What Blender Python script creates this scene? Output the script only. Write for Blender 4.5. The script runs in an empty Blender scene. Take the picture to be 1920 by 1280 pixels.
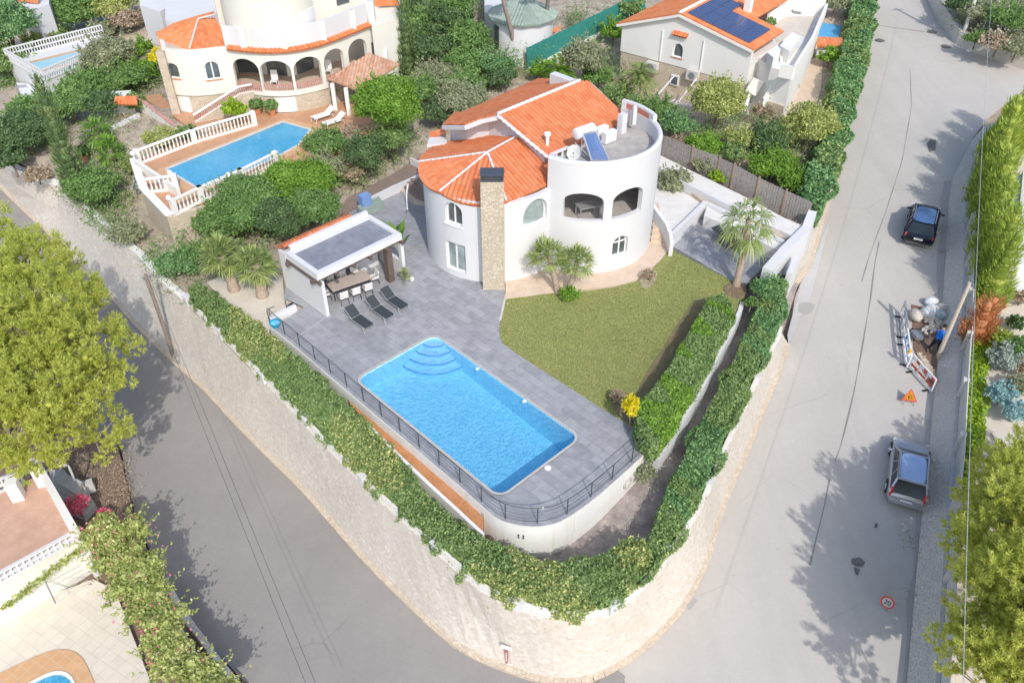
import bpy, bmesh, math, random
import numpy as np
from mathutils import Vector, Matrix
from mathutils.geometry import tessellate_polygon
R = math.radians
sc = bpy.context.scene
COL = sc.collection

# ---------------------------------------------------------------- camera, sky, sun, exposure
CAM_H, FPX, TILT = 27.0, 1550.0, R(39.5)
cam = bpy.data.cameras.new('camera'); cam.lens = FPX / 1920 * 36; cam.sensor_width = 36; cam.clip_start = .5; cam.clip_end = 2000
co = bpy.data.objects.new('camera', cam); COL.objects.link(co)
co.location = (0, 0, CAM_H); co.rotation_euler = (math.pi / 2 - TILT, 0, 0); sc.camera = co
SUN_EL, SUN_AZ = R(43), R(-73)           # direction towards the sun, measured from +x
w = bpy.data.worlds.new('World'); sc.world = w; w.use_nodes = True
nt = w.node_tree; bg = nt.nodes['Background']; bg.inputs[1].default_value = .15
sky = nt.nodes.new('ShaderNodeTexSky'); sky.sky_type = 'NISHITA'; sky.sun_disc = False
sky.sun_elevation = SUN_EL; sky.sun_rotation = math.pi / 2 - SUN_AZ; sky.air_density = 1.0; sky.dust_density = 2.0; sky.ozone_density = 1.0
nt.links.new(sky.outputs[0], bg.inputs[0])
sl = bpy.data.lights.new('sun', 'SUN'); sl.energy = 2.0; sl.angle = R(.55); sl.color = (1, .955, .89)
so = bpy.data.objects.new('sun', sl); COL.objects.link(so)
sd = Vector((math.cos(SUN_AZ) * math.cos(SUN_EL), math.sin(SUN_AZ) * math.cos(SUN_EL), math.sin(SUN_EL)))
so.rotation_euler = sd.to_track_quat('Z', 'Y').to_euler(); so.location = (0, 0, 60)
vs = sc.view_settings; vs.view_transform = 'Standard'; vs.look = 'None'; vs.gamma = 1; vs.exposure = .48
sc.cycles.max_bounces = 6; sc.cycles.transparent_max_bounces = 12; sc.cycles.use_denoising = True

# ---------------------------------------------------------------- where a pixel of the survey photo lies in the world
def ray(x, y):
    X, Y = x - 960, 640 - y
    return np.array([X, FPX * math.cos(TILT) + Y * math.sin(TILT), -FPX * math.sin(TILT) + Y * math.cos(TILT)])
def P(x, y, z=0.):
    r = ray(x, y); t = (z - CAM_H) / r[2]
    return Vector((r[0] * t, r[1] * t, z))
def road_z(x, y):
    s = (x - .9) * .85 + (y - 17.2) * .5
    return -5 + .108 * (s if s > 30 else math.log1p(math.exp(s / 3)) * 3)
def G(px, py, f=road_z, dz=0.):
    z = 0.
    for _ in range(40):
        q = P(px, py, z); z = .5 * z + .5 * (f(q.x, q.y) + dz)
    return P(px, py, z)
def PP(px, py, pl):                      # onto a sloping plane (point, normal)
    r = Vector(ray(px, py)); o = Vector((0, 0, CAM_H)); t = (pl[0] - o).dot(pl[1]) / r.dot(pl[1])
    return o + r * t
def uv(u, v, z=0.): return Vector(((u + v) * .70711, (u - v) * .70711, z))
def mperpx(p): return (p - Vector((0, 0, CAM_H))).length / FPX
def idw(ctrl, pw=3.5):
    A = np.array(ctrl)
    def f(x, y):
        d = ((A[:, 0] - x) ** 2 + (A[:, 1] - y) ** 2) ** (pw / 2) + 1e-6
        return float((A[:, 2] / d).sum() / (1 / d).sum())
    return f
_gc = [(315,548,-1.0),(200,432,-1.1),(117,345,-.8),(20,285,0),(300,490,-1),(400,520,-.6),(470,560,-.6),(350,450,-.8),(560,420,-.5),(640,385,-.3),(700,340,-.2),(600,215,1.35),(400,235,1.3),(480,240,1.3),(250,235,1),(100,200,0),(0,150,0),(150,60,1),(300,10,2),
  (800,190,.7),(900,100,1.5),(900,30,2),(1050,150,.8),(1180,180,.9),(1250,215,1),(1330,235,1),(1400,240,1),(1480,260,.5),(1540,330,-.2),(1500,330,.2),(1300,320,.7),(1560,110,.9),(1620,10,1.8),(1080,20,2.5),(1400,-100,3.5),(800,-150,4.5),(300,-150,4.5),(-200,100,.5),(1250,400,-.5),(1450,430,-.5),(700,600,-.6),(1000,400,-.4),(1100,650,-.6),(1520,180,.9)]
gard = idw([tuple(P(a, b, c)) for a, b, c in _gc])
lotz = idw([tuple(P(a, b, c)) for a, b, c in [(330,560,-1),(420,640,-1.05),(560,770,-1.15),(660,760,-1),(640,860,-1.3),(740,950,-1.6),(780,900,-1.2),(860,1080,-2),(1000,1050,-2.05),(1000,1130,-1.95),(1150,1050,-1.95),(1230,1030,-1.9),(1240,880,-1.45),(1300,900,-1.5),(1330,740,-1.2),(1400,620,-1.0),(1440,560,-.9),(1480,600,-1.3)]])
def inpoly(x, y, pts):
    k = False; j = len(pts) - 1
    for i in range(len(pts)):
        p, q = pts[i], pts[j]
        if (p[1] > y) != (q[1] > y) and x < (q[0] - p[0]) * (y - p[1]) / (q[1] - p[1]) + p[0]: k = not k
        j = i
    return k
def grow(px, z, m):
    q = [P(u, v, z) for u, v in px]; c = sum(q, Vector()) / len(q); return [tuple((p + (p - c).normalized() * m)[:2]) for p in q]
PITS = [(grow([(812,628),(1084,815),(933,932),(672,712)], 0, 1.0), 3.), (grow([(310,317),(530,228),(583,243),(560,272),(500,305),(375,356)], 1.4, .7), 2.)]
def pitted(f): return lambda x, y: f(x, y) - sum(dp_ for pl_, dp_ in PITS if inpoly(x, y, pl_))
def sideg(x, y): return road_z(x, y) + 1.1

# ---------------------------------------------------------------- materials
MATS = {}
class NT:
    def __init__(s, name):
        s.m = bpy.data.materials.new(name); s.m.use_nodes = True; s.t = s.m.node_tree; s.b = s.t.nodes['Principled BSDF']
        s.pos = s.t.nodes.new('ShaderNodeNewGeometry'); MATS[name] = s.m
    def n(s, ty, ins=None, **kw):
        k = s.t.nodes.new('ShaderNode' + ty)
        for a, v in kw.items(): setattr(k, a, v)
        for i, v in (ins or {}).items():
            if hasattr(v, 'is_output') or isinstance(v, bpy.types.NodeSocket): s.t.links.new(v, k.inputs[i])
            else: k.inputs[i].default_value = v
        return k
    def vec(s, scale=(1, 1, 1), rot=(0, 0, 0), src=None):
        return s.n('Mapping', {0: src or s.pos.outputs['Position'], 2: rot, 3: scale}).outputs[0]
    def noise(s, sc_, detail=4, rough=.6, vec=None, dist=0):
        return s.n('TexNoise', {'Vector': vec or s.pos.outputs['Position'], 'Scale': sc_, 'Detail': detail, 'Roughness': rough, 'Distortion': dist}).outputs[0]
    def ramp(s, fac, stops, interp='LINEAR'):
        r = s.n('ValToRGB', {0: fac}); r.color_ramp.interpolation = interp; e = r.color_ramp.elements
        while len(e) < len(stops): e.new(.5)
        for i, (p, c) in enumerate(stops):
            e[i].position = p; e[i].color = (c if len(c) == 4 else (*c, 1)) if hasattr(c, '__len__') else (c, c, c, 1)
        return r.outputs[0]
    def mix(s, f, a, b, mode='MIX'):
        k = s.n('Mix', data_type='RGBA', blend_type=mode)
        for i, v in ((0, f), (6, a), (7, b)):
            if isinstance(v, bpy.types.NodeSocket): s.t.links.new(v, k.inputs[i])
            else: k.inputs[i].default_value = v if i == 0 else ((*v, 1) if len(v) == 3 else v)
        return k.outputs[2]
    def out(s, color=None, rough=.8, bump=None, bs=.3, bd=.02, metal=0, spec=.5):
        if color is not None:
            if isinstance(color, bpy.types.NodeSocket): s.t.links.new(color, s.b.inputs['Base Color'])
            else: s.b.inputs['Base Color'].default_value = (*color, 1)
        if isinstance(rough, bpy.types.NodeSocket): s.t.links.new(rough, s.b.inputs['Roughness'])
        else: s.b.inputs['Roughness'].default_value = rough
        s.b.inputs['Metallic'].default_value = metal; s.b.inputs['Specular IOR Level'].default_value = spec
        if bump is not None:
            k = s.n('Bump', {'Height': bump, 'Strength': bs, 'Distance': bd}); s.t.links.new(k.outputs[0], s.b.inputs['Normal'])
        return s.m
def cl(c, f): return tuple(min(1, a * f) for a in c)
def plain(name, c, rough=.7, var=.12, sc_=3., metal=0, bs=.15, spec=.4):
    s = NT(name); n = s.noise(sc_, 5)
    return s.out(s.ramp(n, [(.3, cl(c, 1 - var)), (.7, cl(c, 1 + var))]), rough, n, bs, .02, metal, spec)
def plaster(name, c, dirt=(.45, .42, .38)):
    s = NT(name); a = s.noise(.5, 6, .65); v = s.vec((2.2, 2.2, .35)); b = s.noise(1.6, 5, .7, v)
    base = s.ramp(a, [(.3, cl(c, .94)), (.7, c)])
    st = s.ramp(b, [(.62, 0.), (.85, .35)])
    return s.out(s.mix(st, base, dirt), .85, s.noise(14, 3), .12, .02, spec=.25)
plaster('white_plaster', (.68, .685, .70), (.62, .61, .60)); plaster('cream_plaster', (.75, .74, .665)); plaster('ivory_plaster', (.80, .785, .75), (.6, .56, .5))
def stained():
    s = NT('stained_plaster'); v = s.vec((3.2, 3.2, .12)); b = s.noise(1.2, 4, .6, v)
    return s.out(s.mix(s.ramp(b, [(.54, 0.), (.70, .38)]), s.ramp(s.noise(.7, 4), [(.3, (.72, .71, .69)), (.7, (.80, .80, .78))]), (.60, .51, .34)), .85, s.noise(12, 3), .15, .02, spec=.2)
stained()
def stone(name, sc_, cols, mort, bs=.6, mw=.035, squash=1.25):
    s = NT(name); v = s.vec((1, 1, squash)); nz = s.n('TexNoise', {'Vector': v, 'Scale': sc_ * .8}).outputs['Color']
    vv = s.n('MixRGB', {0: .12, 1: v, 2: nz}).outputs[0]
    v1 = s.n('TexVoronoi', {'Vector': vv, 'Scale': sc_}); v2 = s.n('TexVoronoi', {'Vector': vv, 'Scale': sc_}, feature='DISTANCE_TO_EDGE')
    g = s.n('SeparateColor', {0: v1.outputs['Color']}).outputs[0]
    c = s.ramp(g, [(i / (len(cols) - 1), k) for i, k in enumerate(cols)]); c = s.mix(s.ramp(s.noise(.35, 5, .7), [(.35, 0.), (.75, .45)]), c, cl(cols[0], .8))
    m = s.ramp(v2.outputs[0], [(mw * .5, 0.), (mw * 1.6, 1.)])
    h = s.mix(.35, m, s.noise(sc_ * 4, 3))
    return s.out(s.mix(m, mort, c), .9, h, bs, .05, spec=.2)
stone('cream_stone', 7.5, [(.58, .52, .45), (.70, .65, .58), (.64, .575, .49), (.76, .73, .67)], (.63, .575, .51), .5, .018)
stone('chimney_stone', 5.6, [(.50, .43, .33), (.58, .50, .39), (.63, .56, .45), (.54, .45, .34)], (.44, .38, .30), .6, .04)
stone('house_stone', 3.2, [(.52, .44, .34), (.62, .54, .43), (.57, .48, .38)], (.50, .44, .36), .5)
stone('grey_stone', 8.5, [(.70, .64, .56), (.80, .74, .66), (.74, .68, .60), (.84, .79, .72)], (.64, .585, .51), .8)
stone('rock_edge', 5.5, [(.56, .47, .37), (.66, .57, .46)], (.50, .42, .33), .6, .03)
def road(name, c, c2, lane=False):
    s = NT(name); a = s.noise(.18, 6, .65); v = s.vec((.9, .05, 1), (0, 0, R(18))); b = s.noise(1.0, 5, .6, v); g = s.noise(38, 3, .7); g2 = s.noise(3.5, 8, .8)
    base = s.ramp(a, [(.3, c), (.7, c2)]); base = s.mix(s.ramp(b, [(.4, 0.), (.62, .28 if lane else .14)]), base, cl(c, .86))
    base = s.mix(s.ramp(s.noise(1.7, 6, .75), [(.62, 0.), (.8, .16)]), base, cl(c, .7))
    base = s.mix(s.ramp(g2, [(.40, .0), (.66, .22)]), base, cl(c, .78)); base = s.mix(s.ramp(s.noise(.5, 7, .75, dist=1.5), [(.55, 0.), (.72, .22)]), base, cl(c2, 1.12)); wv = s.n('MixRGB', {0: .35, 1: s.pos.outputs['Position'], 2: s.n('TexNoise', {'Vector': s.pos.outputs['Position'], 'Scale': .6, 'Detail': 6.}).outputs['Color']}).outputs[0]
    ck = s.n('TexVoronoi', {'Vector': wv, 'Scale': .22}, feature='DISTANCE_TO_EDGE').outputs[0]; cm = s.n('Math', {0: s.ramp(ck, [(.002, .26), (.008, .0)]), 1: s.ramp(s.noise(.25, 3), [(.52, 0.), (.62, 1.)])}, operation='MULTIPLY').outputs[0]
    base = s.mix(cm, base, cl(c, .5)); base = s.mix(s.ramp(s.noise(2.4, 3, .5), [(.70, 0.), (.76, .3)]), base, cl(c, .6)); base = s.mix(.10, base, s.ramp(g, [(.3, .12), (.7, .7)]), 'MIX')
    return s.out(base, .92, g, .25, .01, spec=.2)
road('asphalt', (.275, .255, .24), (.345, .32, .30)); road('pale_road', (.51, .48, .435), (.58, .545, .50), True); road('apron_concrete', (.50, .50, .50), (.60, .60, .60)); road('dark_road_patch', (.40, .38, .37), (.44, .42, .41))  # last one: own darker grey of road patches and gutter dirt
def ground(name, stops, sc_=2.5, bs=.6, fine=12):
    s = NT(name); a = s.noise(sc_, 8, .72); b = s.noise(fine, 4, .7)
    k = s.mix(.45, a, b)
    return s.out(s.ramp(k, stops), .95, k, bs, .06, spec=.15)
ground('soil', [(.35, (.20, .155, .12)), (.46, (.36, .30, .24)), (.56, (.50, .43, .35)), (.68, (.62, .56, .48))], 1.1)
ground('brown_soil', [(.35, (.15, .10, .08)), (.6, (.26, .18, .14)), (.75, (.38, .28, .21))], 1.6)
ground('hedge_shade_earth', [(.35, (.15, .12, .07)), (.55, (.22, .19, .10)), (.7, (.30, .27, .14))], 2.2, .5, 14)
ground('red_earth', [(.3, (.22, .09, .05)), (.5, (.50, .24, .11)), (.75, (.60, .32, .17))], .8)
ground('dark_gravel', [(.32, (.17, .14, .13)), (.47, (.30, .26, .245)), (.58, (.44, .38, .34)), (.68, (.66, .57, .47))], 1.3, .8, 16)
ground('white_gravel', [(.3, (.62, .60, .56)), (.6, (.78, .76, .73))], 2, .5, 30)
ground('cream_gravel', [(.3, (.52, .46, .38)), (.55, (.66, .60, .52)), (.7, (.72, .67, .60))], 1.6, .5, 26)
ground('mulch', [(.35, (.16, .11, .08)), (.6, (.30, .22, .18)), (.7, (.42, .33, .26))], 4, .6)
def lawn():
    s = NT('lawn_grass'); a = s.noise(.30, 6, .7); b = s.noise(26, 4, .8, s.vec((1, 1.6, 1))); d = s.noise(1.1, 4, .6, s.vec((.3, 1, 1), (0, 0, R(35))))
    c = s.ramp(a, [(.36, (.185, .235, .065)), (.47, (.26, .29, .09)), (.57, (.34, .325, .12)), (.68, (.44, .36, .18))])
    c = s.mix(s.ramp(d, [(.45, 0.), (.7, .35)]), c, (.21, .27, .075)); c = s.mix(.35, c, s.ramp(b, [(.3, (.14, .17, .045)), (.7, (.48, .46, .22))]))
    c = s.mix(.4, c, s.ramp(s.noise(5.5, 7, .85), [(.36, (.12, .165, .04)), (.5, (.30, .33, .11)), (.62, (.50, .47, .23))])); c = s.mix(s.ramp(s.noise(.55, 5, .75), [(.56, 0.), (.68, .5)]), c, (.46, .36, .20))
    return s.out(c, .95, b, .9, .05, spec=.15)
lawn()
def brick(name, c1, c2, mort, bw, rh, ms, rot=45, var=.5, off=.5, bs=.1, rough=.6, blot=.0):
    s = NT(name); v = s.vec((1, 1, 1), (0, 0, R(rot)))
    k = s.n('TexBrick', {'Vector': v, 'Color1': (*c1, 1), 'Color2': (*c2, 1), 'Mortar': (*mort, 1), 'Scale': 1., 'Mortar Size': ms, 'Bias': 0., 'Brick Width': bw, 'Row Height': rh}, offset=off)
    c = s.mix(var, k.outputs[0], s.ramp(s.noise(1.7, 7, .72), [(.3, cl(c1, .8)), (.7, cl(c2, 1.15))]), 'MIX')
    return s.out(c, rough, k.outputs[1], -bs, .01, spec=.35)
brick('grey_tiles', (.25, .255, .275), (.40, .405, .425), (.24, .24, .26), 1.2, .45, .02, 45, .5)
brick('roof_grey', (.19, .20, .24), (.30, .31, .36), (.22, .22, .25), 1.2, .6, .01, 45, .55)
brick('terracotta_paving', (.50, .27, .15), (.58, .33, .19), (.45, .30, .2), .33, .33, .02, 40, .4, 0)
brick('pink_paving', (.55, .34, .25), (.63, .41, .31), (.52, .36, .28), .33, .33, .015, 30, .5, 0)
brick('beige_paving', (.66, .60, .50), (.72, .66, .56), (.56, .50, .42), .5, .5, .015, 30, .35, 0)
brick('brown_deck', (.25, .19, .16), (.31, .235, .20), (.2, .15, .13), 2.5, .14, .008, 45, .4)
brick('peach_paving', (.60, .47, .36), (.68, .55, .43), (.5, .4, .32), 3, 3, .01, 20, .5)
brick('pool_tile_edge', (.6, .35, .18), (.66, .4, .22), (.6, .45, .3), .4, .4, .02, 30, .3, 0)
def pooltile(name, c1, c2):
    s = NT(name); k = s.n('TexVoronoi', {'Scale': 9., 'Vector': s.pos.outputs['Position']}, feature='F1'); g = s.n('SeparateColor', {0: k.outputs['Color']}).outputs[0]
    c = s.ramp(g, [(0, c1), (1, c2)]); c = s.mix(s.ramp(s.noise(1.3, 4), [(.35, 0.), (.7, .25)]), c, cl(c2, 1.12))
    return s.out(c, .5, spec=.3)
pooltile('pool_blue', (.42, .74, .90), (.62, .88, .97)); pooltile('pool_cyan', (.16, .56, .78), (.26, .68, .86)); pooltile('pool_deep', (.08, .32, .60), (.12, .42, .72)); pooltile('pool_pale', (.3, .55, .66), (.4, .62, .72)); pooltile('pool_step', (.52, .76, .95), (.60, .82, .97))
def water(name, vol):
    s = NT(name); t = s.t; n1 = s.noise(5.5, 3, .6, dist=.6)
    bmp = s.n('Bump', {'Height': n1, 'Strength': .3, 'Distance': .04})
    tr = s.n('BsdfTransparent', {0: s.ramp(s.noise(3.2, 4, .65, dist=1.4), [(.40, (.70, .88, .97)), (.5, (.90, .98, 1)), (.56, (.74, .92, .99))])})
    gl = s.n('BsdfGlossy', {'Color': (1, 1, 1, 1), 'Roughness': .04, 'Normal': bmp.outputs[0]}); fr = s.n('Fresnel', {'IOR': 1.33, 'Normal': bmp.outputs[0]})
    mx = s.n('MixShader', {0: fr.outputs[0], 1: tr.outputs[0], 2: gl.outputs[0]}); t.links.new(mx.outputs[0], t.nodes['Material Output'].inputs[0])
    if vol: va = s.n('VolumeAbsorption', {0: (.38, .82, .98, 1), 1: .21}); t.links.new(va.outputs[0], t.nodes['Material Output'].inputs[1])
water('pool_water', False); water('deep_water', True)
def sheet(name, pts, mat, parent):
    m = MB(); m.v = [tuple(p) for p in pts]; v2 = [Vector((p[0], p[1], 0)) for p in pts]
    for t in tessellate_polygon([v2]): k = (v2[t[1]] - v2[t[0]]).cross(v2[t[2]] - v2[t[0]]).z; m.f.append(t if k > 0 else (t[0], t[2], t[1]))
    return m.build(name, mat, parent)
def rooftile(name, c1, c2, c3, dirt=.2):
    s = NT(name); u = s.n('UVMap').outputs[0]; k = s.n('TexBrick', {'Vector': u, 'Color1': (*c1, 1), 'Color2': (*c2, 1), 'Mortar': (*cl(c1, .86), 1), 'Scale': 1., 'Mortar Size': .014, 'Brick Width': .26, 'Row Height': .38}, offset=0)
    wn = s.n('TexWhiteNoise', {'Vector': s.n('VectorMath', {0: s.n('VectorMath', {0: u, 1: (.26, .38, 1)}, operation='DIVIDE').outputs[0]}, operation='FLOOR').outputs[0]}).outputs[0]
    c = s.mix(s.ramp(wn, [(.0, 0.), (1, .65)]), k.outputs[0], c3); c = s.mix(s.ramp(s.noise(.9, 5, .7), [(.5, 0.), (.8, dirt)]), c, cl(c1, .6))
    return s.out(c, .8, k.outputs[1], -.3, .03, spec=.3)
rooftile('orange_tiles', (.55, .155, .06), (.64, .205, .085), (.62, .27, .14), .3); rooftile('pale_orange_tiles', (.60, .175, .065), (.68, .23, .09), (.66, .30, .15)); rooftile('old_tiles', (.46, .22, .13), (.60, .34, .22), (.66, .48, .36), .5)
plain('white_paint', (.8, .8, .8), .5, .03); plain('dark_metal', (.13, .14, .155), .4, .2, 4, .6); plain('grey_metal', (.36, .38, .40), .4, .1, 4, .5); plain('aluminium', (.72, .73, .74), .35, .05, 3, .7)
plain('dark_wood', (.13, .10, .085), .8, .35, 8); plain('wood', (.34, .25, .18), .8, .25, 6); plain('grey_wood', (.33, .30, .285), .9, .25, 7); plain('pole_wood', (.27, .22, .18), .9, .2, 7); plain('pale_wood', (.52, .46, .38), .85, .15, 7)
plain('charcoal_mesh', (.045, .055, .062), .8, .1, 20); plain('dark_cushion', (.07, .075, .08), .8, .15, 9); plain('table_top', (.50, .43, .38), .5, .08, 5); plain('white_fabric', (.74, .73, .70), .8, .04, 9)
plain('terracotta', (.56, .25, .13), .8, .15); plain('concrete', (.48, .46, .43), .9, .12, 4); plain('pale_concrete', (.60, .58, .55), .9, .1, 4); plain('terrace_concrete', (.42, .395, .37), .9, .16, 2.2); plain('manhole_iron', (.16, .15, .15), .7, .2)
plain('green_roof', (.30, .37, .33), .7, .15, 1.5); plain('green_net', (.035, .23, .20), .7, .12, 3); plain('turf', (.10, .34, .12), .9, .1, 10); plain('blue_plastic', (.02, .30, .48), .4, .1); plain('blue_paint', (.14, .36, .72), .5, .12); plain('cover_blue', (.2, .32, .6), .6, .1)
plain('red_paint', (.58, .07, .05), .5, .1); plain('yellow_paint', (.85, .42, .02), .5, .05); plain('black_paint', (.02, .02, .02), .5, .1); plain('red_brick', (.52, .20, .13), .85, .3, 14); plain('rust_rail', (.50, .27, .24), .7, .15); plain('red_post', (.42, .10, .09), .6, .15)
plain('navy_paint', (.012, .018, .035), .22, .1, 2, .4, 0); plain('silver_paint', (.50, .51, .53), .3, .04, 2, .6, 0); plain('sky_sheen_roof', (.46, .58, .80), .18, .04, 1, .5, 0); plain('seam_tar', (.27, .25, .24), .9, .2); plain('tyre_rubber', (.02, .02, .02), .9); plain('tail_light', (.55, .02, .02), .25, .1); plain('dark_trim', (.03, .03, .033), .6)  # pale blue car roof: the sky's reflection put into its colour
plain('skin', (.42, .25, .17), .6, .05); plain('blue_shirt', (.01, .16, .62), .8, .1); plain('dark_trousers', (.015, .016, .022), .85, .1); plain('dark_hair', (.02, .015, .012), .8); plain('pink_flower', (.65, .05, .16), .7, .2); plain('grey_sack', (.30, .40, .42), .8, .2); plain('white_sack', (.66, .68, .69), .7, .08)
plain('bark', (.22, .17, .13), .95, .35, 8, bs=.6); plain('pine_bark', (.36, .30, .27), .95, .25, 6, bs=.6); plain('palm_bark', (.38, .30, .24), .95, .3, 9, bs=.7); plain('dry_wood', (.45, .40, .36), .9, .2)
def glass(name, c, rough=.08):
    s = NT(name); return s.out(s.ramp(s.noise(.9, 2), [(.35, cl(c, .7)), (.65, cl(c, 1.3))]), rough, spec=.9)
glass('window_glass', (.10, .12, .13)); glass('pale_glass', (.30, .36, .36)); glass('car_glass', (.012, .02, .03), .12); MATS['car_glass'].node_tree.nodes['Principled BSDF'].inputs['Specular IOR Level'].default_value = .4; glass('sky_roof', (.06, .12, .26), .1); glass('dish_white', (.7, .7, .7), .4)
def solar(name, c, line, a, b):
    s = NT(name); u = s.n('UVMap').outputs[0]; k = s.n('TexBrick', {'Vector': u, 'Color1': (*c, 1), 'Color2': (*cl(c, 1.25), 1), 'Mortar': (*line, 1), 'Scale': 1., 'Mortar Size': .012, 'Brick Width': a, 'Row Height': b}, offset=0)
    return s.out(k.outputs[0], .2, spec=.7)
solar('solar_cells', (.025, .045, .13), (.12, .16, .30), .17, .17); solar('collector_blue', (.03, .09, .26), (.08, .18, .38), .11, 5.); MATS['collector_blue'].node_tree.nodes['Principled BSDF'].inputs['Roughness'].default_value = .6
def leafm(name, c1, c2, c3, tr=.28, hue=.5):
    s = NT(name); t = s.t; rnd = s.pos.outputs['Random Per Island']
    g_ = 1.5 if max(c2) > .2 else 2.35
    c1, c2, c3 = cl(c1, g_), cl(c2, g_), cl(c3, g_ * .92); c = s.ramp(rnd, [(.0, c1), (.5, c2), (.92, c3), (1., cl(c3, 1.3))])
    c = s.mix(s.ramp(s.noise(.8, 3, .6), [(.35, 0.), (.7, hue)]), c, cl(c2, .78))
    s.t.links.new(c, s.b.inputs['Base Color']); s.b.inputs['Roughness'].default_value = .55; s.b.inputs['Specular IOR Level'].default_value = .35
    tl = s.n('BsdfTranslucent', {0: s.mix(.5, c, (c3[0] * 1.1, c3[1] * 1.1, c3[2] * .6))})
    mx = s.n('MixShader', {0: tr, 1: s.b.outputs[0], 2: tl.outputs[0]}); t.links.new(mx.outputs[0], t.nodes['Material Output'].inputs[0])
leafm('leaf_hedge', (.05, .085, .03), (.10, .155, .055), (.18, .235, .09), .25, .7); leafm('leaf_variegated', (.08, .15, .04), (.20, .27, .09), (.52, .50, .22)); leafm('leaf_mid', (.045, .09, .03), (.085, .15, .045), (.14, .21, .07)); leafm('leaf_dark', (.03, .06, .025), (.055, .095, .04), (.10, .145, .06))
leafm('leaf_bright', (.08, .16, .02), (.14, .26, .035), (.22, .36, .06)); leafm('leaf_pine', (.16, .20, .045), (.36, .40, .09), (.60, .60, .17), .45, .45); leafm('leaf_lime', (.12, .21, .015), (.22, .34, .025), (.32, .43, .045)); leafm('leaf_yellow', (.34, .30, .01), (.55, .48, .02), (.68, .60, .04))
leafm('leaf_cypress', (.12, .19, .035), (.235, .32, .055), (.42, .47, .10), .35, .6); leafm('leaf_lawn', (.21, .25, .08), (.27, .30, .105), (.345, .345, .15), .15, .5); leafm('leaf_fir', (.04, .07, .03), (.075, .115, .045), (.13, .17, .07)); leafm('leaf_olive', (.09, .10, .06), (.15, .165, .10), (.22, .235, .15)); leafm('leaf_silver', (.16, .20, .18), (.27, .32, .29), (.40, .46, .42)); leafm('leaf_blue', (.12, .22, .24), (.22, .36, .38), (.34, .48, .50))
leafm('leaf_rust', (.22, .08, .03), (.38, .15, .06), (.5, .25, .12)); leafm('leaf_dry', (.22, .17, .12), (.34, .27, .20), (.45, .38, .30)); leafm('leaf_palm', (.11, .16, .05), (.21, .27, .09), (.36, .42, .17)); leafm('leaf_bougain', (.15, .20, .05), (.28, .33, .10), (.48, .48, .22)); leafm('leaf_pinkish', (.5, .06, .14), (.6, .12, .22), (.7, .3, .35)); leafm('leaf_laurel', (.04, .09, .04), (.08, .155, .062), (.15, .24, .10)); leafm('leaf_old', (.07, .12, .06), (.12, .18, .085), (.2, .26, .13))

# ---------------------------------------------------------------- object helpers
BASE = {}
def tag(o, label=None, cat=None, group=None, kind=None):
    if label: o['label'] = label
    if cat: o['category'] = cat
    if group: o['group'] = group
    if kind: o['kind'] = kind
    return o
def thing(name, label, cat, loc=(0, 0, 0), group=None, rz=0):
    o = bpy.data.objects.new(name, None); COL.objects.link(o); o.empty_display_size = .2
    o.location = loc; o.rotation_euler = (0, 0, rz); BASE[o.name] = Vector(loc) if rz == 0 else Vector((0, 0, 0)); return tag(o, label, cat, group)
def link(name, me, mat, parent=None, smooth=None, local=False):
    o = bpy.data.objects.new(name, me); COL.objects.link(o)
    if mat: me.materials.append(MATS[mat])
    off = Vector((0, 0, 0))
    if parent is not None:
        off = BASE.get(parent.name, off); o.parent = parent
        if off.length > 0 and not local: me.transform(Matrix.Translation(-off))
    BASE[o.name] = off if not local else Vector((0, 0, 0))
    if smooth is not None:
        for p in me.polygons: p.use_smooth = True
        me.set_sharp_from_angle(angle=R(smooth))
    return o
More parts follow.
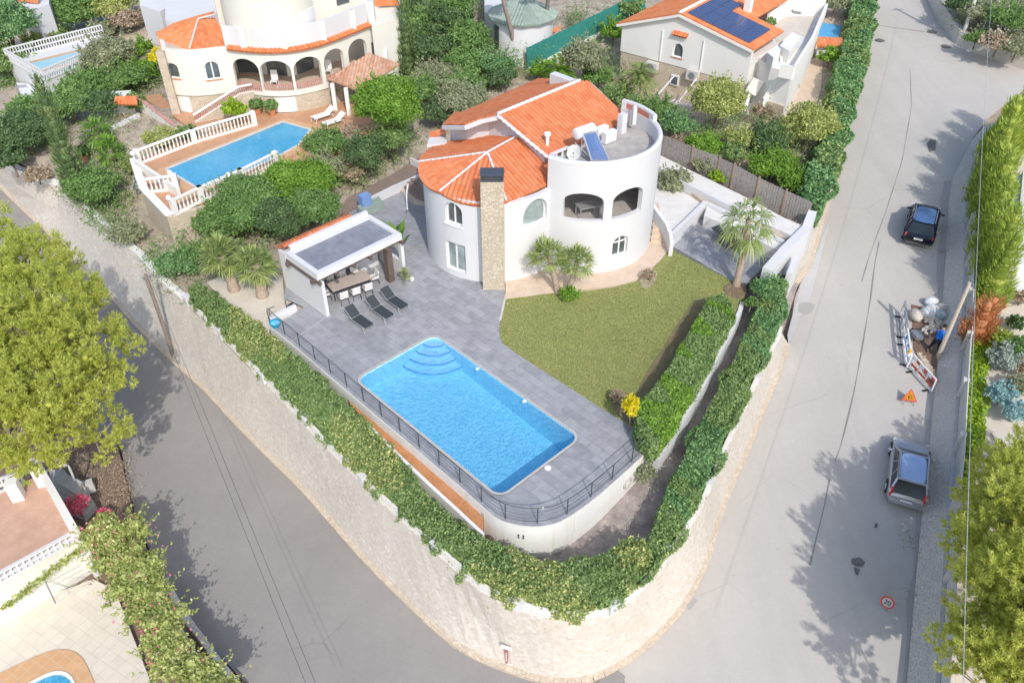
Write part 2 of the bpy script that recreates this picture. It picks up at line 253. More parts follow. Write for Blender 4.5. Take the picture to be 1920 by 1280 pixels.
class MB:
    def __init__(s): s.v = []; s.f = []
    def add(s, vs, fs):
        o = len(s.v); s.v += [tuple(a) for a in vs]; s.f += [tuple(i + o for i in f) for f in fs]; return s
    def box(s, c, sz, rz=0., tilt=None):
        M = Matrix.Rotation(rz, 3, 'Z') if tilt is None else tilt; h = [a / 2 for a in sz]; c = Vector(c)
        vs = [c + M @ Vector((x * h[0], y * h[1], z * h[2])) for z in (-1, 1) for y in (-1, 1) for x in (-1, 1)]
        return s.add(vs, [(0, 2, 3, 1), (4, 5, 7, 6), (0, 1, 5, 4), (2, 6, 7, 3), (0, 4, 6, 2), (1, 3, 7, 5)])
    def bar(s, a, b, w, h, up=(0, 0, 1)):
        a, b = Vector(a), Vector(b); d = (b - a); L = d.length; d.normalize(); up = Vector(up)
        sx = d.cross(up)
        if sx.length < 1e-4: sx = d.cross(Vector((1, 0, 0)))
        sx.normalize(); uz = sx.cross(d); M = Matrix((d, sx, uz)).transposed()
        return s.box((a + b) / 2, (L, w, h), tilt=M)
    def prism(s, pts, z0, z1):
        """footprint, bottom z (number), top z (number or list)"""
        n = len(pts); zt = z1 if hasattr(z1, '__len__') else [z1] * n; zb = z0 if hasattr(z0, '__len__') else [z0] * n
        vs = [(p[0], p[1], zb[i]) for i, p in enumerate(pts)] + [(p[0], p[1], zt[i]) for i, p in enumerate(pts)]
        ar = sum(pts[i][0] * pts[(i + 1) % n][1] - pts[(i + 1) % n][0] * pts[i][1] for i in range(n))
        t = tessellate_polygon([[Vector((p[0], p[1], 0)) for p in pts]]); fs = []
        for a, b, c in t:
            k = (pts[b][0] - pts[a][0]) * (pts[c][1] - pts[a][1]) - (pts[c][0] - pts[a][0]) * (pts[b][1] - pts[a][1])
            if k < 0: b, c = c, b
            fs += [(a + n, b + n, c + n), (a, c, b)]
        for i in range(n):
            j = (i + 1) % n; fs.append((i, j, j + n, i + n) if ar > 0 else (j, i, i + n, j + n))
        return s.add(vs, fs)
    def tube(s, pts, r, n=8, cap=True):
        pts = [Vector(p) for p in pts]; m = len(pts); rr = r if hasattr(r, '__len__') else [r] * m; o = len(s.v); vs = []; fs = []
        pref = None
        for i, p in enumerate(pts):
            d = (pts[min(i + 1, m - 1)] - pts[max(i - 1, 0)]).normalized()
            a = d.cross(Vector((0, 0, 1)) if abs(d.z) < .9 else Vector((1, 0, 0)))
            if pref is not None: a = pref - d * pref.dot(d)
            a.normalize(); pref = a; b = d.cross(a)
            for k in range(n):
                t = 2 * math.pi * k / n; vs.append(p + (a * math.cos(t) + b * math.sin(t)) * rr[i])
        for i in range(m - 1):
            for k in range(n):
                q = (k + 1) % n; fs.append((i * n + k, i * n + q, (i + 1) * n + q, (i + 1) * n + k))
        if cap: fs += [tuple(reversed(range(n))), tuple((m - 1) * n + k for k in range(n))]
        return s.add(vs, fs)
    def lathe(s, c, prof, n=16):
        c = Vector(c); vs = []; fs = []; m = len(prof)
        for r, z in prof:
            for k in range(n): t = 2 * math.pi * k / n; vs.append(c + Vector((r * math.cos(t), r * math.sin(t), z)))
        for i in range(m - 1):
            for k in range(n): q = (k + 1) % n; fs.append((i * n + k, i * n + q, (i + 1) * n + q, (i + 1) * n + k))
        fs += [tuple(reversed(range(n))), tuple((m - 1) * n + k for k in range(n))]
        return s.add(vs, fs)
    def ball(s, c, r, nu=10, nv=6, jit=0, rng=None):
        r3 = r if hasattr(r, '__len__') else (r, r, r); c = Vector(c); vs = []; fs = []
        for i in range(nv + 1):
            ph = math.pi * i / nv
            for k in range(nu):
                t = 2 * math.pi * k / nu; j = 1 + (rng.uniform(-jit, jit) if rng else 0)
                vs.append(c + Vector((r3[0] * math.sin(ph) * math.cos(t) * j, r3[1] * math.sin(ph) * math.sin(t) * j, r3[2] * math.cos(ph) * j)))
        for i in range(nv):
            for k in range(nu): q = (k + 1) % nu; fs.append((i * nu + k, (i + 1) * nu + k, (i + 1) * nu + q, i * nu + q))
        return s.add(vs, fs)
    def build(s, name, mat, parent=None, smooth=None, local=False):
        me = bpy.data.meshes.new(name); me.from_pydata(s.v, [], s.f); me.update()
        return link(name, me, mat, parent, smooth, local)
def chaikin(px, k=2):
    for _ in range(k):
        o = [px[0]]
        for i in range(len(px) - 1): p, q = px[i], px[i + 1]; o += [tuple(x * .75 + y * .25 for x, y in zip(p, q)), tuple(x * .25 + y * .75 for x, y in zip(p, q))]
        px = o + [px[-1]]
    return px
def struct(o): o['kind'] = 'structure'; return o
def drape(name, poly, f, mat, off=0., grid=1.5, kind='structure'):
    bm = bmesh.new(); vs = [bm.verts.new((p[0], p[1], 0)) for p in poly]; es = [bm.edges.new((vs[i], vs[(i + 1) % len(vs)])) for i in range(len(vs))]
    bmesh.ops.triangle_fill(bm, use_beauty=True, use_dissolve=False, edges=es, normal=(0, 0, 1))
    xs = [p[0] for p in poly]; ys = [p[1] for p in poly]
    for ax, (a, b) in ((0, (min(xs), max(xs))), (1, (min(ys), max(ys)))):
        k = math.ceil(a / grid) * grid
        while k < b:
            co_ = (k, 0, 0) if ax == 0 else (0, k, 0); no = (1, 0, 0) if ax == 0 else (0, 1, 0)
            bmesh.ops.bisect_plane(bm, geom=bm.verts[:] + bm.edges[:] + bm.faces[:], plane_co=co_, plane_no=no, dist=1e-4); k += grid
    for v in bm.verts: v.co.z = f(v.co.x, v.co.y) + off
    bmesh.ops.recalc_face_normals(bm, faces=bm.faces)
    for fc in bm.faces:
        if fc.normal.z < 0: fc.normal_flip()
    me = bpy.data.meshes.new(name); bm.to_mesh(me); bm.free(); o = link(name, me, mat, None, 60)
    if kind: o['kind'] = kind
    return o
def slab(name, px, z, mat, thick=.3, kind='structure'):
    o = MB().prism([P(a, b, z) for a, b in px], z - thick, z).build(name, mat)
    if kind: o['kind'] = kind
    return o
# walls with openings along a plan path (the outside is to the right of travel)
class Path:
    def __init__(s, pts):
        s.p = [Vector((a[0], a[1])) for a in pts]; s.s = [0.]
        for i in range(1, len(s.p)): s.s.append(s.s[-1] + (s.p[i] - s.p[i - 1]).length)
        s.L = s.s[-1]; s.n = []
        seg = [((s.p[i + 1] - s.p[i]).normalized()) for i in range(len(s.p) - 1)]
        for i in range(len(s.p)):
            a = seg[max(i - 1, 0)]; b = seg[min(i, len(seg) - 1)]; t = (a + b).normalized(); k = 1 / max(.3, t.dot(b)); s.n.append(Vector((t.y, -t.x)) * k)
    def at(s, q, off=0.):
        q = min(max(q, 0), s.L); i = 0
        while i < len(s.s) - 2 and s.s[i + 1] < q: i += 1
        t = (q - s.s[i]) / (s.s[i + 1] - s.s[i]); p = s.p[i].lerp(s.p[i + 1], t); n = s.n[i].lerp(s.n[i + 1], t); return p + n * off
    def hit(s, px, py):
        r = ray(px, py); best = None
        for i in range(len(s.p) - 1):
            a, b = s.p[i], s.p[i + 1]; d = b - a; det = r[0] * (-d.y) + d.x * r[1]
            if abs(det) < 1e-9: continue
            t = (a.x * (-d.y) + d.x * a.y) / det; u = (r[0] * a.y - r[1] * a.x) / det
            e = round(max(0, -u, u - 1) * d.length, 2)
            if t > 0 and (best is None or (e, t) < best[0]): best = ((e, t), s.s[i] + u * (s.s[i + 1] - s.s[i]), CAM_H + r[2] * t)
        return best[1], best[2]
def arc(c, r, a0, a1, step=6):
    n = max(2, int(abs(a1 - a0) / step)); return [(c[0] + r * math.cos(R(a0 + (a1 - a0) * i / n)), c[1] + r * math.sin(R(a0 + (a1 - a0) * i / n))) for i in range(n + 1)]
def hole_loop(s0, s1, z0, z1, rise, inset=0.):
    s0 += inset; s1 -= inset; z0 += inset; z1 -= inset
    if rise <= 0: return [(s0, z0), (s1, z0), (s1, z1), (s0, z1)]
    c = (s0 + s1) / 2; a = (s1 - s0) / 2; rise = max(.02, rise - inset * .3)
    return [(s0, z0), (s1, z0)] + [(c + a * math.cos(R(t)), z1 - rise + rise * math.sin(R(t))) for t in range(0, 181, 15)]
def pathmesh(name, path, loops, o0, o1, mat, parent, smooth=35, step=.45):
    bm = bmesh.new(); es = []
    for lp in loops:
        vs = [bm.verts.new((a, b, 0)) for a, b in lp]; es += [bm.edges.new((vs[i], vs[(i + 1) % len(vs)])) for i in range(len(vs))]
    bmesh.ops.triangle_fill(bm, use_beauty=True, use_dissolve=False, edges=es, normal=(0, 0, 1))
    cuts = list(path.s[1:-1])
    lo = min(v.co.x for v in bm.verts); hi = max(v.co.x for v in bm.verts)
    for k in cuts:
        if lo < k < hi: bmesh.ops.bisect_plane(bm, geom=bm.verts[:] + bm.edges[:] + bm.faces[:], plane_co=(k, 0, 0), plane_no=(1, 0, 0), dist=1e-4)
    bm.verts.ensure_lookup_table(); bm.verts.index_update()
    n = len(bm.verts); V = []; F = []
    for off in (o0, o1):
        for v in bm.verts: q = path.at(v.co.x, off); V.append((q.x, q.y, v.co.y))
    for f in bm.faces:
        ids = [v.index for v in f.verts]
        if f.normal.z < 0: ids.reverse()
        F.append(tuple(ids)); F.append(tuple(i + n for i in reversed(ids)))
    for e in bm.edges:
        if len(e.link_faces) == 1:
            f = e.link_faces[0]; a, b = e.verts[0].index, e.verts[1].index
            ids = [v.index for v in f.verts]
            if f.normal.z < 0: ids.reverse()
            i = ids.index(a)
            if ids[(i + 1) % len(ids)] != b: a, b = b, a
            F.append((b, a, a + n, b + n))
    bm.free(); m = MB(); m.v = V; m.f = F
    return m.build(name, mat, parent, smooth)
def wall(name, path, z0, z1, mat, parent, holes=(), thick=.25, top=None, s0=0., s1=None):
    s1 = path.L if s1 is None else s1
    outer = [(s0, z0), (s1, z0)] + (top if top else [(s1, z1), (s0, z1)])
    return pathmesh(name, path, [outer] + [hole_loop(*h) for h in holes], 0., -thick, mat, parent)
def window(path, h, parent, inset=.14, mull=1, bar=.07, glassm='window_glass', framem='white_paint', name='window', sill=True, trans=0):
    s0, s1, z0, z1, rise = h; out = hole_loop(s0, s1, z0, z1, rise, .0); inn = hole_loop(s0, s1, z0, z1, rise, bar)
    f = pathmesh(name, path, [out, inn], -inset, -inset - .06, framem, parent)
    pathmesh('pane', path, [out], -inset - .03, -inset - .045, glassm, f)
    for i in range(mull):
        c = s0 + (s1 - s0) * (i + 1) / (mull + 1); e = (c - (s0 + s1) / 2) / ((s1 - s0) / 2); zt = z1 - (rise - rise * math.sqrt(max(0, 1 - e * e)) if rise > 0 else 0)
        pathmesh('mullion', path, [[(c - bar * .6, z0 + .02), (c + bar * .6, z0 + .02), (c + bar * .6, zt - .02), (c - bar * .6, zt - .02)]], -inset + .012, -inset - .05, framem, f)
    if trans: pathmesh('transom', path, [[(s0, z1 - rise - bar / 2), (s1, z1 - rise - bar / 2), (s1, z1 - rise + bar / 2), (s0, z1 - rise + bar / 2)]], -inset + .01, -inset - .052, framem, f)
    if sill: pathmesh('sill', path, [[(s0 - .08, z0 - .07), (s1 + .08, z0 - .07), (s1 + .08, z0 - .003), (s0 - .08, z0 - .003)]], .06, -.12, 'terracotta' if sill == 2 else framem, f)
    return f
def hpx(path, lb, rt, rise):
    s0, z0 = path.hit(*lb); s1, z1 = path.hit(*rt); return (s0, s1, z0, z1, rise)
def tiles(name, pts, mat, parent, per=.26, amp=.075, thick=.12, down=None):
    """a ribbed tiled roof plane: ribs run down the slope"""
    pts = [Vector(p) for p in pts]; n = Vector((0, 0, 0))
    for i in range(len(pts)): n += (pts[i] - pts[0]).cross(pts[(i + 1) % len(pts)] - pts[0])
    n.normalize()
    if n.z < 0: n = -n
    d = Vector((n.x, n.y, 0)); d = (d - n * d.dot(n)).normalized() if down is None else Vector(down).normalized(); c = n.cross(d).normalized(); o = pts[0]
    bm = bmesh.new(); vs = [bm.verts.new(((p - o).dot(c), (p - o).dot(d), 0)) for p in pts]; es = [bm.edges.new((vs[i], vs[(i + 1) % len(vs)])) for i in range(len(vs))]
    bmesh.ops.triangle_fill(bm, use_beauty=True, use_dissolve=True, edges=es, normal=(0, 0, 1))
    a = min(v.co.x for v in bm.verts); b = max(v.co.x for v in bm.verts); k = math.ceil(a / (per / 2)) * per / 2
    while k < b:
        bmesh.ops.bisect_plane(bm, geom=bm.verts[:] + bm.edges[:] + bm.faces[:], plane_co=(k, 0, 0), plane_no=(1, 0, 0), dist=1e-5); k += per / 2
    bm.verts.ensure_lookup_table(); bm.verts.index_update(); m = MB(); nn = len(bm.verts); uvs = []
    for v in bm.verts:
        t = v.co.x / per; h = abs(t - math.floor(t) - .5) * 2 * amp; m.v.append(tuple(o + c * v.co.x + d * v.co.y + n * h)); uvs.append((v.co.x, v.co.y))
    for v in bm.verts: m.v.append(tuple(o + c * v.co.x + d * v.co.y - n * thick)); uvs.append((v.co.x, v.co.y))
    flip = None
    for f in bm.faces:
        ids = [v.index for v in f.verts]; q = (Vector(m.v[ids[1]]) - Vector(m.v[ids[0]])).cross(Vector(m.v[ids[2]]) - Vector(m.v[ids[0]]))
        if f.normal.z * (c.cross(d)).dot(n) < 0: ids.reverse()
        m.f.append(tuple(ids)); m.f.append(tuple(i + nn for i in reversed(ids)))
    for e in bm.edges:
        if len(e.link_faces) == 1: x, y = e.verts[0].index, e.verts[1].index; m.f.append((x, y, y + nn, x + nn))
    bm.free(); ob = m.build(name, mat, parent); me = ob.data; ul = me.uv_layers.new(name='UVMap')
    li = np.zeros(len(me.loops), dtype=np.int32); me.loops.foreach_get('vertex_index', li); U = np.array(uvs, dtype=np.float32)[li]; ul.data.foreach_set('uv', U.ravel()); return ob
def uvquad(name, pts, mat, parent, thick=.04):
    pts = [Vector(p) for p in pts]; a = (pts[1] - pts[0]); b = (pts[3] - pts[0]); n = a.cross(b).normalized(); L, W = a.length, b.length
    m = MB(); m.add([p for p in pts] + [p - n * thick for p in pts], [(0, 1, 2, 3), (7, 6, 5, 4), (0, 4, 5, 1), (1, 5, 6, 2), (2, 6, 7, 3), (3, 7, 4, 0)]); o = m.build(name, mat, parent)
    ul = o.data.uv_layers.new(name='UVMap'); cu = [(0, 0), (L, 0), (L, W), (0, W)]
    for lp in o.data.loops: ul.data[lp.index].uv = cu[lp.vertex_index % 4]
    return o
def ridge(name, pts, mat, parent, r=.09, bumps=True):
    m = MB(); m.tube(pts, r, 6)
    if bumps:
        for i in range(len(pts) - 1):
            a, b = Vector(pts[i]), Vector(pts[i + 1]); k = max(1, int((b - a).length / .35))
            for j in range(k): q = a.lerp(b, (j + .5) / k); m.ball(q, (r * 1.7, r * 1.7, r * 1.1), 6, 4)
    return m.build(name, mat, parent)
# ---------------------------------------------------------------- foliage
class Leaves:
    """many small leaf faces; kept in arrays so that thousands stay quick"""
    def __init__(s, seed): s.r = np.random.default_rng(seed); s.V = []; s.m = MB()
    def put(s, p, nrm, L, W, spread=.8):
        n = len(p); g = s.r; nn = nrm + g.normal(0, spread, (n, 3)); nn /= np.linalg.norm(nn, axis=1)[:, None] + 1e-9
        t = g.normal(0, 1, (n, 3)); a = np.cross(nn, t); a /= np.linalg.norm(a, axis=1)[:, None] + 1e-9; b = np.cross(nn, a)
        l = (L * g.uniform(.6, 1.3, n))[:, None]; w = (W * g.uniform(.6, 1.3, n))[:, None]; k = g.uniform(-.25, .25, n)[:, None] * l * nn
        s.V.append(np.stack([p - a * l * .5, p + b * w * .5 + k, p + a * l * .5, p - b * w * .5 + k], 1))
    def blob(s, c, r, L, W, dens=1.25, core=.8, low=-.55):
        """leaves over one clump; low: how far down its sides they go"""
        c = np.array(c, float); r = np.array(r, float); ar = 4 * math.pi * ((r[0] * r[1]) ** 1.6 / 3 + 2 * (r[0] * r[2]) ** 1.6 / 3) ** (1 / 1.6)
        n = int(max(12, ar * dens / (L * W * .5) * (.5 + .25 * (1 - low)))); g = s.r; d = g.normal(0, 1, (n * 2, 3)); d /= np.linalg.norm(d, axis=1)[:, None]; d = d[d[:, 2] > low][:n]
        wob = 1 + .10 * np.sin(d[:, 0] * 7 + c[0]) * np.sin(d[:, 1] * 6 + c[1] * 2) + g.normal(0, .11, len(d)); s.put(c + d * r * wob[:, None], d / r * r.min(), L, W)
        if core > 0: s.m.ball(c, tuple(r * core), 8, 5, .08, random.Random(int(c[0] * 91 + c[1] * 7)))
    def twigs(s, p0, p1, L, W, n):
        """a spray of needles along a shoot"""
        g = s.r; p0 = np.array(p0); p1 = np.array(p1); t = g.uniform(0, 1, (n, 1)); p = p0 + (p1 - p0) * t; ax = (p1 - p0) / (np.linalg.norm(p1 - p0) + 1e-9)
        d = g.normal(0, 1, (n, 3)) * .75 + ax * .8; d /= np.linalg.norm(d, axis=1)[:, None]; w = np.cross(d, g.normal(0, 1, (n, 3))); w /= np.linalg.norm(w, axis=1)[:, None] + 1e-9
        l = (L * g.uniform(.7, 1.2, n))[:, None]; s.V.append(np.stack([p - w * W * .3, p + d * l * .5 - w * W * .5, p + d * l, p + d * l * .5 + w * W * .5], 1))
    def build(s, name, mat, parent=None):
        V = np.concatenate(s.V).reshape(-1, 3) if s.V else np.zeros((0, 3)); nq = len(V) // 4; cv = np.array(s.m.v, dtype=float).reshape(-1, 3)
        allv = np.concatenate([V, cv]).astype(np.float32); off = BASE.get(parent.name) if parent is not None else None
        if off is not None and off.length > 0: allv -= np.array(off, dtype=np.float32)
        me = bpy.data.meshes.new(name); me.vertices.add(len(allv)); me.vertices.foreach_set('co', allv.ravel())
        core = [tuple(i + nq * 4 for i in f) for f in s.m.f]; nl = nq * 4 + sum(len(f) for f in core); me.loops.add(nl); me.polygons.add(nq + len(core))
        li = np.concatenate([np.arange(nq * 4), np.array([i for f in core for i in f], dtype=int)]).astype(np.int32); me.loops.foreach_set('vertex_index', li)
        st = np.concatenate([np.arange(nq) * 4, nq * 4 + np.cumsum([0] + [len(f) for f in core])[:-1]]).astype(np.int32) if core else (np.arange(nq) * 4).astype(np.int32)
        me.polygons.foreach_set('loop_start', st); me.update(calc_edges=True); me.validate()
        o = bpy.data.objects.new(name, me); COL.objects.link(o); me.materials.append(MATS[mat])
        if parent is not None: o.parent = parent; BASE[o.name] = off if off is not None else Vector((0, 0, 0))
        else: BASE[o.name] = Vector((0, 0, 0))
        return o
_seed = [11]
def seed(): _seed[0] += 1; return _seed[0]
def lobes(c, r, h, n, rng, k=.46):
    """clump centres through a crown of radius r and height h"""
    out = []; n = int(n * 1.9); k *= .8
    for i in range(n):
        a = i * 2.39996 + rng.uniform(-.4, .4); q = math.sqrt((i + .5) / n); e = q * (1 - k) * rng.uniform(.85, 1.1)
        zz = math.sqrt(max(0, 1 - (q * .9) ** 2)); z = (zz * rng.uniform(.35, 1.) - .42 * rng.random()) * (h / 2) * (1 - k * .7); rr = r * k * rng.uniform(.6, 1.25)
        out.append(((c[0] + r * e * math.cos(a), c[1] + r * e * math.sin(a), c[2] + z), (rr, rr, rr * rng.uniform(.7, .95) * min(1.3, max(.6, h / (2 * r))))))
    return out
def stemmesh(name, base, tip, r0, r1, parent, mat='bark', n=7, bend=.15, limbs=(), rng=None):
    m = MB(); base = Vector(base); tip = Vector(tip); mid = base.lerp(tip, .5) + Vector((bend * .4, bend * .3, 0)); m.tube([base, base.lerp(mid, .5), mid, tip], [r0 * 1.15, r0, (r0 + r1) / 2, r1], n)
    for l in limbs:
        a = base.lerp(tip, .55); m.tube([a, a.lerp(Vector(l), .5) + Vector((0, 0, .1)), Vector(l)], [r1 * .9, r1 * .65, r1 * .3], 5)
    return m.build(name, mat, parent, 60)
def plant(px, py, rpx, label, leaf='leaf_mid', gf=None, cat='shrub', name='shrub', ht=None, wide=1., n=9, ls=None, group=None, k=.46, dens=1.15, bark='bark', low=-.5, crown='crown', flat=1.):
    """a bush or tree whose crown centre shows at (px, py) with radius rpx; ht = total height in metres"""
    gf = gf or gard; z = 0.
    for _ in range(30):
        q = P(px, py, z); g = gf(q.x, q.y); r = rpx * mperpx(q); H = ht or r * 1.7; ch = min(H, r * 2 * .95 * flat); z = .5 * z + .5 * (g + H - ch / 2)
    q = P(px, py, z); g = gf(q.x, q.y); r = rpx * mperpx(q); H = ht or r * 1.7; ch = min(H, r * 2 * .95 * flat); rng = random.Random(seed())
    t = thing(name, label, cat, (q.x, q.y, g), group); L = Leaves(_seed[0]); s = ls or max(.12, min(.24, mperpx(q) * 4.4)); lb = lobes((0, 0, 0), r, ch, n, rng, k)
    for c, rr in lb: L.blob((q.x + c[0] * wide, q.y + c[1], q.z + c[2]), rr, s, s * .6, dens * .85, .7, low)
    for i in range(int(10 + n * 3)):
        d_ = Vector((rng.gauss(0, 1), rng.gauss(0, 1), abs(rng.gauss(.5, .8)))).normalized(); p0 = Vector((q.x + d_.x * r * wide * .82, q.y + d_.y * r * .82, q.z + d_.z * ch / 2 * .82)); ln = r * rng.uniform(.12, .32); L.twigs(tuple(p0), tuple(p0 + (d_ + Vector((0, 0, .4))) * ln), s * 1.1, s * .55, 16)
    L.build(crown, leaf, t)
    lim = [(q.x + c[0] * wide * .8, q.y + c[1] * .8, q.z + c[2] * .6 - .1) for c, rr in lb[2:min(6, n)]]
    stemmesh('trunk', (q.x, q.y, g - .3), (q.x, q.y, q.z), max(.04, r * .06), max(.02, r * .03), t, bark, 6, .1, lim); return t
def hedge(name, label, outline, ztop, gf, leaf, cat='hedge', ls=.19, dens=1.1, wav=.10, leaf2=None, step=.55, group=None, blobr=.42, core=True, shag=0.):
    """clipped hedge: outline = plan points, ztop(x, y), leaves over its top and sides, twiggy body inside"""
    rng = random.Random(seed()); g = np.random.default_rng(_seed[0]); pts = [Vector((p[0], p[1])) for p in outline]; c = sum(pts, Vector((0, 0))) / len(pts)
    t = thing(name, label, cat, (c.x, c.y, gf(c.x, c.y)), group); zt = ztop if callable(ztop) else (lambda x, y: ztop); Ls = [Leaves(seed()), Leaves(seed())]
    n = len(pts); ar = sum(pts[i].x * pts[(i + 1) % n].y - pts[(i + 1) % n].x * pts[i].y for i in range(n)); sg = 1 if ar > 0 else -1
    def inside(x, y):
        k = False; j = n - 1
        for i in range(n):
            a, b = pts[i], pts[j]
            if (a.y > y) != (b.y > y) and x < (b.x - a.x) * (y - a.y) / (b.y - a.y) + a.x: k = not k
            j = i
        return k
    xs = [p.x for p in pts]; ys = [p.y for p in pts]; W = ls * .62; cnt = abs(ar) / 2 * dens * 1.9 / (ls * W * .5); bb = (max(xs) - min(xs)) * (max(ys) - min(ys)); X = g.uniform(min(xs), max(xs), int(cnt * bb / (abs(ar) / 2))); Y = g.uniform(min(ys), max(ys), len(X))
    bump = lambda x, y: wav * (math.sin(x * 3.1 + y * 1.3) + math.sin(y * 2.7 - x * 1.9) + .8 * math.sin(x * 6.1 - y * 5.3))
    A = []; 
    for x, y in zip(X, Y):
        if inside(x, y): A.append((x, y, zt(x, y) + bump(x, y) * .6 - abs(g.normal(0, .05)) + (g.random() < .08) * shag))
    pick = lambda q: np.array([(math.sin(p[0] * .9 + 1) + math.sin(p[1] * .8) + .8 * math.sin(p[0] * 2.3 + p[1] * 1.9)) > .5 for p in q]) if leaf2 else np.zeros(len(q), bool)
    A = np.array(A); up = np.tile([0, 0, 1.], (len(A), 1)); S = []; N = []
    for i in range(n):
        a, b = pts[i], pts[(i + 1) % n]; d = b - a; L_ = d.length
        if L_ < 1e-3: continue
        o = Vector((d.y, -d.x)) / L_ * sg
        m_ = a.lerp(b, .5); hh = max(.2, zt(m_.x, m_.y) - gf(m_.x, m_.y)); k = int(L_ * hh * dens * 1.7 / (ls * W * .5))
        for _ in range(k):
            q = a.lerp(b, g.random()); z0 = gf(q.x, q.y); z1 = zt(q.x, q.y); u = g.random() ** .8; e = .05 + bump(q.x + u, q.y + u * 2) * .8 + g.normal(0, .04) - .12 * (1 - u) - .13 * max(0, u - .8) * 5
            S.append((q.x + o.x * e, q.y + o.y * e, z0 + (z1 - z0) * u)); N.append((o.x, o.y, .25))
    S = np.array(S); N = np.array(N)
    for arr, nn in ((A, up), (S, N)):
        if not len(arr): continue
        k = pick(arr)
        if (~k).any(): Ls[0].put(arr[~k], nn[~k], ls, W, .75)
        if k.any(): Ls[1].put(arr[k], nn[k], ls, W, .75)
    # twiggy body a little inside the leaves
    ins = []
    for i in range(n):
        a, b, d = pts[i - 1], pts[i], pts[(i + 1) % n]; e1 = (b - a).normalized(); e2 = (d - b).normalized(); nn = Vector((e1.y + e2.y, -(e1.x + e2.x))) * sg; nn.normalize(); ins.append(b - nn * .14)
    Ls[0].m.prism([(p.x, p.y) for p in ins], [gf(p.x, p.y) - .2 for p in ins], [zt(p.x, p.y) - .17 - wav * 1.4 for p in ins])
    Ls[0].build('foliage', leaf, t)
    if leaf2 and Ls[1].V: Ls[1].build('variegated_foliage', leaf2, t)
    return t
def pine(label, crowns, base, leaf='leaf_pine', L=.34, dens=16, name='pine_tree', fill=1., core=.26):
    """crowns: (x, y, z, r, h) masses built of needle tufts with gaps between"""
    rng = random.Random(seed()); g = np.random.default_rng(_seed[0]); t = thing(name, label, 'tree', tuple(base)); F = Leaves(_seed[0]); m = MB(); b = Vector(base)
    for (x, y, z, r, h) in crowns:
        nl = max(10, int(r * r * 7.5 * fill)); c = Vector((x, y, z)); m.tube([b.lerp(c, .35), b.lerp(c, .7) + Vector((0, 0, .2)), c + Vector((0, 0, h * .1))], [.16, .11, .05], 6)
        for i in range(nl):
            d = g.normal(0, 1, 3); d /= np.linalg.norm(d)
            if d[2] < -.35: d[2] *= -1
            e = g.uniform(.60, 1.08); p = np.array((x + d[0] * r * e, y + d[1] * r * e, z + d[2] * h / 2 * e)); rr = rng.uniform(.34, .58) * min(1.2, r * .5 + .3)
            m.tube([c.lerp(Vector(p), .1), Vector(p) - Vector(d) * .2], [.045, .015], 4, False)
            F.m.ball(tuple(p - d * rr * .35), (rr * core, rr * core, rr * core * .8), 6, 4, .15, rng)
            for k in range(int(dens * rr * 2.2)):
                q = g.normal(0, 1, 3); q /= np.linalg.norm(q); q = q + d * .45 + np.array((0, 0, .25)); a = p + q * rr * .55; F.twigs(a, a + (q * .8 + np.array((0, 0, .5))) * .2, L * .5, L * .085, 32)
    F.build('crown', leaf, t); m.tube([b - Vector((0, 0, .4)), b.lerp(Vector(crowns[0][:3]), .4) + Vector((.2, .1, 0)), Vector(crowns[0][:3])], [.30, .24, .14], 9); m.build('trunk', 'pine_bark', t, 60); return t
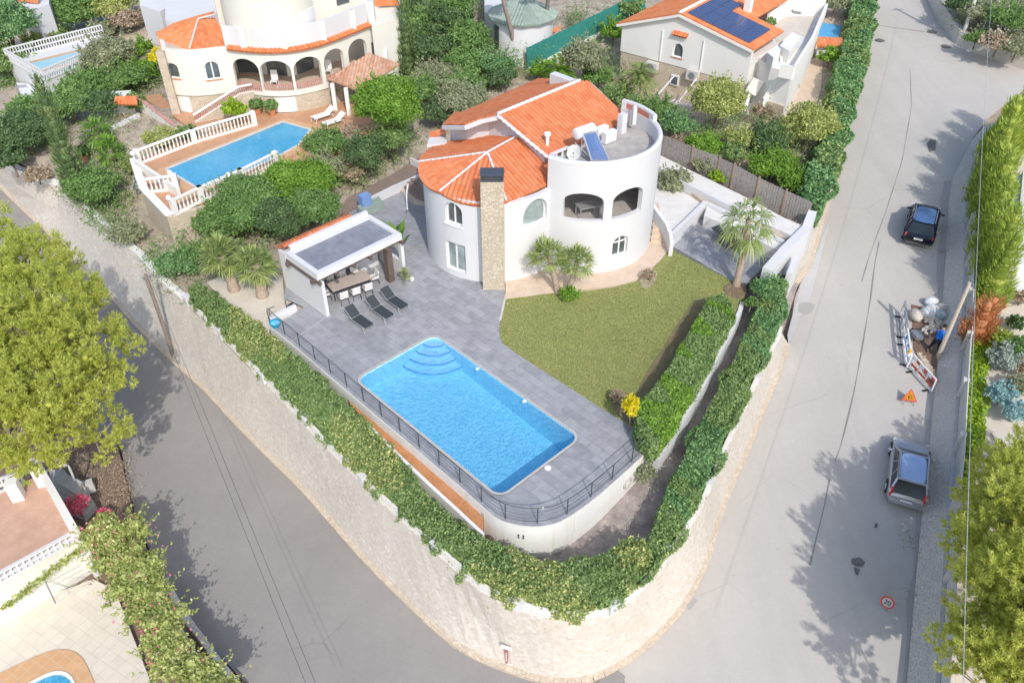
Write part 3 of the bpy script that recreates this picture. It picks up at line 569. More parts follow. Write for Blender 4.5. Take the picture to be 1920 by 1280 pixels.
def palm(label, base, tip, r, n=22, leaf='leaf_palm', fan=True, droop=.35, cat='palm tree', group=None, name='palm_tree', tr=.16, dead=0, blade=.055, spread=R(100)):
    rng = random.Random(seed()); t = thing(name, label, cat, tuple(base), group); tip = Vector(tip); base = Vector(base); F = Leaves(_seed[0]); V = []; D = []
    def blade_(a, d, L, W, lst, sag=0.):
        s = d.cross(Vector((rng.uniform(-.2, .2), rng.uniform(-.2, .2), 1))).normalized() * W / 2; mid = a + d * L * .55 - Vector((0, 0, sag * L * .2)); e = a + d * L - Vector((0, 0, sag * L))
        lst.append([tuple(a - s * .4), tuple(mid - s), tuple(e), tuple(mid + s)])
    for i in range(n):
        az = i * 2.39996 + rng.uniform(-.2, .2); el = R(82) - (i / n) ** .8 * (R(82) + R(25 + 45 * droop)); d = Vector((math.cos(az) * math.cos(el), math.sin(az) * math.cos(el), math.sin(el))); pet = r * rng.uniform(.38, .55); a = tip + d * pet - Vector((0, 0, droop * pet * .3))
        F.m.tube([tip, tip + d * pet * .5, a], [.018, .014, .01], 4, False); side = d.cross(Vector((0, 0, 1)))
        if side.length < .1: side = Vector((math.cos(az + 1.57), math.sin(az + 1.57), 0))
        side.normalize(); upv = side.cross(d)
        if fan:
            for k in range(15):
                an = (k / 14 - .5) * spread * 2; dd = (d * math.cos(an) + side * math.sin(an) + upv * rng.uniform(-.08, .22)).normalized(); blade_(a, dd, r * rng.uniform(.42, .55) * (1 - .22 * abs(k / 7 - 1)), blade * r, V, droop * rng.uniform(.3, 1.1))
        else:
            for k in range(16):
                q = tip + d * pet * 2 * (k / 15) - Vector((0, 0, droop * r * (k / 15) ** 2 * .9))
                for sg in (-1, 1): blade_(q, (side * sg + d * .7 + Vector((0, 0, -.15))).normalized(), r * .34 * (1 - .6 * abs(k / 15 - .45)), blade * r, V, .2)
    for i in range(dead):
        az = rng.uniform(0, 6.28); d = Vector((math.cos(az) * .6, math.sin(az) * .6, -.8)).normalized(); a = tip - Vector((0, 0, .1)) + d * r * .3
        D += [];
        for k in range(5): blade_(a, (d + Vector((rng.uniform(-.25, .25), rng.uniform(-.25, .25), -.4))).normalized(), r * .55, blade * r * .6, D, .3)
    F.V.append(np.array(V)); F.build('crown', leaf, t)
    if D: F2 = Leaves(1); F2.V.append(np.array(D)); F2.build('dead_leaves', 'leaf_dry', t)
    m = MB(); k = max(5, int((tip - base).length / .22)); pts = []; rr = []
    for i in range(k + 1):
        q = base.lerp(tip, i / k) + Vector((math.sin(i / k * 3.1) * .06, 0, 0)); q.z -= .25 * (1 - i / k) * (i == 0); pts.append(q); rr.append((tr * (1.25 - .4 * i / k)) * (1 + (.13 if i % 2 else -.06)))
    m.tube(pts, rr, 9); m.build('trunk', 'palm_bark', t, 50); return t

# ---------------------------------------------------------------- vehicles
def car(label, name, cat, loc, rz, L, W, Hh, paint, roofm, suv=False):
    t = thing(name, label, cat, loc, rz=rz); t.rotation_euler = (R(4) if False else 0, 0, rz); h = W / 2; zb = .24 if suv else .18; zs = .98 if suv else .88
    def loft(nm, secs, mat, par=t, lv=2, smooth=True):
        m = MB(); k = len(secs[0]); 
        for s in secs: m.v += [tuple(p) for p in s]
        for i in range(len(secs) - 1):
            for j in range(k): q = (j + 1) % k; m.f.append((i * k + j, i * k + q, (i + 1) * k + q, (i + 1) * k + j))
        m.f += [tuple(reversed(range(k))), tuple((len(secs) - 1) * k + j for j in range(k))]
        o = m.build(nm, mat, par, 180); md = o.modifiers.new('round', 'SUBSURF'); md.levels = md.render_levels = lv; return o
    def ring(x, w, z0, z1, tum=.9): return [(x, -w * .86, z0), (x, -w, z0 + .16), (x, -w, (z0 + z1) * .52), (x, -w * .985, z1 - .10), (x, -w * tum, z1), (x, w * tum, z1), (x, w * .985, z1 - .10), (x, w, (z0 + z1) * .52), (x, w, z0 + .16), (x, w * .86, z0)]
    a = -L / 2; b = L / 2
    body = loft('body', [ring(a, h * .80, zb + .16, zs - .22), ring(a + .05, h * .90, zb + .06, zs - .08), ring(a + .28, h * .985, zb, zs), ring(a + .9, h, zb, zs + .02), ring(-.1, h, zb, zs), ring(b - 1.35, h, zb, zs - .02), ring(b - .5, h * .97, zb, zs - .12), ring(b - .14, h * .90, zb + .04, zs - .24), ring(b, h * .74, zb + .14, zs - .36)], paint, lv=2)
    x0, x1 = a + .12, b - 1.02; y0 = h * .93; t0, t1 = a + (.52 if not suv else .48), b - 1.82; y1 = h * .72; zt = Hh - .05; zc = zs - .06
    lo = [(x0, -y0, zc), (x1, -y0 * .93, zc), (x1, y0 * .93, zc), (x0, y0, zc)]; hi = [(t0, -y1, zt), (t1, -y1, zt), (t1, y1, zt), (t0, y1, zt)]
    inn = lambda p, f: tuple(f_ for f_ in p)
    gl = 'car_glass'
    def quadp(nm, q, mat, th=.03, par=t):
        q = [Vector(p) for p in q]; n = (q[1] - q[0]).cross(q[3] - q[0]).normalized(); cc = sum(q, Vector()) / 4
        if n.dot(cc - Vector((0, 0, .6))) < 0: n = -n
        m = MB(); m.add([p + n * .0 for p in q] + [p - n * th for p in q], [(0, 1, 2, 3), (7, 6, 5, 4), (0, 4, 5, 1), (1, 5, 6, 2), (2, 6, 7, 3), (3, 7, 4, 0)]); return m.build(nm, mat, par)
    quadp('windshield', [lo[1], lo[2], hi[2], hi[1]], gl); quadp('rear_window', [lo[3], lo[0], hi[0], hi[3]], gl)
    for s in (0, 1):
        q = [lo[0], lo[1], hi[1], hi[0]] if s == 0 else [lo[3], lo[2], hi[2], hi[3]]; quadp('side_window', q, gl)
    m = MB(); ov = .03
    for i in range(4): m.bar(lo[i], hi[i], .085, .06)
    for s in (-1, 1):
        m.bar((t0 - .02, s * y1, zt + .005), (t1 + .02, s * y1, zt + .005), .08, .06)
        for f in (.33, .64):
            xa = x0 + (x1 - x0) * f; xb = t0 + (t1 - t0) * f; m.bar((xa, s * (y0 + .005) * .97, zc), (xb, s * (y1 + .012), zt), .05, .05)
    m.bar(hi[0], hi[3], .12, .06); m.bar(hi[1], hi[2], .08, .05); m.build('pillars', paint, t)
    loft('roof', [[(x, -w_, z - .03), (x, -w_, z), (x, -w_ * .6, z + .035), (x, w_ * .6, z + .035), (x, w_, z), (x, w_, z - .03)] for x, w_, z in ((t0 - .04, y1 * .93, zt), (t0 + .2, y1 * .99, zt + .02), ((t0 + t1) / 2, y1, zt + .035), (t1 - .2, y1 * .97, zt + .02), (t1 + .04, y1 * .9, zt))], roofm, lv=1)
    for s in (-1, 1):
        MB().bar((t0 + .1, s * (y1 - .02), zt + .085), (t1 - .15, s * (y1 - .02), zt + .085), .04, .03).build('roof_rail', 'grey_metal' if suv else paint, t)
    wr = .36 if suv else .31
    for x in (a + .78, b - .82):
        for s in (-1, 1):
            m = MB(); c = Vector((x, s * (h - .10), wr)); m.tube([c - Vector((0, .11, 0)), c - Vector((0, .09, 0)), c + Vector((0, .09, 0)), c + Vector((0, .12, 0))] , [wr * .9, wr, wr, wr * .9], 20); wo = m.build('wheel', 'tyre_rubber', t, 40)
            m = MB(); m.tube([c + Vector((0, s * .10, 0)), c + Vector((0, s * .13, 0))], [wr * .6, wr * .55], 14); m.build('rim', 'aluminium', wo, 40)
            m = MB()
            for k in range(9): an = R(k * 22.5); m.bar((x + math.cos(an) * (wr + .05), s * (h + .004), wr + math.sin(an) * (wr + .05)), (x + math.cos(an + R(22)) * (wr + .05), s * (h + .004), wr + math.sin(an + R(22)) * (wr + .05)), .03, .05) if k < 8 else None
            m.build('wheel_arch', 'dark_trim', t)
    for s in (-1, 1):
        MB().bar((a + .07, s * h * .80, zs - .26), (a + .26, s * h * .86, zs + (.16 if not suv else .04)), .13, .09).build('tail_light', 'tail_light', t)
        MB().bar((b - .2, s * h * .78, zs - .36), (b - .42, s * h * .88, zs - .24), .16, .12).build('headlight', 'dish_white', t)
        m = MB(); m.ball((b - 1.42, s * (h + .10), zs + .06), (.07, .12, .07), 8, 6); m.build('mirror', paint if not suv else 'dark_trim', t, 60)
    MB().box((a - .02, 0, zb + .24), (.14, W * .84, .14)).build('rear_bumper', 'silver_paint' if not suv else 'dark_trim', t)
    m = MB(); m.box((a - .035, 0, zs - .30), (.03, .52, .12)); m.build('number_plate', 'white_paint', t)
    MB().box((a + .02, 0, zb + .10), (.08, W * .7, .03)).build('bumper_trim', 'aluminium' if suv else 'dark_trim', t)
    MB().bar((a + .26, .1, zs + .16), (a + .36, -.28, zs + .26), .02, .02).build('wiper', 'dark_trim', t)
    return t
# ================================================================ GROUND AND ROADS
def far(x, y): return road_z(x, y) - .35
_m = MB(); gx = [-400, -250, -150, -100] + list(range(-76, 92, 3)) + [110, 150, 250, 400]; gy = [-60, -20] + list(range(-6, 130, 3)) + [150, 200, 300, 600]
for yy in gy:
    for xx in gx: _m.v.append((xx, yy, min(far(xx, yy), 30) - (0 if 5 < yy < 110 and -60 < xx < 80 else .4)))
for j in range(len(gy) - 1):
    for i in range(len(gx) - 1): k = j * len(gx) + i; _m.f.append((k, k + 1, k + 1 + len(gx), k + len(gx)))
struct(_m.build('ground', 'soil', None, 60))
def gpx(lst, f=road_z, dz=0.): return [tuple(G(a, b, f, dz)[:2]) for a, b in lst]
BASEPX = [(-60,270),(0,347),(25,372),(65,410),(95,437),(120,462),(175,520),(212,555),(265,615),(332,680),(390,732),(452,800),(520,867),(575,920),(640,995),(695,1057),(787,1147),(840,1195),(890,1227),(947,1250),(1000,1268),(1052,1277),(1100,1272),(1140,1257),(1195,1222),(1240,1180),(1280,1135),(1320,1060),(1342,975),(1370,905),(1392,860),(1422,780),(1450,715),(1475,647)]
TOPPX = [(-60,225),(0,300),(30,320),(75,335),(117,345),(140,378),(180,412),(208,440),(257,480),(300,528),(350,572),(400,622),(455,678),(505,728),(560,785),(610,840),(700,930),(755,980),(800,1022),(860,1075),(915,1122),(990,1152),(1052,1166),(1107,1163),(1165,1145),(1212,1104),(1245,1062),(1290,1000),(1315,958),(1338,905),(1355,862),(1392,780),(1432,695),(1467,625)]
left_e = [(-420,560),(-60,770),(120,800),(225,835),(240,900),(258,985),(330,1130),(400,1215),(470,1290),(560,1420),(700,1700)]
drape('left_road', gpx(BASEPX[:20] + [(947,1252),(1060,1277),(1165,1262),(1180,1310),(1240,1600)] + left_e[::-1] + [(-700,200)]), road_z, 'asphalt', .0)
RR = [(1705,1200),(1717,1065),(1729,938),(1740,845),(1747,770),(1757,680),(1766,555),(1775,415),(1783,340),(1792,318),(1822,262)]
right_l = BASEPX[-10:] + [(1478,640),(1490,560),(1520,480),(1535,425),(1552,370),(1568,325),(1580,240),(1600,180),(1622,90),(1640,0),(1652,-80),(1660,-200)]
right_r = [(1690,-200),(1715,-80),(1737,0),(1755,40),(1790,82),(1850,106),(1920,132),(2050,165),(2400,240),(2400,380),(2050,205),(1925,165),(1850,225)]
drape('right_road', gpx([(1160,1262),(1147,1256)] + right_l + right_r + RR[::-1] + [(1697,1290),(1680,1700),(1320,1700),(1240,1500),(1185,1300)]), road_z, 'pale_road', .03)
drape('driveway_apron', gpx([(1476,628),(1500,537),(1528,480),(1560,400),(1520,560),(1497,600),(1478,648)]), road_z, 'apron_concrete', .05, .5)
drape('damp_patch', gpx([(1497,572),(1504,568),(1518,568),(1527,572),(1525,580),(1520,588),(1508,590),(1496,586)]), road_z, 'dark_road_patch', .055, .5)
for i, (pts, lb) in enumerate([([(1597,1048),(1612,1046),(1622,1055),(1615,1064),(1603,1062),(1595,1056)], 0), ([(1600,1064),(1612,1068),(1608,1080),(1604,1078)], 0), ([(1275,1122),(1290,1113),(1308,1126),(1293,1144)], 1), ([(1130,1257),(1155,1255),(1172,1268),(1168,1284),(1120,1284)], 2), ([(1640,983),(1645,981),(1644,990),(1639,990)], 0), ([(1738,270),(1745,262),(1755,265),(1753,283),(1742,286)], 0)]):
    drape(['oil_stain', 'service_hatch_patch', 'tarmac_seam'][lb], gpx(pts), road_z, 'manhole_iron' if lb == 0 else 'dark_road_patch' if lb == 1 else 'asphalt', .06 + i * .002, .5)
for i, (px, py, lab) in enumerate([(1650,77,'round manhole cover beside the long roadside hedge'), (1774,88,'round manhole cover in front of the tall street pole'), (1748,61,'manhole cover in the shadow near the far stone wall')]):
    q = G(px, py); o = MB().lathe((q.x, q.y, q.z + .04), [(.42, 0), (.42, .02), (.36, .025)], 20).build('manhole_cover', 'manhole_iron'); tag(o, lab, 'manhole cover', 'manhole covers')
# dark repaired seams in the pale road
def seam(pts, w=.05):
    q = [G(a, b) for a, b in pts]; m = MB()
    for i in range(len(q) - 1):
        a, b = q[i], q[i + 1]; k = max(1, int((b - a).length / 1.2)); s = (b - a).cross(Vector((0, 0, 1))).normalized() * w
        for j in range(k):
            c, d = a.lerp(b, j / k), a.lerp(b, (j + 1) / k); u, v = (math.sin(c.x * 3) + 1.6) / 2, (math.sin(d.x * 3) + 1.6) / 2
            z = lambda p: Vector((p.x, p.y, road_z(p.x, p.y) + .045)); m.add([z(c - s * u), z(c + s * u), z(d + s * v), z(d - s * v)], [(0, 1, 2, 3)])
    return struct(m.build('road_seam', 'seam_tar'))
seam([(1706,130),(1709,200),(1692,300),(1660,400),(1630,480),(1615,530)], .02); seam([(1648,455),(1640,495),(1632,560),(1615,660),(1600,740),(1588,790),(1575,840),(1565,865)], .035); seam([(1555,900),(1545,950),(1530,1010),(1518,1060)], .03); seam([(1640,48),(1745,62),(1790,75)], .04)

# ================================================================ STONE PERIMETER WALL
BASEPX = BASEPX[:10] + chaikin(BASEPX[10:], 1); TOPPX = TOPPX[:10] + chaikin(TOPPX[10:], 1)
def revet(name, label, basepx, toppx, zt, mat='cream_stone', thick=.45, cat='stone wall', f=road_z, grp=None, capmat=None, toe=True):
    b = [G(*p) for p in basepx]; tps = [P(*p, zt(i / (len(toppx) - 1)) if callable(zt) else zt) for i, p in enumerate(toppx)]; n = len(b)
    t = thing(name, label, cat, tuple(b[n // 2]), grp); m = MB(); V = []
    for i in range(n):
        d = (tps[min(i + 1, n - 1)] - tps[max(i - 1, 0)]); d.z = 0; d.normalize(); nn = Vector((-d.y, d.x, 0))
        wob = .07 * math.sin(i * 2.3); V.append([b[i] - Vector((0, 0, .5)), b[i] + Vector((0, 0, .25)) + nn * .02, b[i].lerp(tps[i], .5) + Vector((0, 0, wob)), tps[i], tps[i] + nn * thick, tps[i] + nn * thick - Vector((0, 0, 2.5))])
    k = 6; m.v = [tuple(p) for r in V for p in r]
    for i in range(n - 1):
        for j in range(k - 1): m.f.append((i * k + j, (i + 1) * k + j, (i + 1) * k + j + 1, i * k + j + 1))
    m.f += [tuple(range(k))[::-1], tuple((n - 1) * k + j for j in range(k))]; m.build('stone_face', mat, t)
    if toe:
        m = MB()
        for i in range(n - 1):
            a, c = b[i], b[i + 1]; d = (c - a).normalized(); o = Vector((d.y, -d.x, 0)); m.prism([(a + o * .22)[:2], (c + o * .22)[:2], (c - o * .1)[:2], (a - o * .1)[:2]], min(a.z, c.z) - .4, [a.z + .13, c.z + .13, c.z + .22, a.z + .22])
        m.build('footing', 'rock_edge', t)
    return t, tps
pw, ptop = revet('stone_retaining_wall', 'tall curved cream stone retaining wall wrapping the corner plot with the big blue pool', BASEPX[10:], TOPPX[10:], lambda t: -1.0 - .25 * math.sin(math.pi * t))
pw2, ptop2 = revet('stone_retaining_wall', 'rough cream stone wall below the neighbouring garden beside the shaded lane', BASEPX[:11], TOPPX[:11], lambda t: -.85 - .15 * t)
m = MB()
for i in range(len(ptop2) - 1):
    a, q = ptop2[i], ptop2[i + 1]; d = (q - a).normalized(); o = Vector((-d.y, d.x, 0)) * .42; m.prism([a[:2], q[:2], (q + o)[:2], (a + o)[:2]], min(a.z, q.z) - .3, [a.z + .14 + .04 * math.sin(i * 5), q.z + .14 + .04 * math.sin(i * 5 + 5), q.z + .16, a.z + .16])
m.build('coping', 'ivory_plaster', pw2)
lot_out = [p for p in ptop]
# terrace strip inside the wall, the block parapet on it
inner = [P(1500,520,-.6), P(1420,520,-.6), P(1375,540,-.6), P(1200,700,-.6), P(1000,640,-.6), P(700,500,-.6), P(560,440,-.6), P(440,470,-.6), P(390,530,-.9), P(330,520,-1)]
drape('gravel_strip', [tuple(p[:2]) for p in lot_out] + [tuple(p[:2]) for p in inner], pitted(lotz), 'dark_gravel', 0., 1.)
def parapet(name, label, pts, h, parent_off=.12, mat='ivory_plaster', step=.24):
    t = thing(name, label, 'block wall', tuple(pts[len(pts) // 2])); m = MB(); post = 0; acc = 0
    for i in range(len(pts) - 1):
        a, b = pts[i], pts[i + 1]; d = (b - a).normalized(); nn = Vector((-d.y, d.x, 0)).normalized(); a2, b2 = a + nn * parent_off, b + nn * parent_off; L = (b2 - a2).length
        for z in (.05, h * .5, h - .05): m.bar(a2 + Vector((0, 0, z)), b2 + Vector((0, 0, z)), .12, .10)
        k = max(1, int(L / step))
        for j in range(k): q = a2.lerp(b2, (j + .5) / k); m.box((q.x, q.y, q.z + h / 2), (.075, .11, h), math.atan2(d.y, d.x))
        acc += L
        if acc > 3.6 or i == 0: acc = 0; q = a2; MB().box((q.x, q.y, q.z + h * .56), (.36, .30, h * 1.2), math.atan2(d.y, d.x)).box((q.x, q.y, q.z + h * 1.2), (.44, .38, .07), math.atan2(d.y, d.x)).build('post', 'white_plaster', t)
    m.build('lattice_blocks', mat, t); return t
parapet('block_parapet', 'low white pierced block parapet on top of the curved corner retaining wall', lot_out, .46)

# ================================================================ DECK, POOL TERRACE WALL, LAWN
DECK_OUT = [(505,611),(560,655),(626,712),(700,775),(760,825),(820,876),(868,917),(905,950),(932,974),(970,985),(1007,988),(1045,981),(1072,966),(1115,935),(1170,887),(1225,836)]
DECK_OUT = chaikin(DECK_OUT, 1); deck_w = [P(a, b) for a, b in DECK_OUT]
LAWN = [(948,547),(975,558),(1020,552),(1060,548),(1100,546),(1150,538),(1195,527),(1228,500),(1243,480),(1256,463),(1266,472),(1378,530),(1400,545),(1392,562),(1372,600),(1345,660),(1280,745),(1235,808),(1225,832),(1191,803),(1120,760),(1040,708),(972,665),(941,642),(936,622),(938,600),(944,572)]
poolc = [P(814,627.6), P(1085.2,814.6), P(933,932.6), P(671.7,712.6)]
pc = sum(poolc, Vector()) / 4; pu = ((poolc[1] - poolc[0]) + (poolc[2] - poolc[3])).normalized(); pv = Vector((-pu.y, pu.x, 0)); PL_, PWd = 10.2, 4.95
if pv.dot(poolc[0] - poolc[3]) < 0: pv = -pv
def prr(ex=0., rad=.55, n=5):
    a, b = PL_ / 2 + ex, PWd / 2 + ex; out = []
    for cx_, cy_, a0 in ((a - rad, b - rad, 0), (-a + rad, b - rad, 90), (-a + rad, -b + rad, 180), (a - rad, -b + rad, 270)):
        for i in range(n + 1): t = R(a0 + 90 * i / n); q = pc + pu * (cx_ + rad * math.cos(t)) + pv * (cy_ + rad * math.sin(t)); out.append((q.x, q.y))
    return out
def flat_with_hole(name, outer, hole, z, mat, parent=None):
    bm = bmesh.new(); es = []
    for lp in (outer, hole):
        vs = [bm.verts.new((p[0], p[1], z)) for p in lp]; es += [bm.edges.new((vs[i], vs[(i + 1) % len(vs)])) for i in range(len(vs))]
    bmesh.ops.triangle_fill(bm, use_beauty=True, use_dissolve=False, edges=es, normal=(0, 0, 1))
    for f in bm.faces:
        if f.normal.z < 0: f.normal_flip()
    me = bpy.data.meshes.new(name); bm.to_mesh(me); bm.free(); return link(name, me, mat, parent)
deck_poly = [tuple(p[:2]) for p in deck_w] + [tuple(P(*p)[:2]) for p in [(1191,803),(1120,760),(1040,708),(972,665),(941,642),(936,622),(938,600),(944,572),(948,540),(1000,470),(900,430),(830,380),(800,320),(760,330),(735,350),(690,380),(660,395),(610,440),(540,500),(532,558),(577,580)]]
struct(flat_with_hole('deck_paving', deck_poly, prr(.13, .62), .0, 'grey_tiles'))
flat = lambda name, px, z, mat: struct(MB().prism([P(a, b, z) for a, b in px], z - .25, z).build(name, mat))
flat('lawn', LAWN, .015, 'lawn_grass')
flat('lawn_edging', [(936,600),(942,572),(948,548),(951,548),(946,573),(940,601)], .03, 'pale_concrete')
flat('planting_bed', [(1146,742),(1160,733),(1178,738),(1192,752),(1200,778),(1194,800),(1180,795),(1162,782),(1150,765)], .03, 'brown_soil')
flat('palm_bed', [(1356,538),(1364,531),(1378,528),(1392,531),(1400,540),(1396,552),(1384,560),(1368,556),(1358,549)], .034, 'brown_soil')
flat('bed_soil', [(1198,520),(1215,512),(1232,520),(1225,535),(1205,540)], .03, 'soil')
HEDGE_SHADE = [(1300,562),(1330,557),(1320,590),(1294,640),(1262,690),(1222,745),(1204,765),(1190,748),(1206,705),(1240,655),(1272,605)]  # brown soil cut to the hedge's shadow zone, deepens that shadow on the lawn
flat('hedge_shade_soil', chaikin(HEDGE_SHADE + [HEDGE_SHADE[0]], 2)[:-1], .022, 'hedge_shade_earth')
# curved path round the house foot
pth = [(948,528),(992,512),(1035,500),(1100,505),(1155,500),(1190,486),(1215,462),(1222,440),(1222,400),(1243,405),(1252,430),(1256,462),(1243,482),(1222,503),(1192,525),(1150,536),(1105,540),(1060,546),(1020,550),(975,556),(948,560)]
flat('peach_path', pth, .05, 'peach_paving')
# white wall carrying the deck
tw = thing('terrace_wall', 'white rain-streaked retaining wall curving under the grey pool deck', 'retaining wall', tuple(deck_w[18]))
dp = Path([(p.x, p.y) for p in deck_w]); wall('wall', dp, -3.2, -.03, 'stained_plaster', tw, thick=.25)
MB().tube([(p.x, p.y, -.015) for p in deck_w], .035, 6).build('coping', 'pale_concrete', tw)
MB().box(tuple(G(910,985,lambda x, y: -1.3)), (.25, .16, 1.9), R(45)).build('pilaster', 'concrete', tw)
q = dp.hit(1176, 905); a_ = dp.at(q[0], .03); bq = dp.at(q[0] + .1, .03)
m = MB(); cc = Vector((a_.x, a_.y, q[1])); e1 = Vector((bq.x - a_.x, bq.y - a_.y, 0)).normalized()
m.tube([cc + e1 * .26 * math.cos(R(t)) + Vector((0, 0, .26 * math.sin(R(t)))) for t in range(0, 361, 30)], .055, 6, False); m.build('round_vent_ring', 'concrete', tw)
q = dp.hit(977, 1005); m = MB()
for i in (-1, 1):
    for j in (-1, 1): a_ = dp.at(q[0] + i * .1, .02); m.box((a_.x, a_.y, q[1] + j * .07), (.07, .05, .05), 0)
m.build('drain_holes', 'black_paint', tw)
# orange earth strip and the low edge wall left of the pool wall
ob = [(648,744),(668,748),(735,808),(790,858),(850,910),(905,957),(906,1003),(862,962),(800,905),(740,848),(690,797)]
struct(MB().prism([P(a, b, -.6) for a, b in ob], -2.5, -.6).build('orange_earth_bed', 'red_earth'))
m = MB(); ed = [P(a, b, -.52) for a, b in [(690,797),(740,848),(800,905),(862,962),(906,1003)]]
for i in range(4): m.bar(ed[i] - Vector((0, 0, .3)), ed[i + 1] - Vector((0, 0, .3)), .14, .8)
tag(m.build('edging_wall', 'ivory_plaster'), 'thin pale kerb wall holding the orange earth bed below the pool', 'kerb wall')
# ---- swimming pool
pool = thing('swimming_pool', 'large rectangular bright blue swimming pool with corner steps set in grey deck', 'swimming pool', tuple(pc))
D0, D1 = -1.05, -1.75
pr = prr(0, .5); m = MB(); n = len(pr); m.v = [(x, y, -.02) for x, y in pr]; zb = []
for x, y in pr: s = (Vector((x, y, 0)) - pc).dot(pu) / PL_ + .5; zb.append(D0 + (D1 - D0) * s)
m.v += [(x, y, zb[i]) for i, (x, y) in enumerate(pr)]
for i in range(n): j = (i + 1) % n; m.f.append((j, i, i + n, j + n))
tt = tessellate_polygon([[Vector((x, y, 0)) for x, y in pr]])
for a, b, c in tt:
    k = (pr[b][0] - pr[a][0]) * (pr[c][1] - pr[a][1]) - (pr[c][0] - pr[a][0]) * (pr[b][1] - pr[a][1]); m.f.append((a + n, b + n, c + n) if k > 0 else (a + n, c + n, b + n))
m.build('basin', 'pool_blue', pool)
flat_with_hole('coping', prr(.12, .62), prr(-.01, .49), .012, 'concrete', pool)
corner = pc - pu * PL_ / 2 + pv * PWd / 2
for i, (rr_, z) in enumerate(((2.15, -.86), (1.7, -.62), (1.25, -.40), (.8, -.18))):
    a0 = math.atan2(-pv.y, -pv.x); a1 = math.atan2(pu.y, pu.x); da = (a1 - a0 + math.pi) % (2 * math.pi) - math.pi
    ps = [(corner.x + pu.x * .03 - pv.x * .03, corner.y + pu.y * .03 - pv.y * .03)] + [(corner.x + rr_ * math.cos(a0 + da * k / 12), corner.y + rr_ * math.sin(a0 + da * k / 12)) for k in range(13)]
    st = MB().prism(ps, z - .35, z).build('step', 'pool_step', pool)
    MB().tube([(x, y, z + .0) for x, y in ps[1:]], .03, 5).build('nosing', 'blue_paint', st)
MB().prism(prr(.02, .5), -2.3, -.09).build('water', 'deep_water', pool)
for px, py in ((895,692),(983,753)):
    q = P(px, py, -.15); MB().lathe((q.x, q.y, -.16), [(.10, 0), (.13, .04), (.06, .09)], 12).build('pool_light', 'white_paint', pool)
q = P(1027,877); tag(MB().lathe(q, [(.15, .0), (.15, .03), (.10, .05)], 16).build('skimmer_lid', 'white_paint'), 'round white skimmer lid in the grey deck beside the pool corner', 'lid')
q = P(1018,952); tag(MB().lathe(q, [(.05, .0), (.05, .05), (.02, .08)], 10).build('deck_light', 'white_paint'), 'small white deck light by the curved railing', 'light')
# ---- railing
rl = thing('deck_railing', 'dark grey metal railing with thin wires following the pool deck edge', 'railing', tuple(deck_w[9]))
rp = Path([(p.x, p.y) for p in [P(506,606)] + [P(a, b - 3) for a, b in DECK_OUT[1:-1]] + [P(1214,826)]]); end = rp.hit(1205, 826)[0] if False else rp.L - .2
k = int(end / 1.32)
for i in range(k + 1):
    q = rp.at(end * i / k, -.10); MB().box((q.x, q.y, .45), (.035, .035, .9), R(45)).build('post', 'dark_metal', rl)
line = [rp.at(end * i / 60, -.10) for i in range(61)]
for z, r_, nm in ((.92, .02, 'handrail'), (.70, .007, 'wire'), (.48, .007, 'wire'), (.26, .007, 'wire'), (.10, .010, 'wire')): MB().tube([(p.x, p.y, z) for p in line], r_, 6).build(nm, 'dark_metal', rl)
a, b = P(506,606), P(540,588); m = MB(); 
for i in range(2): q = a.lerp(b, i); m.box((q.x, q.y, .42), (.045, .045, .9), 0)
m.tube([a + Vector((0, 0, .9)), P(520,600) + Vector((0, 0, .9))], .025); m.build('end_post', 'dark_metal', rl)
# low white end wall with the blue tub behind it
m = MB(); a, b = P(508,605), P(556,582); m.bar(a + Vector((0, 0, -.1)), b + Vector((0, 0, -.1)), .2, 1.0); tag(m.build('end_wall', 'white_plaster'), 'short low white wall at the railing start beside the gravel bed', 'low wall')
t = thing('plastic_tub', 'turquoise plastic tub in the deck corner by the railing', 'tub', tuple(P(517,611)))
MB().lathe(P(517,611), [(.22, .01), (.30, .25), (.32, .26), (.27, .24), (.2, .05)], 14).build('tub_body', 'blue_plastic', t)
MB().lathe(P(517,611) + Vector((0, 0, .16)), [(.25, 0), (.25, .01)], 14).build('tub_water', 'pool_cyan', t)
struct(MB().prism([P(*p, .004) for p in [(556,582),(580,572),(612,594),(577,622),(540,600)]], -.1, .006).build('deck_paving', 'grey_tiles'))
m = MB(); a, b = P(612,594,.01), P(545,640,.01); m.bar(a, b, .03, .02); struct(m.build('deck_joint', 'concrete'))

# ================================================================ THE VILLA
vl = thing('white_villa', 'white two-storey villa with orange tiled roofs, round corner tower and stone chimney', 'house', (1, 43, 0))
C1, R1_ = (-1.05, 41.95), 3.98; C2, R2_ = (4.28, 42.85), 4.05
wing = Path(arc(C1, R1_, 150, 322)); tow = Path(arc(C2, R2_, 234, 416))
Hw = [hpx(wing, (835,413), (865,377), .28), hpx(wing, (838,500), (872,462), 0), hpx(wing, (981,411), (1027,363), .75), hpx(wing, (1004,478), (1023,439), .25)]
Hw[0] = (Hw[0][0], Hw[0][1], 3.35, 4.72, .5); Hw[2] = (Hw[2][0], Hw[2][1], 3.3, 4.85, .95)
wall('wing_wall', wing, -.1, 5.05, 'white_plaster', vl, Hw, .3)
window(wing, Hw[0], vl, .2, 1, sill=True); window(wing, Hw[1], vl, .16, 1, name='glass_door', sill=False, glassm='pale_glass'); window(wing, Hw[2], vl, .2, 0, glassm='pale_glass', bar=.05); window(wing, Hw[3], vl, .18, 1)
Ht = [hpx(tow, (1055,399), (1134,366), .55), hpx(tow, (1147,405), (1206,356), .55), hpx(tow, (1147,471), (1179,440), .3)]
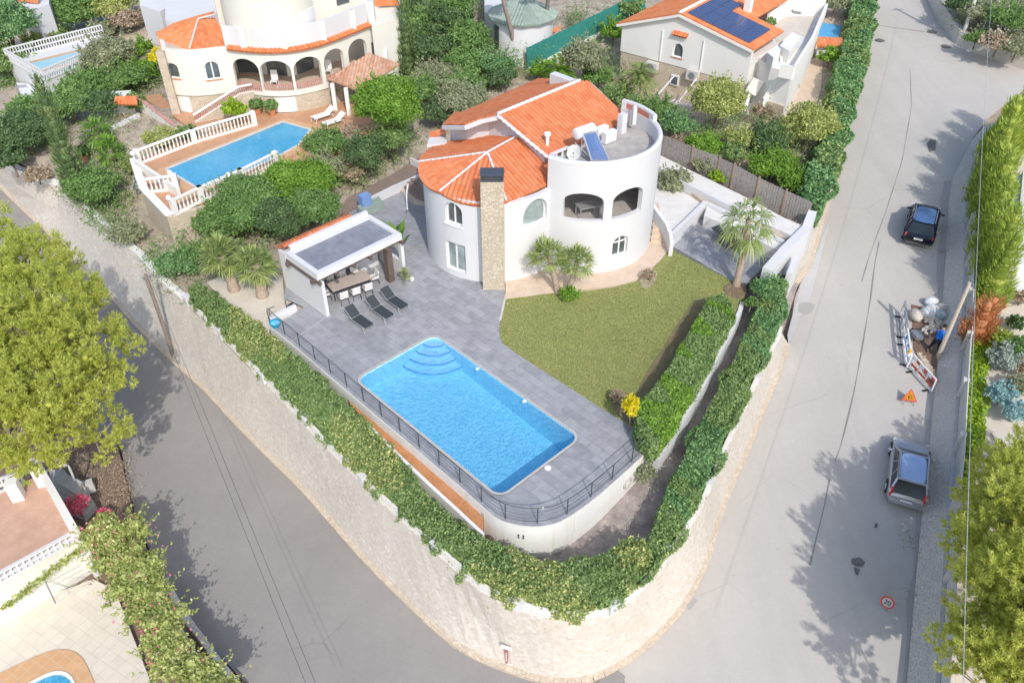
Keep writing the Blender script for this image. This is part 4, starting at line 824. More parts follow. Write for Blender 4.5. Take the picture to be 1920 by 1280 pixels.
zf = 3.0; cw_ = (Ht[2][0] + Ht[2][1]) / 2; Ht[2] = (cw_ - .5, cw_ + .5, .95, 2.25, .42)
Ht[0] = (Ht[0][0], Ht[0][1], 3.45, 5.15, .6); Ht[1] = (Ht[1][0], Ht[1][1], 3.45, 5.15, .6)
wall('tower_wall', tow, -.1, 6.8, 'white_plaster', vl, Ht, .28)
window(tow, Ht[2], vl, .16, 1, trans=1)
m = MB(); m.prism(arc(C2, R2_ - .29, 0, 350, 10), zf - .2, zf).build('balcony_floor', 'terrace_concrete', vl)
MB().prism(arc(C2, R2_ - .285, 235, 415, 10), 5.75, 6.0).build('roof_terrace', 'terrace_concrete', vl)
m = MB(); m.tube([(x, y, 6.8) for x, y in arc(C2, R2_ - .14, 234, 380)], .16, 8).build('parapet_coping', 'white_plaster', vl, 60)
# sill ledges of the balcony openings
# rooms behind: core block
ub, ue, va, vb = 30.5, 36.9, -34.5, -28.0; zr, zl = 7.5, 6.12; sl_ = (7.5 - 6.12) / 3.6
plR = (uv(30.1, -31.2, 7.5), Vector((-.70711 * 0, 0, 1))); nR = (uv(1, 0) - uv(0, 0)).cross(uv(0, 1, -sl_)).normalized(); nR = -nR if nR.z < 0 else nR; nL = (uv(1, 0) - uv(0, 0)).cross(uv(0, -1, -sl_)).normalized(); nL = -nL if nL.z < 0 else nL
plR = (uv(30.1, -31.2, 7.5), nR); plL = (uv(30.1, -31.2, 7.5), nL)
def zR(v): return 7.5 - sl_ * abs(v + 31.2)
foot = [(ub, va), (ub - .9, va), (ub - .9, -33.3), (ub, -32.6), (ub, -31.2), (ub, vb), (ue, vb), (ue, -31.2), (ue, va)]
foot = [(30.5, -28.0), (36.7, -28.0), (36.7, -31.2), (36.7, -34.9), (29.7, -34.9), (29.7, -33.4), (30.5, -32.4), (30.5, -31.2)]
MB().prism([uv(a, b) for a, b in foot], -.1, [zR(b) - .16 for a, b in foot]).build('main_wall', 'white_plaster', vl)
MB().prism([uv(a, b) for a, b in [(28.2, -32.5), (30.6, -32.5), (30.6, -28.0), (28.2, -28)]], 0, 4.9).build('inner_wall', 'white_plaster', vl)
rr0 = tiles('main_roof', [PP(a, b, plR) for a, b in [(933,217),(1087,153),(1104,152),(1168,212),(1160,233),(1028,297)]], 'orange_tiles', vl, .27)
rr1 = tiles('main_roof', [PP(a, b, plL) for a, b in [(1087,152),(933,216),(904,222),(873,234),(830,234),(853,211),(866,212),(1010,148)]], 'orange_tiles', vl, .27)
ridge('roof_ridge', [PP(933,216,plR) + Vector((0, 0, .08)), PP(1087,153,plR) + Vector((0, 0, .08))], 'white_plaster', rr0, .09)
ridge('verge', [PP(933,218,plR) + Vector((0, 0, .03)), PP(1028,297,plR) + Vector((0, 0, .03))], 'white_plaster', rr0, .085)
m = MB(); vp = [PP(a, b, plL) - Vector((0, 0, .14)) for a, b in [(933,217),(904,223),(873,235),(830,235)]]
for i in range(3): m.bar(vp[i], vp[i + 1], .12, .22)
m.build('verge', 'white_plaster', rr1)
m = MB(); vp = [PP(a, b, plL) - Vector((0, 0, .12)) for a, b in [(830,235),(853,212),(866,213),(1010,149),(1085,148)]]
for i in range(4): m.bar(vp[i], vp[i + 1], .10, .16)
m.build('eave_board', 'white_plaster', rr1)
m = MB(); a, b = PP(1104,152,plR), PP(1168,212,plR); m.bar(a - Vector((0, 0, .15)), b - Vector((0, 0, .15)), .12, .25); m.prism([uv(36.9, -31.6), uv(37.4, -31.6), uv(37.4, -33.6), uv(36.9, -33.6)], 3, 7.3); m.build('gable_wall', 'white_plaster', vl)
# lower hipped roof
A = P(914,288,6.35); J = P(970,257,6.42); ez = 5.12
ea = {k: P(*p, ez) for k, p in dict(h1=(786,305), h2=(824,361), h3=(950,379), r=(1046,338)).items()}
def on(px, a, b, c): n_ = (b - a).cross(c - a).normalized(); return PP(px[0], px[1], (a, n_ if n_.z > 0 else -n_))
lr = []
lr.append(tiles('lower_roof', [A, ea['h1'], on((787,296), A, ea['h1'], J), on((800,284), A, ea['h1'], J), on((828,267), A, ea['h1'], J), on((886,262), A, ea['h1'], J), on((905,247), A, ea['h1'], J), J], 'orange_tiles', vl, .27))
def sect(p, q):
    a, b = ea[p], ea[q]; out = [A]; c = Vector((C1[0], C1[1], 0)); t0 = math.atan2(a.y - c.y, a.x - c.x); t1 = math.atan2(b.y - c.y, b.x - c.x); dt = (t1 - t0) % (2 * math.pi); n_ = (a - A).cross(b - A).normalized(); n_ = n_ if n_.z > 0 else -n_
    ra, rb = (a - c).xy.length, (b - c).xy.length
    for i in range(9):
        t = t0 + dt * i / 8; r_ = ra + (rb - ra) * i / 8; x, y = c.x + r_ * math.cos(t), c.y + r_ * math.sin(t); z = A.z - (n_.x * (x - A.x) + n_.y * (y - A.y)) / n_.z; out.append(Vector((x, y, z)))
    return out
lr.append(tiles('lower_roof', sect('h1', 'h2'), 'orange_tiles', vl, .27)); lr.append(tiles('lower_roof', sect('h2', 'h3'), 'orange_tiles', vl, .27))
lr.append(tiles('lower_roof', [A, ea['h3'], on((1000,360), A, ea['h3'], ea['r']), ea['r'], on((1028,320), A, ea['h3'], ea['r']), on((1028,298), A, ea['h3'], ea['r']), on((974,258), A, ea['h3'], ea['r'])], 'orange_tiles', vl, .27))
up = Vector((0, 0, .09))
for i, (a, b) in enumerate(((A, J), (A, ea['h1']), (A, ea['h2']), (A, ea['h3']))): ridge('hip_ridge', [a + up, b + up * .9], 'white_plaster', lr[i], .055)
# chimney and flue
cb = P(926, 543); ch = thing if False else None
m = MB(); m.box((cb.x, cb.y + .42, 3.3), (1.2, .85, 6.7), 0); chm = m.build('chimney', 'chimney_stone', vl)
m = MB(); m.box((cb.x, cb.y + .42, 6.72), (1.16, .80, .10)); m.box((cb.x, cb.y + .42, 7.02), (1.22, .86, .05))
for sx in (-1, 1):
    for sy in (-1, 1): m.box((cb.x + sx * .52, cb.y + .42 + sy * .34, 6.87), (.06, .06, .28))
m.box((cb.x, cb.y + .42, 6.85), (.9, .55, .2)); m.build('chimney_cap', 'dark_metal', chm)
fl = PP(1026, 272, plR); m = MB(); m.lathe((fl.x, fl.y, fl.z - .3), [(.10, 0), (.10, .85), (.19, .87), (.19, 1.02), (.05, 1.06)], 12); m.build('flue', 'white_paint', vl)
# terrace stair turret, pierced parapet panel, gate
ta = P(1168,215,7.1); m = MB(); m.box((ta.x, ta.y, 6.5), (.45, .35, 1.3), R(45)); m.build('roof_pier', 'white_plaster', vl)
m = MB(); pa = P(1190,205,7.3); m.box((pa.x, pa.y, 6.9), (.22, .22, 1.0), R(20)); m.ball((pa.x, pa.y, 7.45), .1); m.build('gate_pillar', 'white_plaster', vl)
arcp = Path(arc(C2, R2_ - .02, 396, 438)); m = MB()
for z in (6.05, 6.68): pass
wall('raised_parapet', Path(arc(C2, R2_ + .003, 376, 416)), 6.7, 7.25, 'white_plaster', vl, [(.5, 2.5, 6.78, 7.12, 0)], .24)
pathmesh('brick_screen', Path(arc(C2, R2_ + .0, 376, 416)), [[(.5, 6.75), (2.5, 6.75), (2.5, 7.13), (.5, 7.13)]], -.08, -.24, 'red_brick', vl)
m = MB(); g0, g1 = P(1176,236,6.0), P(1187,228,6.0)
for i in range(6): q = g0.lerp(g1, i / 5); m.box((q.x, q.y, 6.5), (.02, .02, 1.0))
for z in (6.15, 7.0): m.bar(g0 + Vector((0, 0, z - 6)), g1 + Vector((0, 0, z - 6)), .03, .03)
m.build('roof_gate', 'grey_metal', vl)
m = MB(); a, b = P(1032,290,6.8), P(1066,276,6.8)
m.bar(a, b, .12, .12); m.bar(a - Vector((0, 0, .7)), b - Vector((0, 0, .7)), .12, .1)
for i in range(4): q = a.lerp(b, i / 3); m.bar(q, q - Vector((0, 0, .7)), .1, .1)
m.bar(a, b - Vector((0, 0, .7)), .06, .06); m.build('open_parapet', 'white_plaster', vl)
m = MB(); q = P(804,252,4.5); m.prism([P(*p, 5.3) for p in [(805,252),(835,244),(838,262),(800,268)]], 5.0, 5.15).build('porch_roof', 'white_plaster', vl)
tiles('porch_tiles', [P(805,250,5.2), P(833,240,5.5), P(836,247,5.5), P(806,256,5.2)], 'orange_tiles', vl)
MB().prism([uv(a, b) for a, b in [(28.6, -35.3), (29.9, -35.3), (29.9, -33.2), (28.6, -33.2)]], 0, 4.4).build('porch_wall', 'white_plaster', vl)
# wall lamp
# solar water heater on the roof terrace
def at(px, py, z): return P(px, py, z)
sh = thing('solar_water_heater', 'solar water heater with tilted blue collector on the round roof terrace', 'water heater', tuple(P(1120,295,6.0)))
h0, h1, l1, l0 = P(1092,251,7.5), P(1116,247,7.5), P(1142,301,6.25), P(1109,301,6.25)
uvquad('collector', [l0, l1, h1, h0], 'collector_blue', sh, .08)
m = MB()
for p_, q_ in ((l0, h0), (l1, h1), (h0, h1), (l0, l1)): m.bar(p_, q_, .06, .10)
m.bar(h0, (h0.x, h0.y + .2, 6.0), .04, .04); m.bar(h1, (h1.x, h1.y + .2, 6.0), .04, .04); m.bar(l0, (l0.x, l0.y, 6.0), .04, .04); m.build('frame', 'aluminium', sh)
c0, c1 = P(1079,252,7.45), P(1112,240,7.45); m = MB(); m.tube([c0, c0.lerp(c1, .03), c0.lerp(c1, .97), c1], [.22, .31, .31, .22], 16); m.build('tank', 'white_paint', sh, 50)
m = MB(); m.tube([P(1078,268,6.9), P(1108,296,6.3)], .03); m.tube([P(1075,272,6.6), P(1096,293,6.2)], .02); m.build('pipe', 'aluminium', sh)
dsh = thing('satellite_dish', 'white satellite dish on the villa roof terrace edge', 'satellite dish', tuple(P(1076,300,6.0)))
c = P(1076,286,6.75); m = MB(); d = Vector((-.15, -.9, .35)).normalized(); s_ = d.cross(Vector((0, 0, 1))).normalized(); u_ = s_.cross(d); k = 16; m.v = [tuple(c)] + [tuple(c + (s_ * math.cos(R(22.5 * i)) * .36 + u_ * math.sin(R(22.5 * i)) * .42) + d * .1) for i in range(k)] + [tuple(c - d * .03)] + [tuple(c + (s_ * math.cos(R(22.5 * i)) * .36 + u_ * math.sin(R(22.5 * i)) * .42) + d * .085) for i in range(k)]
m.f = [(0, 1 + i, 1 + (i + 1) % k) for i in range(k)] + [(k + 1, k + 2 + (i + 1) % k, k + 2 + i) for i in range(k)] + [(1 + i, k + 2 + i, k + 2 + (i + 1) % k, 1 + (i + 1) % k) for i in range(k)]; m.build('dish', 'dish_white', dsh)
m = MB(); m.tube([c, (c.x, c.y + .15, 6.0)], .03); m.tube([c - u_ * .38, c + d * .45], .015); m.box(tuple(c + d * .47), (.08, .08, .08)); m.build('arm', 'grey_metal', dsh)
for px, py, lab in ((1142,256,'white air conditioning unit beside the solar heater on the villa roof terrace'), (1127,248,'white air conditioning unit at the tile edge of the villa roof terrace')):
    q = P(px, py, 6.35); ac = thing('air_conditioner', lab, 'air conditioner', (q.x, q.y, 6.0), 'air conditioners on the villa roof')
    MB().box((q.x, q.y, 6.37), (.85, .35, .62), R(40)).build('casing', 'white_paint', ac); MB().box((q.x, q.y, 6.03), (.8, .3, .05), R(40)).build('foot', 'grey_metal', ac)
# furniture on the covered balcony
bt = thing('balcony_table', 'grey metal table set on the covered balcony of the white tower', 'table', tuple(P(1105,390,zf)))
q = P(1103,384,zf + .7); MB().box((q.x, q.y, zf + .72), (1.3, .8, .05), R(20)).build('table_top', 'aluminium', bt)
for sx in (-1, 1):
    for sy in (-1, 1): v_ = Matrix.Rotation(R(20), 3, 'Z') @ Vector((sx * .58, sy * .33, 0)); MB().box((q.x + v_.x, q.y + v_.y, zf + .35), (.05, .05, .7), R(20)).build('leg', 'aluminium', bt)
# outside stair curling up behind the tower
stt = thing('garden_stair', 'curved peach stone stair with white side wall beside the round tower', 'stair', tuple(P(1236,430)))
for i in range(6):
    a, b = P(1221 + i * 1.5, 452 - i * 12, .12 + i * .17), P(1252 - i * 3, 452 - i * 12, .12 + i * .17); d = (b - a).normalized(); n_ = Vector((-d.y, d.x, 0)); z = .14 + i * .17
    MB().prism([a, b, b + n_ * .75, a + n_ * .75], -.1, z).build('step', 'peach_paving', stt)
m = MB(); sw = [P(1260,456,.9), P(1258,438,1.0), P(1250,418,1.15), P(1238,402,1.3), P(1228,388,1.5), P(1222,375,1.6)]
for i in range(5): a, b = sw[i], sw[i + 1]; d = (b - a).normalized(); n_ = Vector((-d.y, d.x, 0)).normalized() * .11; m.prism([a - n_, b - n_, b + n_, a + n_], -.4, [a.z, b.z, b.z, a.z])
m.build('side_wall', 'white_plaster', stt)

# ================================================================ THE PAVILION
pv_ = thing('pool_pavilion', 'white open pool pavilion with flat grey tiled roof and dark timber beams', 'pavilion', tuple(P(640,540)))
c_ = [P(531,479,2.7), P(594,517,2.7), P(752,440,2.7), P(687,396,2.7)]
e1 = (c_[2] - c_[1]).normalized(); e1 = uv(1, 0); e2 = uv(0, 1)      # long side, short side (towards the pool)
o_ = c_[1]; LL, WW = 5.55, 2.85
def pl(a, b, z=0.): q = o_ + e1 * a - e2 * b; return Vector((q.x, q.y, z))
m = MB(); t_ = .28
m.prism([pl(0, 0), pl(LL, 0), pl(LL, t_), pl(0, t_)], 2.38, 2.78); m.prism([pl(0, WW - t_), pl(LL, WW - t_), pl(LL, WW), pl(0, WW)], 2.381, 2.781); m.prism([pl(0.001, t_), pl(t_, t_), pl(t_, WW - t_), pl(0.001, WW - t_)], 2.382, 2.779); m.prism([pl(LL - t_, t_), pl(LL - .001, t_), pl(LL - .001, WW - t_), pl(LL - t_, WW - t_)], 2.382, 2.779)
m.build('roof_parapet', 'white_plaster', pv_)
MB().prism([pl(t_, t_), pl(LL - t_, t_), pl(LL - t_, WW - t_), pl(t_, WW - t_)], 2.40, 2.66).build('roof', 'roof_grey', pv_)
m = MB(); m.prism([pl(.12, -.05), pl(.32, -.05), pl(.32, WW + .4), pl(.12, WW + .4)], 0, 2.2); m.build('side_wall', 'white_plaster', pv_)
m = MB(); m.prism([pl(LL - .1, 1.4), pl(LL + .1, 1.4), pl(LL + .1, WW), pl(LL - .1, WW)], 0, 2.3); m.prism([pl(LL - .1, .3), pl(LL + .1, .3), pl(LL + .1, 1.4), pl(LL - .1, 1.4)], 0, .9); m.prism([pl(LL - .1, .05), pl(LL + .1, .05), pl(LL + .1, .3), pl(LL - .1, .3)], 0, 2.3); m.build('end_wall', 'white_plaster', pv_)
m = MB(); m.prism([pl(.35, WW), pl(LL - .1, WW), pl(LL - .1, WW + .22), pl(.35, WW + .22)], 0, 3.0); m.prism([pl(.12, WW + .4), pl(LL - 1., WW + .4), pl(LL - 1., WW + 1.0), pl(.12, WW + 1.0)], 0, 2.45); m.build('back_wall', 'white_plaster', pv_)
tiles('coping_tiles', [pl(.1, WW + .28, 3.05), pl(LL - 1.0, WW + .28, 3.05), pl(LL - 1.0, WW + 1.05, 2.65), pl(.1, WW + 1.05, 2.65)], 'orange_tiles', pv_, .25)
m = MB()
for b in (.25, WW - .3): m.bar(pl(-.25, b, 2.26), pl(LL + .05, b, 2.26), .2, .2)
for a in (.0, 1.1, 2.2, 3.3, 4.4, LL - .1): m.bar(pl(a, -.25, 2.30), pl(a, WW, 2.30), .14, .16)
m.build('beam', 'dark_wood', pv_)
m = MB(); q = P(732,528); m.box((q.x, q.y + .1, 1.1), (.36, .36, 2.2), R(45)); m.build('post', 'dark_wood', pv_)
m = MB(); m.prism([pl(LL - 1.9, WW - .9), pl(LL - .4, WW - .9), pl(LL - .4, WW - .35), pl(LL - 1.9, WW - .35)], 0, .9); m.build('counter', 'white_plaster', pv_)
# dining table and chairs (local builds, copied)
dt = thing('dining_table', 'long taupe outdoor dining table under the pavilion roof', 'table', tuple(P(652,527)))
tc = P(654,526,.75); a1 = (P(687,512,.75) - P(628,532,.75)); a1.z = 0; a1.normalize(); a2 = Vector((-a1.y, a1.x, 0)); TL, TW = 2.3, .95; ang = math.atan2(a1.y, a1.x)
MB().box((tc.x, tc.y, .74), (TL, TW, .05), ang).build('table_top', 'table_top', dt)
for sx in (-1, 1):
    for sy in (-1, 1): q = tc + a1 * sx * (TL / 2 - .1) + a2 * sy * (TW / 2 - .1); MB().box((q.x, q.y, .36), (.06, .06, .71), ang).build('leg', 'dark_metal', dt)
def chair0():
    t = thing('dining_chair', 'x', 'chair', (0, 0, 0), 'chairs round the pavilion table')
    MB().box((0, 0, .45), (.48, .46, .07)).build('seat', 'white_fabric', t); MB().bar((-.2, 0, .50), (-.27, 0, .86), .46, .05, (1, 0, 0)).build('backrest', 'white_fabric', t)
    for sx in (-1, 1):
        for sy in (-1, 1): MB().bar((sx * .2, sy * .2, .42), (sx * .25, sy * .23, 0), .03, .03).build('leg', 'dark_metal', t)
        MB().tube([(.2, sx * .24, .45), (.18, sx * .26, .66), (-.24, sx * .25, .68)], .018, 5).build('armrest', 'dark_metal', t)
    return t
def dup(o, loc, rz, label):
    c = o.copy(); COL.objects.link(c); c.location = loc; c.rotation_euler = (0, 0, rz); c['label'] = label
    for k in list(o.children):
        d = k.copy(); COL.objects.link(d); d.parent = c
        for k2 in list(k.children): e = k2.copy(); COL.objects.link(e); e.parent = d
    return c
c0 = chair0(); spots = []
lab = ['white dining chair at the pool end of the pavilion table', 'white dining chair on the open side, nearest the white side wall', 'white dining chair on the open side at the table middle', 'white dining chair on the open side, nearest the dark timber post', 'white dining chair at the far table end behind the timber post', 'white dining chair on the shaded back side, nearest the white side wall', 'white dining chair on the shaded back side at the table middle', 'white dining chair on the shaded back side, nearest the counter']
spots.append((tc - a1 * (TL / 2 + .28), ang))
for f in (-.72, 0., .72): spots.append((tc + a1 * f - a2 * (TW / 2 + .25), ang + math.pi / 2))
spots.append((tc + a1 * (TL / 2 + .28), ang + math.pi))
for f in (-.72, 0., .72): spots.append((tc + a1 * f + a2 * (TW / 2 + .25), ang - math.pi / 2))
for i, (q, r_) in enumerate(spots):
    if i == 0: c0.location = (q.x, q.y, 0); c0.rotation_euler = (0, 0, r_); c0['label'] = lab[0]
    else: dup(c0, (q.x, q.y, 0), r_, lab[i])
# sun loungers
def lounger0(nm, fab, fr, grp):
    t = thing(nm, 'x', 'sun lounger', (0, 0, 0), grp)
    MB().add([(0, -.28, .34), (1.1, -.28, .34), (1.1, .28, .34), (0, .28, .34), (0, -.28, .31), (1.1, -.28, .31), (1.1, .28, .31), (0, .28, .31)], [(0, 1, 2, 3), (7, 6, 5, 4), (0, 4, 5, 1), (1, 5, 6, 2), (2, 6, 7, 3), (3, 7, 4, 0)]).build('seat', fab, t)
    MB().bar((-.03, 0, .34), (-.60, 0, .74), .56, .035, (0, 0, 1)).build('backrest', fab, t)
    for s in (-1, 1):
        MB().tube([(1.18, s * .32, .30), (1.10, s * .32, .335), (-.4, s * .32, .335)], .018, 6).build('rail', fr, t)
        MB().tube([(.95, s * .32, .33), (1.12, s * .33, .0)], .018, 6).build('leg', fr, t); MB().tube([(-.25, s * .33, .33), (-.42, s * .34, .0)], .018, 6).build('leg', fr, t)
        MB().tube([(-.03, s * .30, .35), (-.62, s * .30, .76)], .016, 6).build('back_rail', fr, t)
    MB().bar((-.02, -.32, .345), (-.02, .32, .345), .04, .03).build('crossbar', fr, t); return t
l0 = lounger0('sun_lounger', 'charcoal_mesh', 'aluminium', 'sun loungers on the pool deck'); f_, h_ = P(694,614,.3), P(658,576,.78); rz = math.atan2(f_.y - h_.y, f_.x - h_.x)
for i, ((fx, fy), lb) in enumerate((((692,611), 'black mesh sun lounger on the deck closest to the pool railing, white frame'), ((731,593), 'black mesh sun lounger, middle one of three on the pool deck'), ((758,575), 'black mesh sun lounger closest to the house among the three on the pool deck'))):
    q = P(fx, fy, .32); d = Vector((math.cos(rz), math.sin(rz), 0)); p = q - d * 1.1
    if i == 0: l0.location = (p.x, p.y, 0); l0.rotation_euler = (0, 0, rz); l0['label'] = lb
    else: dup(l0, (p.x, p.y, 0), rz, lb)
# pot plant, parasol foot
pt = thing('potted_plant', 'spiky plant in a white pot beside the pavilion end wall', 'potted plant', tuple(P(760,523)))
MB().lathe(P(760,523), [(.16, 0), (.24, .32), (.26, .33), (.22, .3)], 14).build('pot', 'pale_concrete', pt); F = Leaves(seed()); q = P(759,519, .5); 
F.twigs((q.x, q.y, .3), (q.x, q.y, .8), .5, .09, 90); F.build('foliage', 'leaf_olive', pt)
q = P(772,520,.25); tag(MB().ball((q.x, q.y, .14), .14, 12, 8).build('garden_lamp', 'white_paint', None, 60), 'small white globe lamp on the deck by the potted plant', 'lamp')
pb = thing('parasol_base', 'dark round parasol base with steel tube on the pale gravel', 'parasol base', tuple(P(548,574,-.3)))
MB().lathe(P(548,574,-.28), [(.25, 0), (.25, .06), (.08, .10)], 16).build('foot', 'dark_metal', pb); MB().tube([P(548,574,-.2), P(548,574,.15)], .03).build('tube', 'aluminium', pb)
struct(MB().prism([P(*p, -.35) for p in [(388,530),(425,512),(470,500),(530,520),(533,556),(580,572),(556,586),(508,608),(500,640),(430,575)]], -1.4, -.35).build('gravel_bed', 'cream_gravel'))
# ================================================================ GARDEN GROUND BEHIND THE LANE AND BEHIND THE VILLA
gp = [tuple(p[:2]) for p in ptop2] + [tuple(P(a, b, z)[:2]) for a, b, z in [(330,570,-1),(420,560,-.6),(560,600,-.6),(800,560,-.6),(1000,560,-.6),(1300,600,-.6),(1380,540,-.6),(1440,520,-.6),(1480,500,-.4),(1510,450,-.4),(1535,375,-.2),(1552,325,0),(1566,240,.3),(1585,180,.6),(1605,90,1.2),(1625,0,1.8),(1640,-200,3)]] + [(60, 180), (-40, 190), (-110, 150), (-95, 90)]
drape('garden_ground', gp, pitted(gard), 'soil', 0., 1.5)
def pslab(name, px, z, mat, depth=3.): return struct(MB().prism([P(a, b, z) for a, b in px], z - depth, z).build(name, mat))
def lowwall(name, label, pts, h, mat='white_plaster', th=.2, cat='low wall', depth=1.5, cap=None, group=None):
    """pts: (px, py, z of the top)"""
    q = [P(*p) for p in pts]; t = thing(name, label, cat, tuple(q[0] - Vector((0, 0, h))), group); m = MB(); c = MB()
    for i in range(len(q) - 1):
        a, b = q[i], q[i + 1]; d = (b - a); d.z = 0; d.normalize(); n = Vector((-d.y, d.x, 0)) * th / 2; m.prism([a - n, b - n, b + n, a + n], min(a.z, b.z) - h - depth * 0, [a.z, b.z, b.z, a.z])
        if cap: n2 = n * 1.4; c.prism([a - n2, b - n2, b + n2, a + n2], [a.z, b.z, b.z, a.z], [a.z + .05, b.z + .05, b.z + .05, a.z + .05])
    m.build('wall_body', mat, t)
    if cap: c.build('cap', cap, t)
    return t
# right-hand patio and white terraces beside the villa
flat('side_patio', [(1263,462),(1320,404),(1352,412),(1468,466),(1400,530),(1378,530)], .008, 'grey_tiles')
pslab('white_gravel_bed', [(1222,385),(1233,325),(1262,342),(1290,360),(1324,380),(1262,440),(1250,420),(1238,400)], .65, 'white_gravel')
pslab('rock_bed', [(1284,352),(1300,346),(1400,395),(1470,440),(1462,452),(1322,380)], .9, 'rock_edge')
pslab('upper_gravel_path', [(1236,290),(1300,322),(1385,363),(1470,408),(1508,425),(1490,445),(1372,388),(1300,352),(1232,318)], 1.15, 'white_gravel')
pslab('patio_back_bed', [(1326,388),(1480,462),(1466,472),(1352,418),(1320,404)], .8, 'white_gravel')
lowwall('patio_wall', 'white rendered wall between the gravel bed and the side patio with loungers', [(1262,436,.95),(1322,377,1.0)], 1.1, th=.22)
lowwall('patio_wall', 'long white rendered wall behind the two dark loungers', [(1322,378,1.0),(1366,398,1.0),(1470,452,1.0)], 1.1, th=.25)
lowwall('terrace_kerb', 'white kerb wall edging the upper gravel path by the gold rocks', [(1232,316,1.3),(1300,350,1.3),(1372,386,1.3),(1395,400,1.3)], .6, th=.16)
lowwall('garden_wall', 'low white wall between the lawn hedge and the dark gravel strip', [(1392,566,.1),(1388,580,.1),(1370,622,.1),(1345,664,.05),(1320,716,.0),(1290,766,-.05),(1265,806,-.1),(1232,846,-.15)], 1.7, th=.22)
gw = lowwall('gate_wall', 'tall white wall with slanted top beside the road gate', [(1438,504,1.35),(1475,462,1.35),(1512,426,1.35),(1524,395,1.5)], 3.2, th=.5)
lowwall('gate_wall', 'short white pier wall on the road side of the driveway gate', [(1480,512,.9),(1496,480,.9)], 3., th=.3)
t = thing('driveway_gate', 'dark slatted driveway gate between the white walls at the road', 'gate', tuple(P(1462,520,-1)))
m = MB(); a, b = P(1448,512,.3), P(1482,517,.3)
for i in range(9): q = a.lerp(b, i / 8); m.box((q.x, q.y, -.6), (.10, .04, 1.7))
m.build('slats', 'dark_wood', t); m = MB(); m.bar(a, b, .07, .07); m.bar(a - Vector((0, 0, 1.5)), b - Vector((0, 0, 1.5)), .07, .07); m.build('gate_frame', 'dark_metal', t)
revet('stone_retaining_wall', 'short cream stone wall below the white gate wall at the road edge', [(1490,533),(1512,505),(1524,470),(1536,425),(1553,368)], [(1482,528),(1496,496),(1510,462),(1524,420),(1538,368)], lambda t: -.5 + .3 * t)
l1 = lounger0('sun_lounger', 'dark_cushion', 'dark_metal', 'dark loungers on the side patio')
q0, q1 = P(1340,438,.3), P(1372,456,.3); dd = P(1372,458,.3) - P(1345,440,.3); rz2 = math.atan2(dd.y, dd.x)
for i, ((px, py), lb) in enumerate((((1352,444), 'dark cushioned lounger on the side patio, closer to the tower'), ((1376,452), 'dark cushioned lounger on the side patio, under the tall palm crown'))):
    q = P(px, py, .3)
    if i == 0: l1.location = (q.x, q.y, 0); l1.rotation_euler = (0, 0, rz2); l1['label'] = lb
    else: dup(l1, (q.x, q.y, 0), rz2, lb)
# wooden fence
fp = [(1238,252,2.5),(1300,276,2.5),(1350,296,2.4),(1378,309,2.4),(1424,334,2.2),(1475,358,2.0),(1524,380,1.8)]
ft = thing('board_fence', 'weathered grey board fence between the two gardens', 'fence', tuple(P(1400,330,1)))
m = MB()
for i in range(len(fp) - 1):
    a, b = P(*fp[i]), P(*fp[i + 1]); k = int((b - a).length / .16); an = math.atan2((b - a).y, (b - a).x)
    for j in range(k): q = a.lerp(b, (j + .5) / k); m.box((q.x, q.y + .01 * (j % 2), q.z - .85 + .015 * math.sin(j * 2.1 + i)), (.148, .025, 1.7), an)
    MB().box((a.x, a.y, a.z - .8), (.1, .12, 1.85), an).build('post', 'wood', ft)
m.build('boards', 'grey_wood', ft)

# ---- area behind the pavilion and villa: brown decking walk, rocks, stair, chest
pslab('brown_walk', [(640,395),(650,372),(730,330),(790,292),(800,300),(792,322),(735,352),(690,376),(655,396)], .05, 'brown_deck', 1.2)
lowwall('garden_wall', 'white low wall between the brown walk and the grey deck behind the villa', [(684,376,.5),(736,350,.55),(790,326,.6)], .7, th=.22)
lowwall('garden_wall', 'white kerb climbing behind the villa beside the brown walk', [(770,296,.5),(800,310,.5)], .5, th=.15)
bx = thing('storage_bench', 'grey-green slatted storage bench by the white wall behind the pavilion', 'bench', tuple(P(696,386)))
q = P(692,386,.35); m = MB(); 
for i in range(4): m.box((q.x + .12 * i * .7, q.y - .12 * i * .7, .62 - .08 * i), (1.7, .16, .05), R(45))
m.box((q.x + .15, q.y - .15, .28), (1.65, .5, .5), R(45)); m.build('slats', 'green_roof', bx)
q = P(685,382,.6); tag(MB().box((q.x, q.y, .8), (.7, .5, .9), R(45)).build('gas_cabinet', 'cover_blue'), 'pale blue cabinet at the back corner of the pavilion', 'cabinet')
sp = thing('garden_steps', 'dark curved stone steps tucked under the villa eave beside the grey deck', 'steps', tuple(P(778,372)))
for i in range(4): MB().prism([P(a, b, .15 + i * .18) for a, b in [(745 + i * 8,352 - i * 6),(775 + i * 6,378 - i * 9),(800,384 - i * 9),(800,330),(770,335)]], 0, .15 + i * .18).build('step', 'pale_wood' if i == 0 else 'brown_deck', sp)
m = MB(); m.tube([P(764,392,.0), P(762,365,.6), P(765,345,1.0)], .05); m.tube([P(764,392,.05), P(764,392,.8)], .04); m.build('handrail', 'white_paint', sp)

